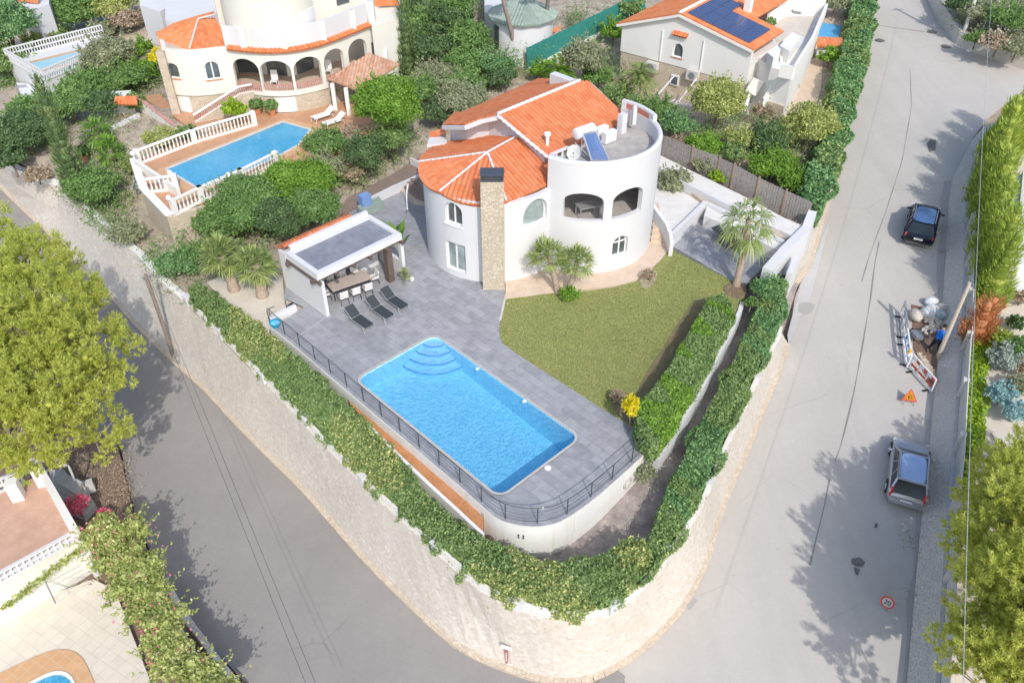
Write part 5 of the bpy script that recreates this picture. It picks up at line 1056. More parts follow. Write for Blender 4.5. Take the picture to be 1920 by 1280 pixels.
# ================================================================ CREAM HOUSE (upper left) AND ITS POOL
Z2 = 1.35
ch2 = thing('cream_house', 'cream villa with curved arcade, stone base, white roof terrace and orange tiles', 'house', tuple(P(500,190,Z2)))
ez2 = 5.95
ev = [P(a, b, ez2) for a, b in [(303,92),(316,94),(335,95),(356,95),(380,93),(404,90),(427,89),(452,92),(480,95),(505,96),(530,95),(555,92),(580,87),(600,82),(625,73),(650,63),(692,46)]]
h2 = Path([(p.x, p.y) for p in [P(296,60,ez2)] + ev])
arches = [((387,146),(407,108)), ((443,155),(480,107)), ((492,155),(542,112)), ((554,152),(599,104)), ((610,136),(642,89)), ((655,116),(686,74))]
H2 = []
for lb_, rt_ in arches:
    s0, z0 = h2.hit(*lb_); s1, z1 = h2.hit(*rt_); H2.append([s0, s1, z0, z1, min(.75, (s1 - s0) * .42)])
for h in H2[1:]: h[2] = 3.0 if h is not H2[1] else 2.9; h[3] = 5.25
H2[0][2], H2[0][3] = 3.75, 5.05
H2 = [tuple(h) for h in H2]; wl = hpx(h2, (314,135), (327,104), .3); wl = (wl[0], wl[1], 3.9, 5.0, .3)
wall('upper_wall', h2, 2.65, ez2, 'cream_plaster', ch2, [wl] + H2, .3)
window(h2, H2[0], ch2, .12, 1, sill=2); window(h2, wl, ch2, .12, 0, sill=2)
st2 = Path([(h2.at(s, -.1).x, h2.at(s, -.1).y) for s in np.linspace(0, h2.L, 40)]); g = hpx(st2, (517,206), (553,179), 0); gar = (g[0], g[1], Z2, 2.55, 0); dr = (1.45, 2.25, Z2, 2.6, 0)
wall('base_wall', st2, -.8, 2.66, 'house_stone', ch2, [gar], .3)
pathmesh('garage_door', st2, [hole_loop(*gar)], -.08, -.13, 'white_paint', ch2); d0 = hpx(h2, (334,217), (347,172), 0); pathmesh('door', st2, [[(d0[0], Z2), (d0[1], Z2), (d0[1], 2.5), (d0[0], 2.5)]], .03, -.02, 'white_paint', ch2)
m = MB(); q = P(311,205,Z2); a = P(303,92,ez2); m.box((a.x - .05, a.y - .25, 3.0), (.55, .5, 5.8), R(10)); m.build('stone_corner', 'house_stone', ch2)
n2 = lambda s, o: h2.at(s, o)
fl2 = [h2.at(s, -.28) for s in np.linspace(.2, h2.L, 24)]; bk = [h2.at(s, -3.4) for s in np.linspace(h2.L, .2, 24)]
MB().prism(fl2 + bk, 2.7, 2.82).build('gallery_floor', 'peach_paving', ch2)
bp = Path([(v.x, v.y) for v in [h2.at(s, -3.3) for s in np.linspace(2.2, h2.L, 24)]]); wall('gallery_back_wall', bp, 2.8, 5.9, 'cream_plaster', ch2, [], .2)
for s in (.2, .38, .55, .72, .88):
    c = bp.L * s; pathmesh('glass_door', bp, [[(c - .8, 2.85), (c + .8, 2.85), (c + .8, 4.9), (c - .8, 4.9)]], .03, .0, 'window_glass', ch2)
MB().prism([h2.at(s, -.05) for s in np.linspace(2.0, h2.L, 24)] + [h2.at(s, -5) for s in np.linspace(h2.L, 2.0, 24)], 5.75, 5.93).build('upper_terrace', 'peach_paving', ch2)
m = MB()
for h in H2[1:]:
    for z in (2.88, 3.42):
        a, b = h2.at(h[0], -.16), h2.at(h[1], -.16); k = 6
        for i in range(k): p, r_ = h2.at(h[0] + (h[1] - h[0]) * i / k, -.16), h2.at(h[0] + (h[1] - h[0]) * (i + 1) / k, -.16); m.bar((p.x, p.y, z), (r_.x, r_.y, z), .06, .05)
    for i in range(13): p = h2.at(h[0] + (h[1] - h[0]) * (i + .5) / 13, -.16); m.box((p.x, p.y, 3.15), (.07, .07, .52))
m.build('balustrade', 'rust_rail', ch2)
# tiled eave strip under the parapet, then the white parapet
s_a = h2.hit(427,89)[0]; k = 14; pr0 = [h2.at(s_a + (h2.L - s_a) * i / k, .28) for i in range(k + 1)]; pr1 = [h2.at(s_a + (h2.L - s_a) * i / k, -.25) for i in range(k + 1)]
for i in range(k): tiles('eave_tiles', [(pr0[i].x, pr0[i].y, 5.92), (pr0[i + 1].x, pr0[i + 1].y, 5.92), (pr1[i + 1].x, pr1[i + 1].y, 6.12), (pr1[i].x, pr1[i].y, 6.12)], 'pale_orange_tiles', ch2, .26)
pp2 = Path([(h2.at(s, -.12).x, h2.at(s, -.12).y) for s in np.linspace(s_a - .2, h2.L, 26)]); wall('terrace_parapet', pp2, 6.0, 7.38, 'white_plaster', ch2, [], .2)
m = MB()
for i in range(4): q = pp2.at(pp2.L * (i + .5) / 4, .02); m.box((q.x, q.y, 6.70), (.35, .3, 1.36), R(10))
m.build('parapet_pier', 'ivory_plaster', ch2)
# hipped round roof at its corner
A2 = P(372,38,6.9); rp2 = [P(*p, ez2) for p in [(296,70),(300,86),(316,91),(335,92),(356,93)]]; rq2 = [P(*p, ez2) for p in [(356,93),(380,91),(404,88),(427,86)]]
def sector(apex, pts, mat, par, per=.27): 
    n_ = (pts[0] - apex).cross(pts[-1] - apex).normalized(); n_ = n_ if n_.z > 0 else -n_; return tiles('roof', [apex] + [Vector((p.x, p.y, apex.z - (n_.x * (p.x - apex.x) + n_.y * (p.y - apex.y)) / n_.z)) for p in pts], mat, par, per)
q_ = lambda a, b, z: P(a, b, z)
r1 = sector(A2, rp2, 'pale_orange_tiles', ch2); r2 = sector(A2, rq2, 'pale_orange_tiles', ch2); tiles('roof', [A2, P(427,86,ez2), P(418,58,6.2), P(404,27,6.95)], 'pale_orange_tiles', ch2, .27); tiles('roof', [A2, P(404,27,6.95), P(330,44,6.3), P(293,66,ez2), P(296,70,ez2)], 'pale_orange_tiles', ch2, .27)
ridge('hip_ridge', [A2 + up, rp2[-1] + up], 'pale_concrete', r1, .07, False); ridge('hip_ridge', [A2 + up, P(404,27,7.05)], 'pale_concrete', r1, .07, False)
# upper storey: round drum, side walls, windows
du = Path(arc(P(515,62,6.0)[:2], 3.3, 170, 350, 8)); dw = hpx(du, (560,36), (584,-10), 0); dw = (dw[0], dw[1], 6.0, 8.1, 0); wall('drum_wall', du, 5.9, 9.5, 'cream_plaster', ch2, [], .25); pathmesh('white_door', du, [hole_loop(*dw)], .03, -.02, 'white_paint', ch2)
a, b = P(415,60,6.), P(450,48,6.); wa = Path([(P(408,20,6.)[0], P(408,20,6.)[1]), (a.x, a.y), (b.x + 1, b.y)]); wall('upper_side_wall', wa, 5.9, 8.6, 'cream_plaster', ch2, [], .25); ww = (wa.L * .45, wa.L * .45 + .9, 6.9, 7.9, .4); pathmesh('window', wa, [hole_loop(*ww)], .03, -.02, 'rust_rail', ch2)
MB().prism([P(*p, 6.) for p in [(590,45),(745,5),(745,-60),(560,-60)]], 2, 8.2).build('rear_block', 'cream_plaster', ch2)
wb = Path([P(590,46,6.)[:2], P(700,16,6.)[:2]]); pathmesh('window', wb, [hole_loop(wb.L * .4, wb.L * .4 + 1.1, 6.9, 7.9, 0)], .03, -.02, 'window_glass', ch2)
er = [P(*p, 5.95) for p in [(697,50),(748,34),(752,-20),(690,0)]]; MB().prism(er, 1.0, 5.95).build('end_wing', 'cream_plaster', ch2)
tiles('roof', [P(640,-4,6.9), P(735,-22,7.4), P(750,10,6.1), P(660,12,6.2)], 'pale_orange_tiles', ch2)
q = P(697,30,6.4); m = MB(); m.box((q.x, q.y, 6.0), (.5, .5, 3.0)); m.build('chimney', 'white_plaster', ch2); q = P(712,62,5.2); tag(MB().box((q.x, q.y, 3.6), (.9, .4, .7)).build('air_conditioner', 'white_paint'), 'white air conditioner on the end wall of the cream house', 'air conditioner')
dsh2 = thing('satellite_dish', 'big pale satellite dish on the cream house roof terrace', 'satellite dish', tuple(P(460,50,6)))
q = P(460,40,6.7); d = Vector((.1, -.93, .3)).normalized(); s_ = d.cross(Vector((0, 0, 1))).normalized(); u_ = s_.cross(d); m = MB(); m.v = [tuple(q)] + [tuple(q + s_ * math.cos(R(24 * i)) * .42 + u_ * math.sin(R(24 * i)) * .5 + d * .1) for i in range(15)] + [tuple(q - d * .04)] + [tuple(q + s_ * math.cos(R(24 * i)) * .42 + u_ * math.sin(R(24 * i)) * .5 + d * .08) for i in range(15)]
m.f = [(0, 1 + i, 1 + (i + 1) % 15) for i in range(15)] + [(16, 17 + (i + 1) % 15, 17 + i) for i in range(15)] + [(1 + i, 17 + i, 17 + (i + 1) % 15, 1 + (i + 1) % 15) for i in range(15)]; m.build('dish', 'pale_concrete', dsh2); MB().tube([q, (q.x, q.y + .1, 5.95)], .04).build('mast', 'grey_metal', dsh2)
# outer stair with pierced rail up to the gallery
stw = [P(*p) for p in [(362,216,1.9),(446,163,3.4),(472,158,3.45)]]; sx = thing('house_stair', 'cream stair wall with rust pierced rail rising to the arcade of the cream house', 'stair', tuple(P(400,215,Z2)))
m = MB(); rl2 = MB(); lt = MB(); off = Vector((-.35, .9, 0)).normalized()
b0 = P(358,240,Z2); 
for i in range(2):
    a, b = stw[i], stw[i + 1]; d = (b - a); d.z = 0; d.normalize(); n_ = Vector((-d.y, d.x, 0)) * .12; m.prism([a - n_, b - n_, b + n_, a + n_], .6, [a.z - .55, b.z - .55, b.z - .55, a.z - .55]); rl2.bar(a, b, .22, .08); rl2.bar(a - Vector((0, 0, .5)), b - Vector((0, 0, .5)), .22, .06); k = int((b - a).length / .14)
    for j in range(k): q = a.lerp(b, (j + .5) / k); lt.box((q.x, q.y, q.z - .25), (.05, .1, .44))
    for j in range(10 if i == 0 else 2): q = a.lerp(b, (j + .5) / (10 if i == 0 else 2)); m.prism([q + n_ - d * .2, q + n_ + d * .2, q + n_ * 9 + d * .2, q + n_ * 9 - d * .2], .6, q.z - .9)
m.build('stair_wall', 'house_stone', sx); rl2.build('rail', 'ivory_plaster', sx); lt.build('lattice', 'rust_rail', sx)
# furniture seen through the arches
for i, (s, lb) in enumerate(((.36, 'white chair standing behind the second arch of the cream arcade'), (.54, 'white chair standing behind the third arch of the cream arcade'), (.83, 'white chair standing behind the last arch of the cream arcade'))):
    q = h2.at(h2.L * s, -1.4); t = thing('gallery_chair', lb, 'chair', (q.x, q.y, 2.82), 'white chairs in the arcade'); MB().box((q.x, q.y, 3.25), (.5, .5, .06)).build('seat', 'white_fabric', t); MB().box((q.x, q.y + .24, 3.6), (.5, .05, .7)).build('backrest', 'white_fabric', t)
    for a in (-.22, .22):
        for b in (-.22, .22): MB().box((q.x + a, q.y + b, 3.02), (.04, .04, .4)).build('leg', 'white_paint', t)
# gazebo with old tiles
gz_ = thing('tiled_gazebo', 'open shelter with speckled old clay tile roof beside the cream house', 'gazebo', tuple(P(680,200,Z2)))
gq = [P(615,148,3.6), P(692,100,4.3), P(750,120,3.7), P(672,170,3.3)]; nn_ = (gq[1] - gq[0]).cross(gq[3] - gq[0]).normalized(); nn_ = nn_ if nn_.z > 0 else -nn_; ro_ = tiles('roof', [gq[0], gq[1], PP(750,120,(gq[0], nn_)), gq[3]], 'old_tiles', gz_, .24, .06)
for p in [(630,206),(655,215),(700,180)]: q = P(*p, Z2); MB().box((q.x, q.y, 2.2), (.28, .28, 2.3)).build('post', 'ivory_plaster', gz_)
MB().bar(P(617,152,3.35), P(672,172,3.1), .14, .2).build('beam', 'dark_wood', gz_)
# its pool deck, pool, balustrades
pslab('pool_terrace', [(252,305),(300,282),(470,215),(480,208),(360,240),(310,200),(300,165),(330,210),(480,205),(620,200),(700,180),(730,225),(640,262),(590,300),(455,345),(330,398),(318,402),(268,350)][0:3] + [(478,212),(360,243),(322,215),(335,212),(480,200),(620,195),(700,180),(735,230),(640,268),(590,305),(455,350),(330,400),(318,402),(268,352)], Z2, 'terracotta_paving', 3.4)
pool2 = thing('neighbour_pool', 'angular light blue swimming pool on the terracotta terrace of the cream house', 'swimming pool', tuple(P(450,290,Z2)))
pq = [P(*p, Z2 + .06) for p in [(310,317),(530,228),(583,243),(560,272),(500,305),(375,356)]]
MB().prism(pq, Z2 - .6, Z2 + .02).build('basin', 'pool_cyan', pool2); m = MB()
for i in range(len(pq)): m.bar(pq[i] + Vector((0, 0, .002 * i)), pq[(i + 1) % len(pq)] + Vector((0, 0, .002 * i)), .16, .06)
m.build('coping', 'pale_concrete', pool2); sheet('water', [Vector((p.x, p.y, Z2 + .03)) for p in pq], 'pool_water', pool2)
m = MB(); bc = pq[0].lerp(pq[3], .5)
for i in range(len(pq)): a = pq[i] + (pq[i] - bc).normalized() * .4; b = pq[(i + 1) % len(pq)] + (pq[(i + 1) % len(pq)] - bc).normalized() * .4; m.bar((a.x, a.y, Z2 + .012 + i * .002), (b.x, b.y, Z2 + .012 + i * .002), .55, .03)
m.build('surround', 'pool_tile_edge', pool2)
def balus(label, pts, h=.95, sp=.26, mat='ivory_plaster', grp='white balustrades of the cream house pool'):
    q = [P(*p) for p in pts]; t = thing('balustrade', label, 'balustrade', tuple(q[0]), grp); b = MB(); r_ = MB()
    for i in range(len(q) - 1):
        a, c = q[i], q[i + 1]; d = c - a; k = max(2, int(d.length / sp)); up_ = Vector((0, 0, h)); r_.bar(a + up_, c + up_, .2, .10); r_.bar(a + Vector((0, 0, .06)), c + Vector((0, 0, .06)), .2, .12)
        for j in range(k): s = a.lerp(c, (j + .5) / k); b.lathe(s, [(.035, .1), (.075, .3), (.035, .5), (.06, .7), (.03, h - .08)], 6)
        for j in range(max(1, int(d.length / 4)) + 1): s = a.lerp(c, j / max(1, int(d.length / 4))); MB().box((s.x, s.y, s.z + h * .55), (.3, .3, h * 1.15), math.atan2(d.y, d.x)).build('pier', mat, t)
    b.build('balusters', mat, t); r_.build('rail', mat, t); return t
balus('long cream balustrade on the far side of the neighbouring pool', [(262,308,Z2),(366,268,Z2),(478,235,Z2)])
balus('short cream balustrade between pool steps and the lower terrace corner', [(275,362,Z2),(333,355,Z2)])
balus('cream balustrade facing the garden trees on the near side of the neighbouring pool', [(330,402,Z2),(380,378,Z2),(455,345,Z2),(520,312,Z2)])
lowwall('terrace_wall', 'pale stone-faced wall end holding up the neighbouring pool terrace', [(250,297,Z2 + .25),(268,352,Z2 + .1),(318,404,Z2 + .1)], 3.4, 'house_stone', .35, 'retaining wall', cap='ivory_plaster')
lowwall('terrace_wall', 'stone-faced wall under the near balustrade of the neighbouring pool', [(318,406,Z2),(395,382,Z2),(470,348,Z2)], 3.2, 'house_stone', .3, 'retaining wall')
lowwall('terrace_wall', 'cream sloping wall beside the pool corner steps', [(254,300,Z2 + .7),(333,352,Z2 + .7)], .7, 'ivory_plaster', .2, 'low wall')
for i, (px, py, lb) in enumerate([(249,288,'white globe lamp at the far end of the long pool balustrade'),(318,324,'white globe lamp at the pool corner beside the sloping wall'),(427,328,'white globe lamp on the near balustrade of the neighbouring pool'),(316,371,'white globe lamp on the outermost corner of the pool terrace')]):
    q = P(px, py, Z2 + 1.15); t = thing('globe_lamp', lb, 'lamp', (q.x, q.y, Z2), 'globe lamps round the neighbouring pool'); MB().ball(q, .17, 10, 8).build('globe', 'white_paint', t, 60); MB().tube([(q.x, q.y, Z2), (q.x, q.y, Z2 + 1.)], .04).build('stem', 'white_paint', t)
l2 = lounger0('sun_lounger', 'white_fabric', 'white_paint', 'white loungers by the neighbouring pool'); d_ = P(650,205,1.7) - P(605,222,1.6); rz3 = math.atan2(-d_.y, -d_.x)
for i, ((px, py), lb) in enumerate((((612,213), 'white sun lounger nearer the cream house wall'), ((632,224), 'white sun lounger nearer the garden trees'))):
    q = P(px, py, Z2 + .35)
    if i == 0: l2.location = (q.x, q.y, Z2); l2.rotation_euler = (0, 0, rz3); l2['label'] = lb
    else: dup(l2, (q.x, q.y, Z2), rz3, lb)
for i, (px, py, lb) in enumerate([(484,214,'terracotta pot plant next to the balustrade end'),(511,216,'terracotta pot plant left of the white garage door'),(622,190,'green pot plant against the stone base near the gazebo'),(160,302,'large terracotta planter on the garden wall by the tall cypress')]):
    gz1 = Z2 if i < 3 else -.3; q = P(px, py, gz1); t = thing('potted_plant', lb, 'potted plant', tuple(q), 'terracotta pots'); MB().lathe(q, [(.22, 0), (.34, .45), (.36, .5), (.3, .46)], 12).build('pot', 'terracotta', t); F = Leaves(seed()); F.blob((q.x, q.y, q.z + .75), (.45, .45, .4), .2, .12); F.build('foliage', 'leaf_mid', t)
# stepped garden wall with brick coping west of the house
lowwall('garden_wall', 'sloping white wall with rusty pierced rail running down from the garden hut', [(255,180,2.1),(322,232,1.3),(333,238,1.3)], 1.5, 'ivory_plaster', .2, 'garden wall', cap='rust_rail')
lowwall('garden_wall', 'cream wall of the sunken garden court', [(333,238,1.2),(305,258,1.1),(298,290,1.)], 1.3, 'ivory_plaster', .2, 'garden wall')
lowwall('garden_wall', 'low white wall behind the yellow-green fan palms', [(205,240,1.2),(260,212,1.3)], 1., 'white_plaster', .2, 'garden wall')
pslab('garden_court', [(205,245),(255,215),(320,238),(298,282),(245,285)], .25, 'pale_concrete', 2)
ht = thing('garden_hut', 'small garden hut with orange tile cap among dark shrubs', 'hut', tuple(P(236,208,.9))); MB().prism([P(*p, .9) for p in [(216,215),(256,212),(254,198),(218,200)]], .3, 2.1).build('wall', 'ivory_plaster', ht); tiles('roof', [P(214,196,2.15), P(257,196,2.15), P(256,180,2.5), P(216,181,2.5)], 'pale_orange_tiles', ht, .25)
pslab('terracotta_path', [(262,182),(300,175),(352,238),(358,250),(330,240),(305,205)], .95, 'terracotta_paving', 1.)
# white raised pool, far left
wp = thing('raised_pool', 'white raised swimming pool building with pierced block parapet at the garden edge', 'swimming pool', tuple(P(110,190,-.2)))
zt_ = 2.0; wq = [(14,110),(185,66),(205,88),(75,150)]; W_ = [P(a, b, zt_) for a, b in [(14,112),(195,66),(225,92),(85,152)]]
MB().prism(W_, -1.5, zt_).build('wall', 'white_plaster', wp); ins = [P(a, b, zt_ + .01) for a, b in [(50,122),(165,93),(180,103),(68,135)]]
MB().prism([P(a, b, zt_ + .03) for a, b in [(46,118),(168,88),(190,104),(70,137)]], zt_, zt_ + .03).build('coping', 'pool_tile_edge', wp); MB().prism(ins, zt_ - .1, zt_ + .05).build('water', 'pool_pale', wp)
m = MB()
def lat(a, b, h):
    k = int((b - a).length / .22)
    for z in (.04, h * .5, h): m.bar(a + Vector((0, 0, z)), b + Vector((0, 0, z)), .12, .09)
    for j in range(k + 1): q = a.lerp(b, j / k); m.box((q.x, q.y, q.z + h / 2), (.07, .1, h), math.atan2((b - a).y, (b - a).x))
for i in (0, 2, 3): lat(W_[i], W_[(i + 1) % 4], .85)
m.build('lattice_parapet', 'white_plaster', wp)
q = P(50,190,0); MB().prism([P(a, b, .8) for a, b in [(30,155),(80,160),(86,200),(50,200)]], -1.5, .8).build('pump_room', 'white_plaster', wp)
MB().box((P(50,180,.0).x, P(50,180,.0).y - .3, .2), (.8, .06, 1.6), R(20)).build('door', 'grey_metal', wp)
def hut(name, label, px, z0, z1, mat='white_plaster', roof=None, roofpx=None, cat='house', win=()):
    t = thing(name, label, cat, tuple(P(*px[0], z1))); MB().prism([P(a, b, z1) for a, b in px], z0, z1).build('wall', mat, t)
    if roof: tiles('roof', [P(*p) for p in roofpx], roof, t, .27)
    for i, w_ in enumerate(win): pt_ = Path([P(*w_[0], z1)[:2], P(*w_[1], z1)[:2]]); pathmesh('window', pt_, [hole_loop(pt_.L * w_[2], pt_.L * w_[3], w_[4], w_[5], 0)], .03, -.02, 'window_glass', t)
    return t
hut('white_cottage', 'tiny white cottage at the upper corner among bushes', [(38,12),(62,18),(92,8),(90,-20),(40,-20)], 0, 4.2, roof='orange_tiles', roofpx=[(30,2,4.4),(68,6,4.4),(70,-12,5.),(30,-12,5.)], win=(((38,12),(62,18),.4,.8,2.6,3.6),))
hut('white_villa', 'white villa with shaded round balcony behind the cream house', [(310,38),(345,45),(378,36),(410,22),(412,-30),(310,-30)], 1.5, 5.2, roof=None, win=(((310,38),(345,45),.5,.8,2.8,4.2), ((345,45),(378,36),.3,.6,2.8,4.2)))
t = hut('white_outbuilding', 'white outbuilding with rusty balcony rail at the top edge', [(262,10),(300,22),(330,4),(330,-40),(262,-40)], 1.5, 4.6)
pslab('stone_yard', [(228,70),(300,40),(312,90),(262,110)], 1.45, 'rock_edge', 1.)

# ================================================================ GREEN-ROOFED HOUSE, GREEN SCREEN
gh = thing('green_roof_house', 'white round-ended house with faded green tiled roof behind the trees', 'house', tuple(P(970,90,1.5)))
gc = P(980,26,4.6); gpth = Path(arc((gc.x, gc.y), 2.5, 160, 380, 12)); gwn = (1.9, 2.6); wall('wall', gpth, .5, 4.6, 'white_plaster', gh, [], .3); pathmesh('window', gpth, [[(gwn[0], 2.2), (gwn[1], 2.2), (gwn[1], 4.1), (gwn[0], 4.1)]], .04, -.02, 'window_glass', gh)
ap = Vector((gc.x, gc.y + .8, 5.7)); ee = arc((gc.x, gc.y), 2.95, 150, 390, 30)
for i in range(len(ee) - 1): sector(ap, [Vector((ee[i][0], ee[i][1], 4.6)), Vector((ee[i + 1][0], ee[i + 1][1], 4.6))], 'green_roof', gh)
MB().prism([P(a, b, 5.) for a, b in [(908,8),(925,22),(940,0),(940,-60),(908,-60)]], .5, 4.4).build('side_wing', 'white_plaster', gh)
gs = thing('green_screen_fence', 'tall green mesh screen fence on a pale wall', 'fence', tuple(P(1000,110,1.5))); a, b = P(988,110,2.1), P(1210,0,3.6); m = MB(); m.bar(a + Vector((0, 0, .0)), b + Vector((0, 0, 0)), .04, 1.7); m.build('mesh_screen', 'green_net', gs)
m = MB(); m.bar(a - Vector((-.1, .1, 1.5)), b - Vector((-.1, .1, 1.5)), .25, 1.4); m.build('wall', 'ivory_plaster', gs); m = MB()
for i in range(9): q = a.lerp(b, i / 8); m.box((q.x, q.y + .06, q.z - .1), (.06, .06, 2.0))
m.build('post', 'dark_metal', gs)
pslab('lawn_mat', [(1013,104),(1050,96),(1040,117),(1017,113)], 1.3, 'turf', .3)
tag(MB().prism([P(*p, 2.1) for p in [(1022,62),(1062,42),(1075,50),(1035,70)]], 1, 2.1).build('tiled_shed_roof', 'orange_tiles') if False else tiles('shed_roof', [P(1022,68,2.0), P(1030,58,2.2), P(1068,42,2.3), P(1062,52,2.0)], 'pale_orange_tiles', None, .25), 'small orange tiled lean-to roof beside the green screen', 'shed roof')

# ================================================================ SOLAR-ROOF HOUSE (upper right)
sh3 = thing('solar_roof_house', 'ivory house with orange roof carrying rows of dark solar panels', 'house', tuple(P(1300,200,1.0)))
zc3 = 5.7; c3 = [P(1170,47,zc3), P(1404,92,zc3)]
g0, g1 = P(1167,48,5.0), P(1411,93,5.6); gA = P(1277,25,7.2)
def up3(p, z): return Vector((p.x, p.y, z))
# gable wall in one plane
wl3 = Path([g0[:2], g1[:2]]); sA, zA = wl3.hit(1277, 28)
z0_, z1_ = wl3.hit(1169,48)[1], wl3.hit(1410,94)[1]
rw = hpx(wl3, (1262,106), (1280,84), .5); cxm = (rw[0] + rw[1]) / 2; rw = (cxm - .42, cxm + .42, rw[2], rw[2] + 1.05, .5)
wall('gable_wall', wl3, 3.0, 5., 'ivory_plaster', sh3, [rw], .3, top=[(wl3.L, z1_), (sA, zA), (0, z0_)])
window(wl3, rw, sh3, .12, 0, sill=2)
wall('stone_base', Path([wl3.at(.05, -.05), wl3.at(wl3.L, -.05)]), -.5, 3.02, 'house_stone', sh3, [], .3)
bd = (wl3.at(wl3.L) - wl3.at(0)).normalized(); bk_ = Vector((-bd.y, bd.x, 0)); a_, c_3 = wl3.at(0, -.3), wl3.at(wl3.L, -.3); D3 = 12
k2 = bk_.xy; q5 = c_3 + k2 * 4.6; q6 = q5 - bd * 2.2; q7 = q6 + k2 * (D3 - 4.6); MB().prism([(a_.x, a_.y), (c_3.x, c_3.y), (q5.x, q5.y), (q6.x, q6.y), (q7.x, q7.y), (a_.x + bk_.x * D3, a_.y + bk_.y * D3)], -.5, 4.7).build('body', 'ivory_plaster', sh3)
rA = up3(wl3.at(sA, .25), zA + .12); rL = up3(wl3.at(-0, .25), z0_ + .08) - Vector((bd.x, bd.y, 0)) * .35; rR = up3(wl3.at(wl3.L, .25), z1_ + .08) + Vector((bd.x, bd.y, 0)) * .2; B3 = Vector((bk_.x, bk_.y, 0)) * D3
tiles('roof', [rL, rA, rA + B3, rL + B3], 'pale_orange_tiles', sh3, .3); bd3 = (rR - rA).normalized(); rr3 = tiles('roof', [rA, rR, rR + B3 * .42, rR + B3 * .42 - bd3 * 2.4, rR + B3 - bd3 * 2.4, rA + B3], 'pale_orange_tiles', sh3, .3); ridge('ridge', [rA + up, rA + B3 + up], 'ivory_plaster', rr3, .12, False)
m = MB(); m.bar(rL - Vector((0, 0, .12)), rA - Vector((0, 0, .12)), .14, .18); m.bar(rA - Vector((0, 0, .12)), rR - Vector((0, 0, .12)), .14, .18); m.build('verge_board', 'ivory_plaster', rr3)
m = MB()
for s in (wl3.hit(1240,90)[0], wl3.hit(1316,110)[0]): q = wl3.at(s, .05); m.tube([(q.x, q.y, 3.1), (q.x, q.y, 5.4)], .045, 6)
m.build('downpipe', 'white_paint', sh3)
nw = (rR - rA).cross(B3).normalized(); nw = nw if nw.z > 0 else -nw; plS = (rA + nw * .16, nw)
sp_ = thing('solar_array', 'dark blue solar panel array on the orange roof', 'solar panels', tuple(PP(1370,40,plS)))
O = PP(1290,23,plS); E1 = PP(1415,75,plS) - O; E2 = PP(1342,-8,plS) - O; E1n = (E1 - E1.dot(B3.normalized()) * B3.normalized()).normalized(); E2n = B3.normalized(); wS = (PP(1415,75,plS) - O).dot(E1n) / 5
for i in range(5):
    for j in range(2):
        q = O + E1n * wS * i + E2n * (1.75 * j); uvquad('panel', [q, q + E1n * (wS - .04), q + E1n * (wS - .04) + E2n * 1.7, q + E2n * 1.7], 'solar_cells', sp_, .05)
for k in range(2): q = O + E1n * wS * k * .9 + E2n * 3.5; uvquad('panel', [q, q + E1n * wS * .86, q + E1n * wS * .86 + E2n * 1.7, q + E2n * 1.7], 'solar_cells', sp_, .05)
for px, py, lb in ((1226,124,'white wall air conditioner on the ivory gable nearest the palm'), (1302,139,'white wall air conditioner on the ivory gable above the stone base')):
    s, z = wl3.hit(px, py); q = wl3.at(s, .25); t = thing('air_conditioner', lb, 'air conditioner', (q.x, q.y, z), 'air conditioners on the ivory gable'); MB().box((q.x, q.y, z), (.95, .4, .75), math.atan2(bd.y, bd.x)).build('casing', 'pale_concrete', t); q2 = wl3.at(s, .46); m = MB(); d_ = Vector((bd.y, -bd.x, 0)); m.tube([(q2.x, q2.y, z), (q2.x + d_.x * .02, q2.y + d_.y * .02, z)], .27, 14); m.build('fan_grille', 'grey_metal', t)
s, z = wl3.hit(1277,66); q = wl3.at(s, .3); tiles('window_hood', [Vector((q.x, q.y, z)) - Vector((bd.x, bd.y, 0)) * .6, Vector((q.x, q.y, z)) + Vector((bd.x, bd.y, 0)) * .6, Vector((wl3.at(s).x, wl3.at(s).y, z + .22)) + Vector((bd.x, bd.y, 0)) * .6, Vector((wl3.at(s).x, wl3.at(s).y, z + .22)) - Vector((bd.x, bd.y, 0)) * .6], 'pale_orange_tiles', sh3, .24)
q = wl3.at(wl3.hit(1263,170)[0], .02); z = 1.9; an3 = math.atan2(bd.y, bd.x); wf = MB().box((q.x, q.y, z), (.7, .12, .8), an3).build('window', 'white_paint', sh3); MB().box((wl3.at(wl3.hit(1263,170)[0], .08).x, wl3.at(wl3.hit(1263,170)[0], .08).y, z), (.5, .05, .6), an3).build('pane', 'window_glass', wf)
t = thing('solar_chimney', 'x', 'chimney', (0, 0, 0)) if False else None
q = PP(1402,18,plS); MB().box((q.x, q.y, q.z + .5), (.5, .5, 1.5), an3).build('chimney', 'ivory_plaster', sh3)
# the lower terraces and stairs to the right of it
zt3 = 4.6
MB().prism([P(a, b, zt3) for a, b in [(1412,100),(1418,66),(1438,38),(1424,8),(1430,-50),(1560,-50),(1545,20),(1520,80),(1486,138),(1445,126)]], -.5, zt3).build('terrace_block', 'ivory_plaster', sh3)
m = MB(); tp = [P(a, b, zt3 + .45) for a, b in [(1440,36),(1470,10),(1548,18),(1522,80),(1487,137),(1462,132)]]
for i in range(len(tp) - 1): m.bar(tp[i], tp[i + 1], .2, .9)
m.build('terrace_parapet', 'ivory_plaster', sh3)
MB().prism([P(a, b, 2.2) for a, b in [(1445,128),(1484,138),(1500,140),(1470,200),(1440,190)]], -.5, 2.2).build('stone_room', 'house_stone', sh3)
m = MB()
for l in ([(1462,86),(1484,62),(1500,70),(1480,96)], [(1440,100),(1456,84),(1464,92),(1450,108)]): m.prism([P(a, b, zt3 + .9) for a, b in l], zt3, zt3 + .9)
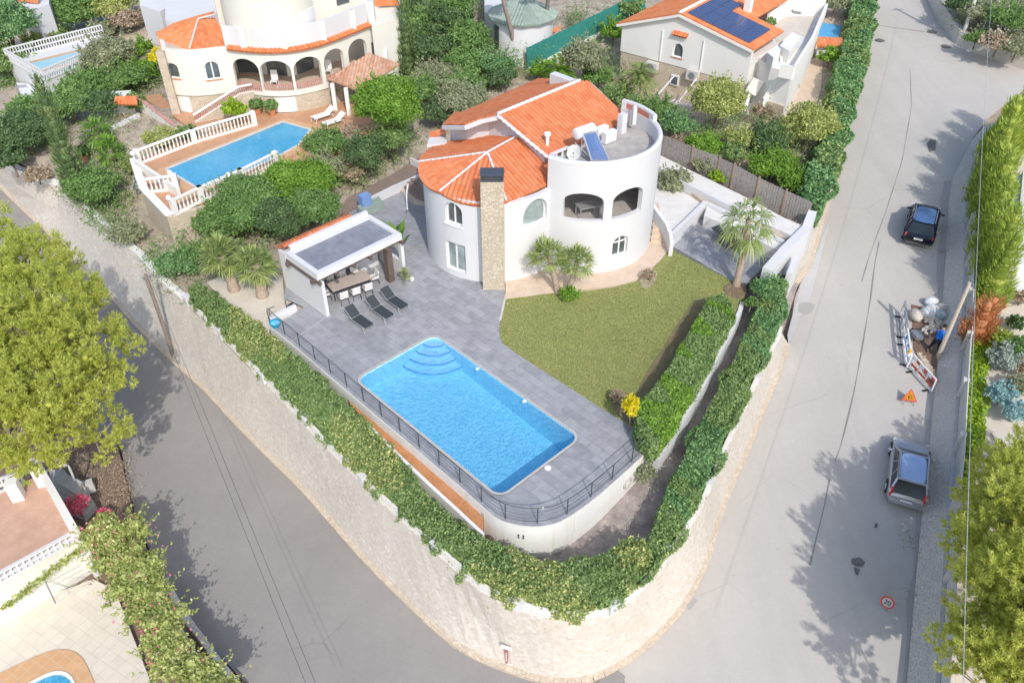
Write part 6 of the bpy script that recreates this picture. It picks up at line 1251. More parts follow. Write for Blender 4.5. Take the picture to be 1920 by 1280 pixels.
m.build('terrace_box', 'ivory_plaster', sh3); MB().prism([P(a, b, zt3 + .02) for a, b in [(1446,60),(1466,32),(1530,30),(1512,70),(1486,60),(1460,84)]], zt3, zt3 + .03).build('terrace_paving', 'beige_paving', sh3)
for i, (px, py, lb) in enumerate([(1484,8,'long white covered lounger on the roof terrace by the solar panels'), (1500,14,'second long white covered lounger on the roof terrace, nearer the small pool')]):
    q = P(px, py, zt3 + .3); t = thing('covered_lounger', lb, 'sun lounger', (q.x, q.y, zt3), 'covered loungers on the solar house terrace'); MB().box((q.x, q.y, zt3 + .3), (.7, 1.9, .12), R(-28)).build('cushion', 'white_fabric', t); MB().box((q.x, q.y, zt3 + .12), (.6, 1.7, .2), R(-28)).build('base', 'grey_metal', t)
for px, py, lb in [(1450,190,'terracotta pot plant at the stair foot of the solar house'), (1484,176,'terracotta pot plant against the stone room of the solar house'), (1442,60,'potted shrub on the roof terrace beside the solar roof edge')]:
    zq = .97 if py > 100 else zt3; q = P(px, py, zq); t = thing('potted_plant', lb, 'potted plant', tuple(q), 'pots round the solar house'); MB().lathe(q, [(.2, 0), (.3, .4), (.32, .44), (.26, .4)], 12).build('pot', 'terracotta', t); F = Leaves(seed()); F.blob((q.x, q.y, q.z + .7), (.4, .4, .38), .18, .11); F.build('foliage', 'leaf_hedge', t)
q = P(1452,196,2.0); t = thing('closed_parasol', 'closed pale parasol standing on the stone court of the solar house', 'parasol', (q.x, q.y, .97)); MB().lathe((q.x, q.y, .97), [(.03, 0), (.03, .9), (.12, 1.0), (.07, 2.0), (.02, 2.3)], 10).build('canopy', 'ivory_plaster', t)
ss3 = thing('curved_stair', 'cream curved outside stair down from the terrace of the solar house', 'stair', tuple(P(1420,195,1.0)))
for i in range(11): z = 1.0 + .25 * i; cxp, cyp = 1412 + i * 3.6 - .12 * i * i, 204 - i * 10.5; MB().prism([P(cxp - 13, cyp, z), P(cxp + 11, cyp + 3, z), P(cxp + 12, cyp - 10, z), P(cxp - 11, cyp - 13, z)], .2, z).build('step', 'ivory_plaster', ss3)
m = MB(); sw2 = [P(1426,212,1.9), P(1438,180,2.6), P(1455,150,3.6), P(1466,120,4.6), P(1462,95,5.0)]
for i in range(4): m.bar(sw2[i] - Vector((0, 0, .4)), sw2[i + 1] - Vector((0, 0, .4)), .16, .9)
sw3 = [P(1398,205,1.9), P(1408,165,2.9), P(1424,140,3.9)]
for i in range(2): m.bar(sw3[i] - Vector((0, 0, .4)), sw3[i + 1] - Vector((0, 0, .4)), .16, .9)
m.build('side_wall', 'ivory_plaster', ss3)
pslab('stone_court', [(1395,215),(1480,130),(1508,40),(1545,60),(1540,165),(1530,200),(1470,235),(1400,235)], .95, 'peach_paving', 1.5)
p4 = thing('neighbour_pool', 'small deep blue pool beside the solar-roof house', 'swimming pool', tuple(P(1555,52,1.4)))
MB().prism([P(a, b, 1.4) for a, b in [(1528,28),(1588,28),(1600,74),(1520,78)]], .2, 1.4).build('surround', 'pool_tile_edge', p4); MB().prism([P(a, b, 1.46) for a, b in [(1530,32),(1583,36),(1572,70),(1528,68)]], 1.3, 1.46).build('water', 'pool_deep', p4)
t = thing('pool_hut', 'white hut with orange tile cap below the small deep blue pool', 'hut', tuple(P(1555,100,1.0))); MB().prism([P(a, b, 2.1) for a, b in [(1534,86),(1578,88),(1574,78),(1536,76)]], .4, 2.1).build('wall', 'white_plaster', t); tiles('roof', [P(1533,87,2.2), P(1580,88,2.2), P(1580,72,2.5), P(1535,70,2.5)], 'pale_orange_tiles', t, .3); MB().box((P(1552,97,1.5).x, P(1552,97,1.5).y - .3, 1.5), (.9, .08, .5)).build('window', 'window_glass', t)
lowwall('garden_wall', 'thin white wall between the small pool and the roadside hedge', [(1606,0,2.6),(1590,60,2.3),(1577,96,2.1)], 1.4, th=.16)
pg = thing('white_pergola', 'white slatted pergola frame against the stone base of the ivory gable', 'pergola', tuple(P(1280,215,1))); m = MB(); a, b = P(1248,192,2.0), P(1294,200,2.0); m.bar(a, b, .1, .1); 
for i in range(7): q = a.lerp(b, i / 6); m.bar(q, q + Vector((bk_.x, bk_.y, 0)) * .8, .05, .06)
for q in (a, b): m.bar(q, (q.x, q.y, .8), .1, .1)
m.bar(P(1232,180,2.4), P(1264,143,3.1), .06, .08); m.bar(P(1272,192,2.2), P(1306,148,3.1), .06, .08); m.build('slats', 'white_paint', pg)

# ================================================================ LOWER LEFT PROPERTY
low = idw([(-30, 20, -4.6), (-18, 12, -4.9), (-12, 14, -4.9), (-25, 30, -4.7), (-40, 30, -4.2), (-30, 40, -4.6)])
drape('side_garden', gpx([(-500,560),(-60,775),(120,802),(222,835),(238,900),(256,985),(320,1125),(395,1212),(462,1290),(540,1420),(680,1700),(0,1900),(-800,1900)]), low, 'mulch', .0, 1.5)
zp = -2.2
t = thing('pink_terrace_house', 'cream garage building whose flat roof is a pink tiled terrace', 'building', tuple(P(60,1000,zp)))
tp = [(-120,960),(78,905),(132,1010),(-120,1130)]; pink = [(-160,985),(0,922),(68,893),(88,915),(140,1005),(60,1058),(0,1092),(-160,1170)]
MB().prism([P(a, b, zp) for a, b in pink], -5.2, zp).build('wall', 'cream_plaster', t); MB().prism([P(a, b, zp + .01) for a, b in pink], zp - .02, zp + .015).build('roof_paving', 'pink_paving', t)
m = MB()
def lat2(a, b, h, st=.24):
    k = int((b - a).length / st)
    for z in (.04, h * .5, h): m.bar(a + Vector((0, 0, z)), b + Vector((0, 0, z)), .14, .09)
    for j in range(k + 1): q = a.lerp(b, j / k); m.box((q.x, q.y, q.z + h / 2), (.08, .12, h), math.atan2((b - a).y, (b - a).x))
lat2(P(-160,1182,zp), P(140,1015,zp), .55); lat2(P(-160,985,zp), P(45,905,zp), .75); m.build('lattice_parapet', 'white_plaster', t)
m = MB(); m.prism([P(a, b, zp + .8) for a, b in [(70,884),(84,880),(146,988),(132,998)]], zp - 2.5, zp + .8); m.box(tuple(P(28,918,zp + .55)), (.5, .5, 1.1), R(20)); m.box(tuple(P(72,886,zp + .75)), (.45, .45, 1.5), R(20)); m.build('white_pier_wall', 'ivory_plaster', t)
pslab('pool_patio', [(-300,1260),(175,1085),(215,1105),(330,1400),(420,1700),(-300,1700)], -4.5, 'beige_paving', .6)
p5 = thing('neighbour_pool', 'rounded pool corner with wide orange tile surround on beige paving', 'swimming pool', tuple(P(90,1270,-4.45)))
def rpoly(px, z, r0, n=6):
    q = [P(a, b, z) for a, b in px]; out = []
    for i in range(len(q)):
        a, b, c = q[i - 1], q[i], q[(i + 1) % len(q)]; d1 = (a - b).normalized(); d2 = (c - b).normalized(); s_, e_ = b + d1 * r0, b + d2 * r0
        for k in range(n + 1): u = k / n; out.append(s_ * (1 - u) ** 2 + b * 2 * u * (1 - u) + e_ * u * u)
    return out
MB().prism(rpoly([(-150,1330),(140,1195),(230,1400),(0,1600),(-200,1600)], -4.45, 1.6), -5.0, -4.45).build('surround', 'pool_tile_edge', p5)
MB().prism(rpoly([(-50,1335),(125,1240),(190,1400),(20,1560),(-80,1560)], -4.41, 1.1), -4.6, -4.41).build('coping', 'white_paint', p5); MB().prism(rpoly([(-40,1340),(121,1248),(183,1398),(20,1550),(-70,1550)], -4.39, 1.1), -4.6, -4.39).build('basin', 'pool_cyan', p5)
sheet('water', rpoly([(-40,1340),(121,1248),(183,1398),(20,1550),(-70,1550)], -4.36, 1.1), 'pool_water', p5)
t = thing('awning_frame', 'thin metal awning rods on the cream terrace wall', 'awning frame', tuple(P(110,1110,-3.5))); m = MB()
for i in range(5): m.tube([P(90 + i * 4,1092 + i * 9,-3.2), P(150 + i * 5,1060 + i * 9,-3.2)], .012, 5)
m.tube([P(84,1088,-3.2), P(104,1130,-3.2)], .03); m.tube([P(84,1088,-3.2), P(135,1102,-3.2)], .012, 5); m.build('rods', 'grey_metal', t)
# steps, arch rail, entrance bits between pine and terrace
t = thing('entrance_steps', 'grey stone entrance steps with curved white handrail near the pink terrace', 'steps', tuple(P(130,910,-4)))
for i in range(5): MB().prism([P(a, b, -4.6 + .25 * i) for a, b in [(96 + i * 3,945 - i * 10),(160 - i * 4,975 - i * 12),(182 - i * 7,950 - i * 12),(120 - i * 3,880),(92,880)]], -5.2, -4.6 + .25 * i).build('step', 'concrete', t)
m = MB(); m.tube([P(112,882,-3.2), P(116,870,-2.4), P(128,872,-2.3), P(136,890,-3.0), P(142,905,-3.9)], .05); m.tube([P(84,905,-3.), P(88,880,-2.2), P(98,885,-2.6), P(100,905,-3.6)], .04); m.build('handrail', 'white_paint', t)
tag(MB().box(tuple(P(166,912,-4.3)), (.5, .4, .6), R(30)).build('meter_box', 'pale_concrete'), 'small pale meter box under the pine beside the stone steps', 'meter box')
t = thing('blue_parasol', 'blue cloth bundle beside the flowering creeper at the gate', 'cloth', tuple(P(178,995,-4.2))); MB().ball(P(177,994,-3.6), (.45, .35, .2), 12, 6, .15, random.Random(3)).build('cover', 'cover_blue', t, 60)
lowwall('lane_wall', 'thin stone kerb wall beside the lane below the creeper hedge', [(308,1085,-4.35),(345,1150,-4.35),(400,1225,-4.35),(460,1300,-4.35)], .5, 'grey_stone', .25, 'kerb wall')
lowwall('lane_wall', 'white low wall under the creeper hedge', [(330,1170,-3.9),(362,1225,-3.9),(420,1310,-3.9)], 1.0, 'white_plaster', .25, 'low wall')
# ================================================================ RIGHT-HAND ROADSIDE WALL, SLAT FENCE, GARDENS BEHIND
RW = [(1850,232),(1822,262),(1792,318),(1783,340),(1778,380),(1775,415),(1772,471),(1769,520),(1766,555),(1764,600),(1760,655),(1755,690),(1751,727),(1747,770),(1743,810),(1740,845),(1735,895),(1729,938),(1723,1000),(1717,1065),(1711,1130),(1705,1200),(1697,1285),(1680,1450),(1665,1650)]
rwb = [G(*p) for p in RW]; WH = 1.15; n = len(rwb)
t = thing('roadside_wall', 'long grey stone wall with slatted fence on top along the pale road', 'stone wall', tuple(rwb[8])); m = MB(); k = 6; fnc = MB(); cp = MB(); nrm = []
for i in range(n):
    d = (rwb[min(i + 1, n - 1)] - rwb[max(i - 1, 0)]); d.z = 0; d.normalize(); nn = Vector((-d.y, d.x, 0)); nrm.append(nn); b = rwb[i]; h = .7 * (1 if i > 3 else .4 + .15 * i)
    m.v += [tuple(v) for v in (b - Vector((0, 0, .4)), b, b + nn * .85 + Vector((0, 0, h)), b + nn * 1.15 + Vector((0, 0, h)), b + nn * 1.15 - Vector((0, 0, .4)), b + nn * .3 - Vector((0, 0, .4)))]
for i in range(n - 1):
    for j in range(k - 1): m.f.append((i * k + j, (i + 1) * k + j, (i + 1) * k + j + 1, i * k + j + 1))
m.build('stone_face', 'grey_stone', t)
for i in range(2, n - 1):
    a, b = rwb[i] + nrm[i] * 1.05, rwb[i + 1] + nrm[i + 1] * 1.05; ha = .7 * (1 if i > 3 else .4 + .15 * i); hb = .7 * (1 if i + 1 > 3 else .4 + .15 * (i + 1)); a.z += ha; b.z += hb
    cp.bar(a + Vector((0, 0, .06)), b + Vector((0, 0, .06)), .42, .14)
    for z in np.arange(.24, 1.3, .15): fnc.bar(a + Vector((0, 0, z)), b + Vector((0, 0, z)), .05, .115)
L_ = 0
pts = [rwb[i] + nrm[i] * .98 + Vector((0, 0, .7)) for i in range(2, n)]; tot = sum((pts[i + 1] - pts[i]).length for i in range(len(pts) - 1)); acc = 0; nxt = 1.
for i in range(len(pts) - 1):
    s_ = (pts[i + 1] - pts[i]).length
    while nxt < acc + s_: q = pts[i].lerp(pts[i + 1], (nxt - acc) / s_); d = pts[i + 1] - pts[i]; MB().box((q.x, q.y, q.z + .55), (.22, .22, 1.4), math.atan2(d.y, d.x)).box((q.x, q.y, q.z + 1.28), (.28, .28, .06), math.atan2(d.y, d.x)).build('pillar', 'pale_concrete', t); nxt += 3.7
    acc += s_
cp.build('coping', 'pale_concrete', t); fnc.build('slats', 'pale_concrete', t)
rwl = [tuple((rwb[i] + nrm[i] * 1.12)[:2]) for i in range(n)]
drape('side_garden', [rwl[i] for i in range(n - 1, -1, -1)] + [tuple(G(2060,215)[:2]), (60, 55), (60, 0), (20, -2)], lambda x, y: road_z(x, y) + .9, 'cream_gravel', 0., 1.5)
sg = lambda x, y: road_z(x, y) + .9
gl = [(a, b) for a, b in RW[3:-2]]; drape('gutter_dirt', gpx(gl + [(a - 7 - 5 * math.sin(i * 2.3) - (5 if b < 560 else 0), b) for i, (a, b) in enumerate(gl)][::-1]), road_z, 'dark_road_patch', .045, .7)
# junction side: top right stone wall, wire fence, scrub bank
rt = [(1700,-190),(1716,-80),(1737,0),(1755,40),(1790,84),(1820,98),(1850,108),(1885,120),(1922,134),(2050,167),(2300,225)]
b_ = [G(*p) for p in rt]; t = thing('roadside_wall', 'rough stone wall below the scrub bank at the top road corner', 'stone wall', tuple(b_[4])); m = MB(); k = 4; bk2 = []
for i in range(len(b_)):
    d = (b_[min(i + 1, len(b_) - 1)] - b_[max(i - 1, 0)]); d.z = 0; d.normalize(); nn = Vector((-d.y, d.x, 0)); h = 1.5 if i < 4 else 1.15; m.v += [tuple(v) for v in (b_[i] - Vector((0, 0, .3)), b_[i] + nn * .15 + Vector((0, 0, h)), b_[i] + nn * .65 + Vector((0, 0, h)), b_[i] + nn * .65 - Vector((0, 0, .3)))]; bk2.append(b_[i] + nn * .55)
for i in range(len(b_) - 1):
    for j in range(k - 1): m.f.append((i * k + j, (i + 1) * k + j, (i + 1) * k + j + 1, i * k + j + 1))
m.build('stone_face', 'grey_stone', t); bkz = lambda x, y: road_z(x, y) + 1.0
drape('scrub_bank', [tuple(p[:2]) for p in bk2] + [(110, 75), (110, 140), (48, 140)], bkz, 'soil', 0., 3.)
t = thing('wire_fence', 'thin grey wire fence posts in front of the scrub bank', 'fence', tuple(bk2[5])); w_ = MB()
for i in range(2, 10):
    a, b = bk2[i] + Vector((0, 0, 1.0)), bk2[i + 1] + Vector((0, 0, 1.0)); MB().tube([a, a + Vector((0, 0, 1.5))], .03, 5).build('post', 'grey_metal', t)
    for z in (.5, 1., 1.45): w_.tube([a + Vector((0, 0, z)), b + Vector((0, 0, z))], .012, 4)
w_.build('wires', 'grey_metal', t)
# white building and paving at the right edge
t = thing('white_building', 'white building block with pale blue shaded face at the picture edge behind the cypress hedge', 'building', tuple(P(1900,420,-.5))); zz = -.6
MB().prism([P(a, b, 1.9) for a, b in [(1905,326),(1878,494),(1990,500),(2000,330)]], -2, 1.9).build('wall', 'white_plaster', t)
MB().prism([P(a, b, 2.2) for a, b in [(1918,320),(1912,385),(2010,395),(2010,318)]], 1.9, 2.25).build('roof', 'pale_concrete', t)
struct(MB().prism([P(a, b, -.4) for a, b in [(1850,250),(1880,235),(2000,215),(2050,330),(1905,345),(1876,330),(1855,300)]], -1.5, -.4).build('grey_yard', 'concrete')); lowwall('garden_wall', 'thin white kerb wall along the grey yard behind the cypress hedge', [(1852,262,-.1),(1880,246,-.1),(1915,228,-.1)], .6, th=.15)
q = P(1917,300,-.1); tag(MB().lathe((q.x, q.y, -.4), [(.35, 0), (.5, .5), (.52, .55), (.4, .5)], 14).build('terracotta_pot', 'terracotta'), 'terracotta pot standing on the grey yard at the picture edge', 'pot')
for i, (a, b, c_x, d_) in enumerate([(1862,512,1925,552)]): 
    t = thing('metal_railing', 'low grey railing on the pale yard below the white building', 'railing', tuple(P(a, b, -.9))); m = MB(); p0, p1 = P(a, b, -.3), P(c_x, d_, -.3); m.tube([p0, p1], .03)
    for j in range(6): q = p0.lerp(p1, j / 5); m.tube([q, q - Vector((0, 0, .7))], .02)
    m.build('rails', 'grey_metal', t)
t = thing('garden_hoe', 'long thin tool lying on the pale gravel by the blue-grey shrubs', 'tool', tuple(P(1870,820,-1.8))); z = sg(*P(1870,820,-1.8)[:2]) + .05; MB().tube([P(1858,812,z), P(1880,850,z)], .03).build('handle', 'wood', t)

# ---- cypress hedge: tall trees in a row, each its own
def cypress(px, py, rpx, label, leaf='leaf_cypress', gf=sg, h=5.2, grp='tall cypresses along the roadside wall', bz=None, name='cypress_tree', lean=0):
    """base pixel (px, py)"""
    g = G(px, py, gf); r = rpx * mperpx(g); t = thing(name, label, 'tree', tuple(g), grp); F = Leaves(seed()); rng = random.Random(_seed[0]); gg = F.r
    nseg = int(h / .45)
    for i in range(nseg):
        f = i / nseg; rr = r * (1 - f ** 2.2) * (.8 + .2 * math.sin(f * 9)) + .1; c = (g.x, g.y, g.z + .2 + h * f); F.m.ball(c, (rr * .72, rr * .72, .4), 8, 4, .1, rng)
        k = int(190 * rr * rr + 150 * rr); a = gg.uniform(0, 6.283, k); d = np.stack([np.cos(a), np.sin(a), gg.uniform(.3, 1.6, k)], 1); p = np.array(c) + d * [rr * .85, rr * .85, 0] * gg.uniform(.8, 1.1, (k, 1)) + gg.normal(0, .12, (k, 3)); d /= np.linalg.norm(d, axis=1)[:, None]
        w_ = np.cross(d, gg.normal(0, 1, (k, 3))); w_ /= np.linalg.norm(w_, axis=1)[:, None]; l = gg.uniform(.14, .42, (k, 1)); F.V.append(np.stack([p - w_ * .02, p + d * l * .5 - w_ * .035, p + d * l + np.array([0, 0, .12]), p + d * l * .5 + w_ * .035], 1))
    F.build('foliage', leaf, t); stemmesh('trunk', (g.x, g.y, g.z - .2), (g.x, g.y, g.z + h * .7), .12, .05, t); return t
cyp = [(1850,520),(1847,482),(1845,445),(1844,408),(1843,370),(1844,334),(1848,300),(1858,268),(1872,244),(1896,226),(1922,210)]
cn = ['next to the dry brown cypress', 'second after the dry brown cypress', 'third after the dry brown cypress', 'opposite the parked black car', 'just uphill of the black car', 'where the stone wall starts to curve', 'on the wall curve', 'at the start of the junction bend', 'on the junction bend behind the grey yard', 'near the end of the junction row', 'last of the row at the picture edge']
for i, (a, b) in enumerate(cyp): cypress(a, b + 50, 23 + (i % 3) * 3, 'tall yellow-green cypress ' + cn[i], h=4.6 + .5 * math.sin(i * 2.1))
cypress(1822, 640, 20, 'dead rust-brown cypress at the end of the tall cypress row', 'leaf_rust', h=2.6, grp=None); cypress(1838, 620, 18, 'small dead rust-brown cypress leaning over the pale gravel', 'leaf_rust', h=2.2, grp=None)
cypress(88 + 65, 372, 17, 'slim tall dark cypress at the lane wall below the cream house garden', 'leaf_fir', gard, 8.4, None); cypress(768, 158, 15, 'tall pencil cypress beside the cream house end wall', 'leaf_fir', gard, 7.5, None)
# clipped bright hedge behind the fence
hz = lambda x, y: sg(x, y) + 1.9
hedge('clipped_hedge', 'bright lime green clipped hedge behind the slatted roadside fence', [tuple(P(a, b, -.6)[:2]) for a, b in [(1812,598),(1864,598),(1868,630),(1858,660),(1852,700),(1856,760),(1850,790),(1842,830),(1838,880),(1820,880),(1820,800),(1822,700),(1820,640),(1811,628)]], lambda x, y: -.55 + (y - 36) * .055, sg, 'leaf_lime', ls=.17)
plant(1879,640,20,'light green bush beside the clipped lime hedge','leaf_cypress',sg); plant(1912,655,24,'mid green bush at the picture edge above the blue-grey shrubs','leaf_mid',sg); plant(1880,672,26,'rounded silver-grey shrub on pale gravel behind the lime hedge','leaf_silver',sg,low=-.2); plant(1878,742,24,'spiky blue-green shrub behind the lime hedge','leaf_blue',sg,low=-.2); plant(1900,775,22,'dark blue-grey shrub beside the spiky blue-green one','leaf_blue',sg)
plant(1912,725,20,'straw green shrub at the edge among blue-grey shrubs','leaf_olive',sg); plant(1915,690,18,'dry tangled shrub between the silver shrub and the edge','leaf_dry',sg); plant(1905,608,14,'small dark shrub on the pale gravel near the dead cypress','leaf_dark',sg); plant(1915,560,14,'grey dry bush on the yard near the low railing','leaf_dry',sg)

# ================================================================ HEDGES OF THE CORNER PLOT
HO = [(350,540),(372,530),(395,545),(447,577),(515,632),(560,672),(600,705),(640,745),(677,780),(705,812),(735,842),(765,873),(792,915),(830,955),(870,988),(915,1008),(967,1030),(1010,1048),(1060,1050),(1100,1046),(1165,1022),(1200,1014),(1216,1003),(1226,990)]
def inset_top(i0, i1, off):
    out = []
    for i in range(i0, i1): d = ptop[min(i + 1, len(ptop) - 1)] - ptop[max(i - 1, 0)]; d.z = 0; d.normalize(); out.append((ptop[i].x - d.y * off, ptop[i].y + d.x * off))
    return out
kx = min(range(len(ptop)), key=lambda i: abs(P(1216,1100,-1.2).x - ptop[i].x) + abs(P(1216,1100,-1.2).y - ptop[i].y))
zh = lambda x, y: .12 if x < -8 else (-.25 if y < 26 else -.05)
def hpts(px, z): return [tuple(P(a, b, z)[:2]) for a, b in px]
ztl = lambda x, y: .15 - .45 * min(1, max(0, (36 - y) / 14))
def hp2(px, zf): 
    out = []
    for a, b in px:
        z = 0.
        for _ in range(12): q = P(a, b, z); z = zf(q.x, q.y)
        out.append(tuple(P(a, b, z)[:2]))
    return out
hedge('boundary_hedge', 'long thick mixed green and cream leaved hedge above the lane-side stone wall', hp2(HO, ztl) + inset_top(2, kx + 3, .12)[::-1], ztl, lotz, 'leaf_hedge', ls=.13, wav=.12, leaf2='leaf_variegated', shag=.22)
HR = [(1216,1018),(1228,985),(1245,935),(1270,885),(1290,838),(1302,812),(1325,770),(1352,720),(1375,675),(1395,635),(1415,590),(1428,548),(1438,522),(1465,520),(1478,535)]
ztr = lambda x, y: -.30 + .55 * min(1, max(0, (y - 20) / 14))
hedge('boundary_hedge', 'narrow deep green laurel hedge between the dark gravel strip and the pale road', hp2(HR, ztr) + inset_top(kx + 1, len(ptop), .16)[::-1], ztr, lotz, 'leaf_hedge', ls=.135, wav=.13, leaf2='leaf_laurel', shag=.22)
HI = [(1332,556),(1357,548),(1376,572),(1374,597),(1352,630),(1322,694),(1287,748),(1264,792),(1238,824),(1222,830),(1197,803),(1192,775),(1212,740),(1240,707),(1275,655),(1297,612),(1320,576)]
hedge('lawn_hedge', 'square clipped hedge on the lawn side casting a dark shadow on the grass', hp2(HI, lambda x, y: 1.25), 1.25, lambda x, y: 0., 'leaf_hedge', ls=.13, wav=.05, leaf2='leaf_bright')
plant(1185,1045,34,'creamy yellow variegated shrub in the hedge at the plot corner','leaf_variegated',lotz,ht=2.2,n=10); plant(1210,890,20,'small round grey-green bush against the white pool terrace wall','leaf_olive',lotz,ht=1.1); plant(1183,763,21,'bright golden yellow conifer bush at the lawn corner','leaf_yellow',lambda x, y: 0.,ht=2.0,wide=.62,low=-.9); plant(1158,745,12,'small dull shrub beside the golden yellow bush','leaf_dry',lambda x, y: 0.,ht=.6)
plant(1440,545,30,'dense green bush at the top end of the road hedge by the gate','leaf_laurel',lambda x, y: -.6,ht=1.9,n=10); plant(1215,517,12,'sparse little shrub in red earth beside the peach path','leaf_dry',lambda x, y: 0.,ht=.5,dens=.6); plant(1408,568,10,'small white-flowered shrub by the palm bed','leaf_mid',lambda x, y: 0.,ht=.6)
# palms
g0_ = lambda x, y: 0.
palm('twin fan palm, taller stem leaning over the peach path by the villa', P(1046,548), P(1026,478,2.25) , 1.3, 28, droop=.15, tr=.15, group=None); palm('twin fan palm, shorter stem nearer the round tower', P(1062,552), P(1082,490,2.0), 1.25, 27, droop=.15, tr=.14)
plant(1068,553,18,'low leafy clump at the foot of the twin fan palms','leaf_bright',g0_,ht=.6)
palm('tall slim palm with drooping crown beside the side patio', P(1380,536), P(1404,412,3.75), 2.05, 22, droop=.8, tr=.17, dead=9, blade=.045)
palm('stout fan palm on pale gravel nearer the lane hedge', P(440,545,-.35), P(414,478,1.7), 1.6, 40, 'leaf_palm', droop=.3, tr=.26, blade=.05); palm('stout fan palm on pale gravel nearer the pavilion wall', P(492,556,-.35), P(478,494,1.5), 1.5, 40, 'leaf_palm', droop=.35, tr=.27, blade=.05)
palm('yellow-green fan palm below the garden hut', P(185,290,-.1), P(180,248,1.6), 1.6, 20, 'leaf_bright', droop=.4); palm('small yellow-green fan palm below the cream garden court', P(210,315,-.2), P(206,280,1.), 1.5, 18, 'leaf_bright', droop=.4)
palm('feathery palm in front of the ivory gable wall', P(1205,215,.9), P(1200,140,3.6), 1.7, 26, 'leaf_palm', fan=False, droop=.6); palm('feathery palm behind the villa roof beside the green screen', P(1052,165,.9), P(1052,132,2.8), 1.9, 26, 'leaf_bright', fan=False, droop=.6)
palm('bushy palm at the fence behind the villa', P(1170,200,.9), P(1168,168,2.2), 1.3, 20, 'leaf_palm', fan=False, droop=.6)
t = thing('banana_plant', 'big-leaved green plant rising behind the pavilion end wall', 'plant', tuple(P(735,470))); V = []; rng = random.Random(5)
for i in range(16):
    az = i * 2.4; b = P(735 + rng.uniform(-22, 18), 452 + rng.uniform(-12, 14)); d = Vector((math.cos(az) * .5, math.sin(az) * .5, 1)).normalized(); s = d.cross(Vector((0, 0, 1))).normalized() * .17; L0 = rng.uniform(1.1, 1.7); V.append([tuple(b), tuple(b + d * L0 * .6 - s), tuple(b + d * L0 + Vector((d.x, d.y, -.4)) * .3), tuple(b + d * L0 * .6 + s)])
F = Leaves(3); F.V.append(np.array(V)); F.build('leaves', 'leaf_bright', t)

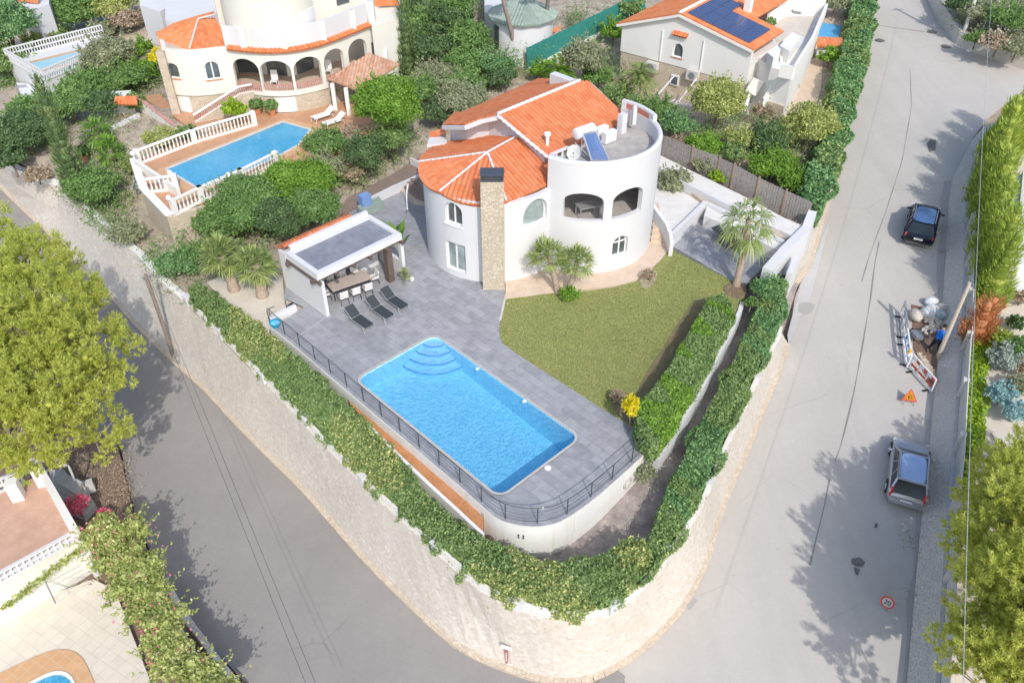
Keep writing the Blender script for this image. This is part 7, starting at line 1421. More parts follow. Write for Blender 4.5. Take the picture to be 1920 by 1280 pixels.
# ================================================================ TREES AND SHRUBS
S = [
 # middle garden between the villa and the neighbouring pool
 (470,385,78,'broad dark green tree in front of the neighbouring pool balustrade','leaf_mid',3.4,14), (560,350,72,'bright green rounded tree beside the neighbouring pool','leaf_bright',3.6,14), (590,395,52,'grey-green round tree above the orange pavilion coping','leaf_mid',3.0,12), (420,420,50,'dark green shrub mass at the stone wall below the pool terrace','leaf_mid',2.6,10),
 (520,420,52,'dark leafy tree right behind the pavilion side wall','leaf_dark',2.8,11), (612,320,40,'olive green shrub behind the bright rounded tree','leaf_olive',2.4,9), (610,275,40,'mid green tree at the far pool edge near the white loungers','leaf_mid',2.8,9), (682,290,40,'dense dark green ball-shaped tree beside the brown walk','leaf_dark',3.4,10),
 (725,200,64,'feathery bright green pepper tree beside the tiled gazebo','leaf_bright',6.0,16), (655,262,26,'small reddish-tipped shrub next to the pepper tree','leaf_dry',2.,7), (735,262,36,'lower drooping part-green tree in front of the pepper tree','leaf_hedge',3.2,9), (660,330,22,'bare greyish twiggy shrub between the trees and the brown walk','leaf_dry',1.5,7),
 (340,495,44,'loose dark green creeper over the lane wall corner','leaf_laurel',1.3,8), (370,480,28,'leafy shrub beside the stout fan palms','leaf_mid',1.2,7), (520,500,0,'',None,0,0),
 # below the cream house, left
 (172,355,46,'dark green round tree behind the lane wall foot','leaf_mid',2.6,10), (240,440,34,'olive shrub leaning over the white wall coping of the lane','leaf_olive',1.3,8), (275,350,22,'pale cactus-like clump beside the pool terrace wall','leaf_silver',1.3,6), (245,312,16,'thin green agave clump under the first balustrade','leaf_palm',1.1,6),
 (45,250,52,'big dark shrub mass at the garden edge far left','leaf_dark',3.0,11), (70,215,44,'dark bush below the white raised pool','leaf_mid',2.8,9), (130,195,44,'dense green bushes between raised pool and cypress','leaf_mid',3.0,10), (165,160,40,'mid green bush under the grey-green tree','leaf_mid',2.4,9), (205,110,46,'loose grey-green tree overhanging the white raised pool','leaf_olive',4.2,12),
 (235,150,44,'green bush in front of the stone house corner','leaf_mid',2.4,9), (270,135,34,'yellowish green shrub beside the stone house corner','leaf_bright',2.2,8), (190,200,34,'dark shrub beside the garden hut','leaf_dark',2.0,8), (298,110,14,'slim yellow-green conifer against the cream house corner','leaf_yellow',3.2,6), (265,95,20,'yellow-green bush behind the grey-green tree','leaf_bright',2.2,6),
 (255,195,18,'bright shrub behind the hut roof','leaf_hedge',1.3,6), (440,208,21,'round golden green bush behind the pool balustrade','leaf_lime',1.9,9), (300,262,30,'scrubby yellow-green border along the long balustrade','leaf_bougain',1.1,7), (350,250,20,'small shrub at the long balustrade middle','leaf_hedge',.9,6), (20,300,30,'dark shrub above the ivy wall at the edge','leaf_dark',2.,8), (70,330,22,'ivy patch hanging over the lane wall','leaf_dry',.7,6),
 (15,60,52,'tall dense green tree at the upper left corner','leaf_laurel',6.0,12), (20,115,40,'bright green bush below the corner tree','leaf_hedge',3.0,9), (110,25,30,'green bush beside the tiny white cottage','leaf_mid',3.,8), (160,20,46,'olive green tree at the top edge near the cottage','leaf_mid',3.6,10), (210,15,40,'yellowish tree at the top edge','leaf_bougain',3.6,9), (235,40,26,'pale bare shrub by the stone yard','leaf_dry',2.2,7), (190,62,24,'grey-green shrub beside the raised pool parapet','leaf_olive',1.8,7), (105,68,22,'low clipped bush above the raised pool','leaf_hedge',1.,6), (70,80,26,'yellow-green ground shrub above the raised pool','leaf_bougain',1.3,7),
 # behind the pepper tree up to the green roof
 (800,100,46,'dark green garden tree beside the pencil cypress','leaf_dark',4.,11), (835,50,42,'dark olive tree below the car park slope','leaf_dark',4.,10), (785,50,34,'green tree behind the cream house end','leaf_mid',3.6,9), (880,75,40,'bushy green tree left of the green roof house','leaf_mid',3.4,10), (870,120,44,'mid green shrub mass before the round white house','leaf_mid',2.8,10), (815,150,46,'grey-green round shrub above the olive tree','leaf_olive',2.6,10), (870,165,42,'dense green shrub row in the middle of the back garden','leaf_mid',2.4,10), (925,125,42,'green bush beneath the leaning pine trunk','leaf_laurel',2.4,9), (790,175,36,'shrub behind the feathery pepper tree','leaf_mid',2.4,8), (865,195,52,'wide grey-green olive tree beside the villa roof corner','leaf_olive',3.2,12), (820,215,36,'dark shrub at the back path of the villa','leaf_dark',2.2,8), (940,150,30,'dark little tree at the green screen foot','leaf_dark',2.0,7),
 (850,15,44,'tall garden tree at the top middle edge','leaf_mid',4.,10), (760,15,36,'tree at the top edge beside the cream house roof','leaf_dark',4.,9), (980,78,13,'small clipped column bush in front of the round white house','leaf_laurel',1.8,6),
 (1097,114,42,'large loose olive green tree beside the green screen','leaf_olive',4.2,13), (1120,150,30,'greenish shrub under the loose olive tree','leaf_mid',2.,8), (1015,135,24,'yellow-green shrub at the green screen foot','leaf_bright',1.6,7), (1150,60,26,'yellow-green climber on the boundary wall','leaf_bright',2.4,7), (1185,22,22,'bright climber at the top of the boundary wall','leaf_hedge',2.4,6),
 # in front of the solar house
 (1345,195,52,'large round pale green shrub tree against the ivory gable','leaf_bougain',4.2,15), (1150,185,26,'bright hedge clump behind the villa roof end','leaf_hedge',2.0,8), (1190,208,30,'green hedge clump behind the roof gate','leaf_hedge',2.0,8), (1235,210,34,'dense bush right of the roof gate','leaf_mid',2.0,9), (1270,240,38,'dark green bush above the board fence start','leaf_laurel',2.0,9), (1320,275,34,'bright green rounded bush over the board fence','leaf_bright',1.8,9), (1385,265,28,'yellow-green shrub in the middle of the fenced garden','leaf_bougain',1.8,8), (1375,290,26,'small green bush touching the board fence','leaf_hedge',1.5,7), (1450,315,46,'bright light green clipped bush along the board fence','leaf_bright',1.9,12), (1490,345,30,'light green bush at the roadside end of the board fence','leaf_bright',1.6,8),
 (1515,240,50,'citrus-like tree with yellow-green leaves near the road hedge','leaf_bougain',3.6,14), (1440,262,36,'dark shaded tree beside the citrus-like tree','leaf_dark',2.4,9), (1430,215,18,'thin rose bush before the stone court','leaf_dry',1.6,6), (1555,110,18,'yellow-green bush below the small pool hut','leaf_bright',1.6,6), (1590,12,16,'dark shrub behind the thin white wall at the top','leaf_olive',2.,6), (1565,12,14,'olive bush beside the small deep blue pool','leaf_olive',2.,6),
 # before the fence
 (1265,272,22,'dry shrub at the wall foot near the white tower','leaf_dry',1.1,7), (1325,312,26,'grey-green shrub in front of the grey board fence','leaf_olive',1.3,8), (1352,335,20,'bright spiky shrub in front of the board fence','leaf_lime',1.,7), (1385,345,16,'small yellow-green shrub at the fence foot','leaf_bougain',.9,6), (1430,375,20,'green shrub behind the tall palm crown','leaf_hedge',1.1,7), (1460,378,14,'little green conifer at the fence foot','leaf_bright',1.2,6), (1490,395,22,'shrub by the roadside end of the fence','leaf_mid',1.,7), (1515,402,16,'last small shrub at the white wall corner by the road','leaf_bougain',1.,6),
 (1262,345,34,'small twisted tree with grey-green crown beside the tower','leaf_olive',2.2,9),
 # top right bank
 (1840,30,30,'grey scrub bush behind the tall street pole','leaf_olive',2.4,9), (1890,40,36,'greenish scrub on the bank at the top corner','leaf_mid',2.6,9), (1870,85,26,'dry shrub above the road corner wall','leaf_dry',1.4,8), (1905,95,24,'olive scrub at the right picture edge above the wall','leaf_olive',1.4,8), (1800,15,22,'dark scrub by the far stone wall','leaf_dark',2.,7), (1830,75,18,'low scrub left of the small street sign','leaf_mid',1.,6)]
for (a, b, r, lb, lf, h, n_) in S:
    if not lb: continue
    gf = bkz if a > 1790 else gard
    if h > 2.5: plant(a, b, r, lb, lf, gf, 'tree', 'garden_tree', h, n=n_, low=-.6)
    else: plant(a, b, r, lb, lf, gf, 'shrub', 'shrub', h, n=n_)
NOGO = [[tuple(P(a, b, z)[:2]) for a, b in l] for z, l in ((1.35, [(245,300),(300,275),(480,205),(620,190),(700,180),(740,225),(640,270),(520,325),(320,415),(262,355)]), (0, [(500,600),(520,440),(640,380),(790,310),(900,200),(1250,240),(1270,460),(1400,540),(1250,840),(980,990)]), (.6, [(1225,440),(1235,300),(1500,430),(1420,540)]), (1, [(1165,60),(1275,20),(1420,90),(1400,215),(1165,180)]), (.9, [(1400,235),(1400,120),(1480,20),(1600,0),(1560,150),(1530,200)]), (1.4, [(300,60),(430,20),(700,0),(700,170),(480,215),(330,240)]))]
def cover(name, label, poly, gf, mat, n, s_, seed_, patchy=.3, hgt=.25):
    g = np.random.default_rng(seed_); F = Leaves(seed_); xs = [p[0] for p in poly]; ys = [p[1] for p in poly]
    for _ in range(n):
        x, y = g.uniform(min(xs), max(xs)), g.uniform(min(ys), max(ys))
        if not inpoly(x, y, poly) or any(inpoly(x, y, k_) for k_ in NOGO) or math.sin(x * .7 + 2) + math.sin(y * .6) + math.sin(x * .31 - y * .43) < patchy: continue
        z = gf(x, y); k = int(g.uniform(8, 26)); r = g.uniform(.15, .5); pp_ = np.array([x, y, z]) + g.normal(0, 1, (k, 3)) * [r, r, hgt * .4] + [0, 0, hgt * .5]; F.put(pp_, np.tile([0, 0, 1.], (k, 1)), s_, s_ * .5, .9)
    tag(F.build(name, mat), label, None, None, 'stuff')
gpoly = [tuple(P(a, b, 0)[:2]) for a, b in [(0,250),(120,350),(260,490),(330,545),(540,470),(650,380),(780,280),(840,240),(1090,150),(1240,250),(1540,360),(1600,100),(1640,-40),(0,-40)]]
upoly = [tuple(P(a, b, 1)[:2]) for a, b in [(0,40),(0,330),(120,345),(200,430),(330,540),(520,470),(650,370),(560,330),(330,400),(250,300),(170,290),(230,160),(320,60),(300,20)]] if False else [tuple(P(a, b, 1)[:2]) for a, b in [(760,20),(760,190),(690,160),(640,300),(600,290),(470,350),(330,400),(300,470),(380,490),(520,480),(650,380),(700,330),(780,260),(860,215),(1000,140),(1060,130),(1150,180),(1250,240),(1380,290),(1520,350),(1550,260),(1480,240),(1330,215),(1220,190),(1160,140),(1090,60),(1000,110),(900,90),(900,20)]]
cover('ground_cover', 'low green weeds scattered over the garden soil', gpoly, gard, 'leaf_hedge', 4200, .16, 5, .1); cover('ground_cover', 'dry leaf litter and pale weeds on the garden soil', gpoly, gard, 'leaf_dry', 2200, .15, 6, -.2, .1); cover('ground_cover', 'grey-green scrub between garden trees', gpoly, gard, 'leaf_olive', 3600, .18, 7, -.1, .9); cover('undergrowth', 'dense mid green undergrowth filling the gaps between garden bushes', upoly, gard, 'leaf_mid', 9000, .2, 12, -.6, 1.5)
l2 = [tuple(P(a, b, .3)[:2]) for a, b in [(-20,130),(30,110),(60,200),(120,190),(200,120),(300,110),(300,170),(240,200),(215,250),(240,300),(250,400),(320,460),(300,500),(200,425),(130,360),(20,300),(-20,290)]]
cover('undergrowth', 'mixed low shrubs and weeds between the lane wall and the terraced pools', l2, gard, 'leaf_mid', 5200, .18, 21, -.5, .9); cover('undergrowth', 'pale dry bushes among the plants above the lane wall', l2, gard, 'leaf_olive', 2200, .16, 22, .2, .6)
bpoly = [tuple(P(a, b, 2)[:2]) for a, b in [(1742,-60),(1765,30),(1800,75),(1860,92),(1935,118),(2100,150),(2100,-60)]]
cover('bank_scrub', 'tangled dry scrub covering the bank above the junction', bpoly, bkz, 'leaf_olive', 4500, .22, 8, -3, 1.3); cover('bank_scrub', 'green weeds between the scrub on the junction bank', bpoly, bkz, 'leaf_mid', 1200, .2, 9, -.3, .8)
wpoly = gpx([(a + 4, b) for a, b in gl] + [(a - 16, b) for a, b in gl][::-1])
cover('wall_weeds', 'small weeds growing along the foot of the roadside wall', wpoly, road_z, 'leaf_mid', 900, .1, 14, .9, .12)
lpoly = [tuple(G(a, b)[:2]) for a, b in [(60,830),(150,850),(235,860),(250,980),(200,960),(160,900),(90,870)]]
cover('leaf_litter', 'brown fallen leaves under the big pine', lpoly, low, 'leaf_dry', 700, .12, 10, -3, .05)
lw = [tuple(P(a, b, 0)[:2]) for a, b in LAWN]; bw_ = [tuple(P(a, b, 0)[:2]) for a, b in HEDGE_SHADE]; g_ = np.random.default_rng(77); xs = [p[0] for p in lw]; ys = [p[1] for p in lw]; lp = [(x, y, .03) for x, y in zip(g_.uniform(min(xs), max(xs), 95000), g_.uniform(min(ys), max(ys), 95000)) if inpoly(x, y, lw) and not inpoly(x, y, bw_) and math.hypot(x - 4.28, y - 42.85) > 5.6]
F = Leaves(77); F.put(np.array(lp), np.tile([.0, .0, .35], (len(lp), 1)), .085, .03, 1.); tag(F.build('lawn_blades', 'leaf_lawn'), 'short mown grass blades of the lawn', None, None, 'stuff')
# long hedge beside the road at the top
HT = [(1600,-30),(1640,-30),(1640,20),(1634,60),(1624,110),(1612,160),(1603,200),(1592,240),(1582,280),(1572,318),(1560,352),(1545,375),(1525,372),(1505,352),(1512,320),(1530,290),(1545,250),(1550,215),(1560,180),(1566,130),(1580,95),(1592,50)]
ztt = lambda x, y: gard(x, y) + 1.9
hedge('roadside_hedge', 'long deep green laurel hedge running up the left side of the pale road', hp2(HT, ztt), ztt, gard, 'leaf_laurel', ls=.26, wav=.22, leaf2='leaf_hedge', shag=.3)
# flowering creeper hedge, bottom left
t = thing('flowering_creeper', 'sprawling yellow-green creeper hedge with pink flowers beside the dark lane', 'creeper', tuple(P(260,1080,-4.5))); F = Leaves(seed()); F2 = Leaves(seed()); rng = random.Random(9); f2 = 0
for (a, b, rp_, z) in [(175,1010,26, -1.1),(205,1000,42, -1.1),(245,1005,40, -1.4),(215,1050,42, -1.3),(260,1060,48, -1.4),(235,1105,36, -1.5),(285,1110,44, -1.5),(265,1150,36, -1.6),(310,1160,42, -1.6),(290,1200,30, -1.7),(330,1210,38, -1.7),(345,1255,36, -1.8),(300,1250,24, -1.9),(385,1270,36, -1.8),(420,1300,38, -1.8),(360,1310,40, -1.9)]:
    q = P(a, b, z); r = rp_ * mperpx(q)
    for c, rr in lobes((q.x, q.y, q.z), r, r * 1.5, 6, rng): F.blob(c, rr, .17, .10, .8, .7, -.3)
    F2.blob((q.x, q.y, q.z), (r, r, r * .7), .13, .1, .018, 0)
    for k_ in range(10): az = rng.uniform(0, 6.28); p0 = Vector((q.x + math.cos(az) * r * .8, q.y + math.sin(az) * r * .8, q.z + .2)); d = Vector((math.cos(az), math.sin(az), .5)); F.twigs(tuple(p0), tuple(p0 + d * .5), .15, .08, 9)
for i in range(14): p = P(0 + i * 11, 1140 - i * 8.5, -2.2); F.twigs(tuple(p), tuple(p + Vector((.4, .2, .05))), .22, .08, 34 if i % 3 else 60)
F.build('foliage', 'leaf_bougain', t); F2.build('flowers', 'leaf_pinkish', t)['kind'] = 'stuff'; stemmesh('trunk', tuple(P(275,1130,-4.9)), tuple(P(262,1110,-3.2)), .1, .04, t)
plant(145,952,20,'red flowering shrub beside the grey entrance steps','leaf_pinkish',low,ht=1.6,n=7,dens=.5,name='flowering_shrub'); plant(195,965,10,'small pink flower clump by the gate creeper','leaf_pinkish',low,ht=1.0,n=5)
# big pines
def px3(l): return [(*P(a, b, z), r, h) for a, b, z, r, h in l]
pine('huge yellow-green pine filling the left edge beside the shaded lane', px3([(55,500,2.9,1.99,2.66),(70,570,3.5,2.47,3.23),(150,580,2.3,1.8,2.38),(20,640,4.1,2.75,3.61),(110,660,3.1,2.66,3.42),(175,660,1.7,1.8,2.47),(60,740,3.1,2.75,3.61),(150,750,2.1,2.18,2.85),(190,730,0.7,1.23,1.71),(100,815,1.9,2.09,2.66),(180,825,0.5,1.42,1.9),(20,820,2.5,2.28,3.04),(-60,560,4.1,2.85,3.8),(-60,740,3.7,2.85,3.8),(-20,470,3.3,2.18,2.85)]), P(70,830,-4.4), fill=.95)
pine('yellow-green pine crown at the lower right edge behind the roadside fence', px3([(1892,915,.4,1.7,2.4),(1862,965,.6,1.4,2.),(1922,960,1.2,1.9,2.6),(1880,1040,1.0,1.7,2.4),(1929,1060,1.8,2.0,2.8),(1866,1140,1.0,1.5,2.2),(1917,1150,2.0,1.9,2.6),(1880,1230,1.2,1.7,2.4),(1929,1240,2.2,1.9,2.6),(1864,1310,1.2,1.6,2.2),(1974,1000,3,2.2,3),(1984,1150,3.6,2.3,3)]), P(1900,1180,-2.8), fill=1.3)
pine('small pine behind the cream hedge far lower right', px3([(1960,880,1.2,2.,2.6)]), P(1960,960,-1.6))
for a, b, c_x, d_, lb in ((968,110,945,8,'tall leaning pine trunk left of the round white house'), (1018,72,1028,-10,'straight pale pine trunk in front of the green roof')):
    g = G(a, b, gard); tp_ = P(c_x, d_, 6.5); t = thing('pine_tree', lb, 'tree', tuple(g), 'pines by the green roof house'); m = MB(); m.tube([g - Vector((0, 0, .3)), g.lerp(tp_, .5) + Vector((.1, 0, 0)), tp_, tp_ + (tp_ - g) * .35], [.24, .19, .16, .08], 8); m.build('trunk', 'pine_bark', t, 60); F = Leaves(seed()); rng = random.Random(_seed[0])
    cc = tp_ + (tp_ - g) * .35 + Vector((0, .6, .6))
    for c, rr in lobes(tuple(cc), 2.0, 2.0, 12, rng, .34): F.blob(c, rr, .26, .1, .9, .6)
    F.build('crown', 'leaf_pine', t)

# ================================================================ POLES, CABLES, SIGNS
b = G(327,672); top_ = Vector((b.x, b.y, 1.1)); t = thing('utility_pole', 'weathered wooden utility pole against the lane-side stone wall', 'utility pole', tuple(b)); b2 = P(322,668,-4.95)
MB().tube([b, top_], [.13, .09], 10).build('pole', 'pole_wood', t); MB().box((top_.x + .05, top_.y, top_.z - .25), (.5, .1, .1), R(35)).build('bracket', 'grey_metal', t)
e_ = P(640,1420,1.5); e2_ = P(660,1420,1.5)
for i, (o_, dz) in enumerate(((-.12, 0), (.12, -.15))):
    m = MB(); pp_ = []
    for k in range(13): u = k / 12; p = top_.lerp(e_, u) + Vector((o_ * 1.4, 0, -1.4 * 4 * u * (1 - u) * .35 + dz)); pp_.append(p)
    m.tube(pp_, .009, 5); m.build('cable', 'dark_metal', t)
b = G(1800,82); t = thing('utility_pole', 'tall pale concrete street pole at the top road junction', 'utility pole', tuple(b)); MB().tube([b - Vector((0, 0, .2)), b + Vector((0, 0, 8.5))], [.17, .11], 10).build('pole', 'pale_concrete', t); MB().bar(b + Vector((-.5, 0, 8.2)), b + Vector((.5, 0, 8.2)), .1, .1).build('crossarm', 'grey_metal', t)
m = MB(); a_, c_ = b + Vector((.1, 0, 8.2)), P(1803,1400,5.5); m.tube([a_.lerp(c_, k / 16) - Vector((0, 0, 4 * (k / 16) * (1 - k / 16) * .9)) for k in range(17)], .011, 5); m.build('cable', 'aluminium', t)
b = G(1757,672); t = thing('utility_pole', 'pale wooden pole behind the digging worker at the roadside wall', 'utility pole', tuple(b)); MB().tube([b - Vector((0, 0, .2)), Vector((b.x, b.y, b.z + 5.0))], [.13, .09], 10).build('pole', 'pale_wood', t)
def sign(lb, px, py, h, size, face, plate='white_paint', mat='red_post'):
    b = G(px, py); t = thing('street_sign', lb, 'sign', tuple(b), 'street name signs'); m = MB(); m.box((b.x, b.y, b.z + h / 2), (.09, .07, h), face); m.build('post', mat, t); MB().box((b.x, b.y, b.z + h + size[1] / 2), (size[0], .05, size[1]), face).build('plate', plate, t)
    m = MB(); d = Vector((math.cos(face), math.sin(face), 0)); nn = Vector((math.sin(face), -math.cos(face), 0))
    for i in range(5): q = b + d * (-.035) + nn * .045; m.box((b.x + nn.x * .04, b.y + nn.y * .04, b.z + h - .25 - i * .14), (.05, .01, .08), face)
    m.build('post_marks', 'white_paint', t); return t
sign('small white street name plate on a red post in front of the curved corner wall', 950, 1248, 1.3, (.45, .2), R(-20)); sign('white street name plate on a red post at the top road corner wall', 1838, 102, 1.3, (.55, .38), R(-15))
# triangular road works sign
def frame_pts(c, u, v, loc): return [c + u * a + v * b for a, b in loc]
b = G(1703,757); c = b + Vector((0, .1, .45)); ut = Vector((.96, -.22, 0)).normalized() * .8; vt = Vector((.12, .5, .85)).normalized() * .8; nt_ = ut.cross(vt).normalized(); nt_ = -nt_ if nt_.y > 0 else nt_
def plate(m, loc, off, th=.02): q = [p + nt_ * off for p in frame_pts(c, ut, vt, loc)]; k = len(q); m.add(q + [p - nt_ * th for p in q], [tuple(range(k)), tuple(reversed(range(k, 2 * k)))] + [(i, i + k, (i + 1) % k + k, (i + 1) % k) for i in range(k)])
t = thing('warning_sign', 'yellow triangular warning sign with red border standing on the shaded road', 'road sign', tuple(b)); T3 = lambda s: [(-.5 * s, -.32 * s), (.5 * s, -.32 * s), (0, .5 * s)]
m = MB(); plate(m, T3(1.0), 0); m.build('border', 'red_paint', t); m = MB(); plate(m, T3(.76), .012, .0); m.build('panel', 'yellow_paint', t); m = MB(); plate(m, [(-.10, -.17), (-.05, -.17), (-.05, .0), (-.08, .06), (-.10, .04)], .02, .0); plate(m, [(.05, -.17), (.10, -.17), (.04, .12), (.0, .12), (.05, .0)], .02, .0); m.build('symbol', 'black_paint', t)
m = MB(); m.tube([c - vt * .3, (c.x - .1, c.y + .25, b.z)], .015); m.tube([c - vt * .3 + ut * .3, c - vt * .6 + ut * .3], .015); m.tube([c - vt * .3 - ut * .3, c - vt * .6 - ut * .3], .015); m.build('stand', 'grey_metal', t)
# round speed limit sign
b = G(1657,1143); c = b + Vector((0, .0, .55)); ut = Vector((.80, -.45, 0)).normalized(); vt = Vector((.10, .35, .9)).normalized(); nt_ = ut.cross(vt).normalized(); nt_ = -nt_ if nt_.y > 0 else nt_
C_ = lambda r: [(r * math.cos(R(15 * i)), r * math.sin(R(15 * i))) for i in range(24)]
t = thing('speed_limit_sign', 'round white speed limit sign reading 20 with red rim on the shaded road', 'road sign', tuple(b)); m = MB(); plate(m, C_(.28), 0); m.build('rim', 'red_paint', t); m = MB(); plate(m, C_(.21), .012, 0); m.build('panel', 'white_paint', t)
cu = bpy.data.curves.new('digits', 'FONT'); cu.body = '20'; cu.size = .29; cu.extrude = .004; cu.align_x = 'CENTER'; cu.align_y = 'CENTER'; tx = bpy.data.objects.new('tmp', cu); COL.objects.link(tx); bpy.context.view_layer.update(); me = bpy.data.meshes.new_from_object(tx); bpy.data.objects.remove(tx)
M = Matrix((ut, vt, ut.cross(vt))).transposed().to_4x4(); M.translation = c + nt_ * .02; me.transform(M); me.materials.clear(); link('digits', me, 'black_paint', t)
m = MB(); m.tube([c - vt * .34, (c.x, c.y + .3, b.z)], .015); m.tube([c - vt * .34, (c.x + .15, c.y - .12, b.z)], .015); m.build('stand', 'grey_metal', t)

# ================================================================ ROADWORKS
struct(MB().prism([tuple((G(a, b, road_z, .02))[:2]) for a, b in [(1715,572),(1735,578),(1765,575),(1764,600),(1760,655),(1752,722),(1740,712),(1722,680),(1712,655),(1712,600)]], -4, -2.02).build('dug_earth', 'brown_soil')) if False else drape('dug_earth', gpx([(1708,572),(1735,578),(1767,572),(1764,600),(1760,655),(1752,728),(1740,716),(1722,682),(1712,655),(1710,600)]), road_z, 'brown_soil', .06, .5)
def barrier(lb, p0, p1, mats=('blue_paint', 'white_paint')):
    a, b = G(*p0), G(*p1); t = thing('road_barrier', lb, 'barrier', tuple(a.lerp(b, .5)), 'plastic barriers round the excavation'); d = (b - a); L = d.length; d.normalize(); k = 6; n_ = Vector((-d.y, d.x, 0)).normalized()
    fr = MB(); 
    for z in (.98, .18): fr.bar(a + Vector((0, 0, z)), b + Vector((0, 0, z)), .07, .06)
    for u in (0, .33, .67, 1): q = a.lerp(b, u); fr.bar(q + Vector((0, 0, .15)), q + Vector((0, 0, 1.0)), .06, .06, (1, 0, 0))
    fr.build('barrier_frame', mats[1], t); pa, pb = MB(), MB()
    for i in range(k): u0, u1 = i / k, (i + 1) / k; (pa if i % 2 else pb).bar(a.lerp(b, u0) + Vector((0, 0, .86)), a.lerp(b, u1) + Vector((0, 0, .86)), .04, .22)
    pa.build('stripe_panel', mats[0], t); pb.build('stripe_panel', mats[1], t); pc_ = MB(); pc_.bar(a.lerp(b, .02) + Vector((0, 0, .42)), a.lerp(b, .98) + Vector((0, 0, .42)), .03, .12); pc_.build('lower_panel', mats[0], t)
    for u in (.12, .88): q = a.lerp(b, u); MB().bar(q - n_ * .3 + Vector((0, 0, .05)), q + n_ * .3 + Vector((0, 0, .05)), .08, .07).build('foot', 'black_paint', t)
barrier('white barrier nearest the far sacks at the excavation', (1688,590), (1692,640), ('white_paint', 'silver_paint')); barrier('blue and white barrier beside the yellow lamp end of the excavation', (1692,642), (1699,692)); barrier('red and blue striped barrier closing the near end of the excavation', (1704,692), (1744,738), ('red_paint', 'white_paint'))
q = G(1694,690) + Vector((0, 0, 1.1)); t = thing('hazard_lamp', 'yellow hazard lamp on the barrier corner', 'lamp', (q.x, q.y, q.z)); MB().lathe(q, [(.09, 0), (.09, .16), (.05, .2)], 12).build('lens', 'yellow_paint', t); MB().box((q.x, q.y, q.z - .1), (.16, .12, .2)).build('battery', 'white_paint', t)
def sackm(c, r, seed_): rng = random.Random(seed_); return MB().ball(c, r, 12, 8, .07, rng)
for i, (a, b, r, mt, lb) in enumerate([(1744,567,(.42,.3,.3),'white_sack','white rubble sack furthest up the road, next to the wall'), (1746,580,(.4,.3,.28),'white_sack','white rubble sack lying between two others'), (1738,588,(.45,.42,.36),'white_sack','fat white rubble sack nearest the road'), (1760,592,(.42,.34,.3),'grey_sack','grey-green rubble sack nearest the wall'), (1761,578,(.36,.3,.28),'concrete','brownish rubble sack against the wall')]):
    g = G(a, b + 5); o = sackm((g.x, g.y, g.z + r[2] * .8), r, i).build('rubble_sack', mt, None, 60); tag(o, lb, 'sack', 'sacks beside the excavation')
rng = random.Random(21)
t1 = MB(); 
for i in range(60):
    a, b = rng.uniform(1728, 1758), rng.uniform(598, 628); g = G(a, b); r = rng.uniform(.07, .2); t1.ball((g.x, g.y, g.z + r * .6 + .1 * rng.random()), (r, r * .8, r * .7), 5, 4, .4, rng)
tag(t1.build('stone_rubble', 'cream_stone'), 'heap of pale broken stone between the sacks and the worker', 'rubble', None, 'stuff')
t1 = MB()
for i in range(75):
    a, b = rng.uniform(0, 1), rng.uniform(0, 1); g = G(1722 + 28 * a + 6 * b, 672 + 45 * a + 14 * b - 10); r = rng.uniform(.06, .22); t1.ball((g.x, g.y, g.z + r * .5), (r, r * .8, r * .6), 5, 4, .4, rng)
tag(t1.build('earth_rubble', 'rock_edge'), 'heap of brown earth and stones behind the striped barrier', 'rubble', None, 'stuff')
g = G(1708,600); t = thing('sand_bag', 'pale yellow open sand bag beside the white barrier', 'sand bag', tuple(g)); MB().ball((g.x + .2, g.y, g.z + .35), (.36, .5, .3), 14, 8, .1, rng).build('bag', 'cream_gravel', t, 60); MB().ball((g.x + .2, g.y, g.z + .42), (.26, .36, .24), 10, 6, .1, rng).build('sand', 'cream_gravel', t)
g = G(1716,640); t = thing('wheelbarrow', 'small pale blue wheelbarrow inside the barriers', 'wheelbarrow', tuple(g)); m = MB(); m.prism([(g.x - .2, g.y - .32), (g.x + .2, g.y - .32), (g.x + .27, g.y + .35), (g.x - .27, g.y + .35)], g.z + .35, g.z + .55); m.build('tray', 'grey_metal', t); m = MB(); m.tube([(g.x - .04, g.y + .6, g.z + .2), (g.x + .04, g.y + .6, g.z + .2)], .2, 14); m.build('wheel', 'black_paint', t); m = MB(); m.tube([(g.x - .25, g.y - .9, g.z + .6), (g.x - .2, g.y + .4, g.z + .35)], .02); m.tube([(g.x + .25, g.y - .9, g.z + .6), (g.x + .2, g.y + .4, g.z + .35)], .02); m.build('handles', 'wood', t)
# ---- the worker: blue top, dark trousers, leaning to his work with legs apart
def person(lb, g, rz, pose):
    t = thing('person', lb, 'person', (0, 0, 0)); t.location = g; t.rotation_euler = (0, 0, rz)
    J, E = pose; me = bpy.data.meshes.new('body'); me.from_pydata([j[0] for j in J], E, []); o = bpy.data.objects.new('body', me); COL.objects.link(o); o.parent = t; me.materials.append(MATS['skin']); sk = o.modifiers.new('skin', 'SKIN'); 
    for i, j in enumerate(J): v = me.skin_vertices[0].data[i]; v.radius = (j[1], j[1] if len(j) < 3 else j[2]); v.use_root = (i == 0)
    sb = o.modifiers.new('smooth', 'SUBSURF'); sb.levels = sb.render_levels = 2; return t, o
def limb(name, pts, rad, mat, par):
    m = MB(); m.tube(pts, rad, 10); o = m.build(name, mat, par, 60, local=True); o.modifiers.new('s', 'SUBSURF').render_levels = 1; return o
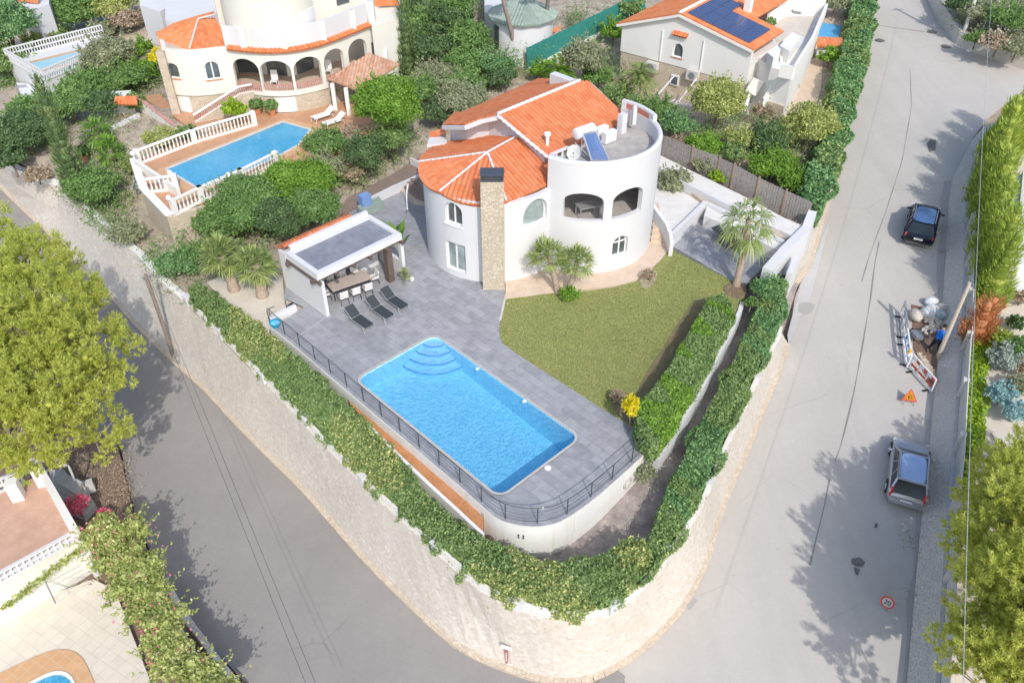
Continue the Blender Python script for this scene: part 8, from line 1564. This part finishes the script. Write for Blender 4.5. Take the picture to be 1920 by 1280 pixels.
# local frame: x forward (leaning), z up
hip = Vector((0, 0, .92)); chest = Vector((.30, 0, 1.28)); neck = Vector((.44, 0, 1.42)); head = Vector((.55, 0, 1.52)); kL, aL = Vector((.14, .20, .50)), Vector((-.02, .30, .08)); kR, aR = Vector((.02, -.20, .50)), Vector((-.28, -.26, .08)); sL, sR = Vector((.34, .19, 1.30)), Vector((.34, -.19, 1.30)); eL, eR = Vector((.46, .27, 1.04)), Vector((.46, -.27, 1.04)); hL, hR = Vector((.66, .16, .92)), Vector((.70, -.12, .98))
J = [(hip, .14, .11), (Vector((.15, 0, 1.1)), .15, .11), (chest, .165, .12), (neck, .055), (head, .095, .11), (head + Vector((.05, 0, .10)), .07), (hip + Vector((0, .1, -.04)), .10), (kL, .065), (aL, .042), (aL + Vector((.15, .02, -.04)), .04), (hip + Vector((0, -.1, -.04)), .10), (kR, .065), (aR, .042), (aR + Vector((.15, -.02, -.04)), .04), (sL, .06), (eL, .045), (hL, .03), (sR, .06), (eR, .045), (hR, .03)]
E = [(0, 1), (1, 2), (2, 3), (3, 4), (4, 5), (0, 6), (6, 7), (7, 8), (8, 9), (0, 10), (10, 11), (11, 12), (12, 13), (2, 14), (14, 15), (15, 16), (2, 17), (17, 18), (18, 19)]
for hi, (hn, sg_) in enumerate(((hL, -1), (hR, 1))):
    base_i = 16 if hi == 0 else 19
    for f in range(5):
        L0 = (.05, .075, .085, .078, .06)[f]; off = Vector((.05 if f else .01, (-.045 + .024 * f) if f else sg_ * .05, -.02)); a = hn + off; b = a + Vector((L0 * .6, 0, -.03)); i0 = len(J); J += [(a, .010), (b, .009), (b + Vector((L0 * .1, 0, -.04)), .008)]; E += [(base_i, i0), (i0, i0 + 1), (i0 + 1, i0 + 2)]
g = G(1748,664); person_t, body = person('person in a blue top and dark trousers bending forward beside the pole, legs apart', (g.x, g.y, g.z + .06), R(52), (J, E))
limb('blue_top', [hip + Vector((-.02, 0, .0)), Vector((.14, 0, 1.1)), chest + Vector((.02, 0, .02)), neck - Vector((.05, 0, .03))], [.20, .205, .215, .10], 'blue_shirt', person_t)
for a, b in ((sL, eL), (sR, eR)): limb('sleeve', [a - Vector((.02, 0, -.02)), a.lerp(b, .5), b], [.085, .075, .065], 'blue_shirt', person_t)
for s_, k_, a_ in ((1, kL, aL), (-1, kR, aR)): limb('trouser_leg', [hip + Vector((-.01, .09 * s_, .04)), hip.lerp(k_, .5) + Vector((0, .05 * s_, 0)), k_, a_ + Vector((0, 0, .02))], [.135, .115, .085, .075], 'dark_trousers', person_t); m = MB(); m.ball(a_ + Vector((.08, 0, -.035)), (.15, .055, .05), 10, 6); m.build('shoe', 'black_paint', person_t, 60, local=True)
m = MB(); m.ball(hip + Vector((0, 0, .0)), (.17, .2, .15), 14, 10); m.build('trousers', 'dark_trousers', person_t, 60, local=True)
m = MB(); m.ball(head + Vector((-.01, 0, .045)), (.118, .105, .105), 14, 10); m.build('hair', 'dark_hair', person_t, 60, local=True)
m = MB()
for s_ in (-1, 1): m.ball(head + Vector((.10, .035 * s_, .02)), .013, 6, 4)
m.build('eyes', 'black_paint', person_t, 60, local=True); m = MB(); m.ball(head + Vector((.118, 0, -.005)), (.02, .014, .025), 6, 4); m.ball(head + Vector((.09, 0, -.05)), (.015, .03, .008), 6, 4)
for s_ in (-1, 1): m.ball(head + Vector((0, .105 * s_, .0)), (.02, .012, .032), 6, 4)
m.build('face_features', 'skin', person_t, 60, local=True)
t = thing('shovel', 'shovel held by the worker in the blue top', 'shovel', (g.x, g.y, g.z), rz=0); t.rotation_euler = (0, 0, R(52)); m = MB(); m.tube([hR + Vector((-.25, .02, .35)), hR + Vector((.0, -.0, -.03)), hL + Vector((.02, -.02, -.02)), Vector((1.05, .2, .1))], .017, 6); m.build('handle', 'wood', t, local=True); m = MB(); m.bar((1.03, .2, .14), (1.2, .22, .0), .22, .02); m.build('blade', 'grey_metal', t, local=True)

# ================================================================ CARS
a, b = G(1703,935), G(1712,820); d1 = b - a
ca = G(1695,905); cb_ = G(1702,815)
def carat(rear, front): 
    a, b = G(*rear), G(*front); d = b - a; return a, math.atan2(d.y, d.x), d.length
_, rz4, l4 = carat((1690,932), (1700,826)); q = G(1697,893)
slope = lambda q, rz: math.atan2(road_z(q.x + math.cos(rz) * 2, q.y + math.sin(rz) * 2) - road_z(q.x - math.cos(rz) * 2, q.y - math.sin(rz) * 2), 4)
c4 = car('silver estate car parked facing uphill in the shade by the roadside wall', 'parked_car', 'car', (q.x, q.y, q.z + .03), rz4, 3.95, 1.70, 1.48, 'silver_paint', 'sky_sheen_roof'); c4.rotation_euler = (0, -slope(q, rz4), rz4)
_, rz5, l5 = carat((1722,449), (1737,390)); q = G(1724,432)
c5 = car('dark navy off-road car with glass roof parked by the wall further up the road', 'parked_car', 'car', (q.x, q.y, q.z + .03), rz5, 4.05, 1.82, 1.62, 'navy_paint', 'sky_roof', True); c5.rotation_euler = (0, -slope(q, rz5), rz5)
for o in bpy.data.objects:
    if o.type == 'MESH' and o.parent is None and 'kind' not in o and 'category' not in o: print('UNTAGGED', o.name)
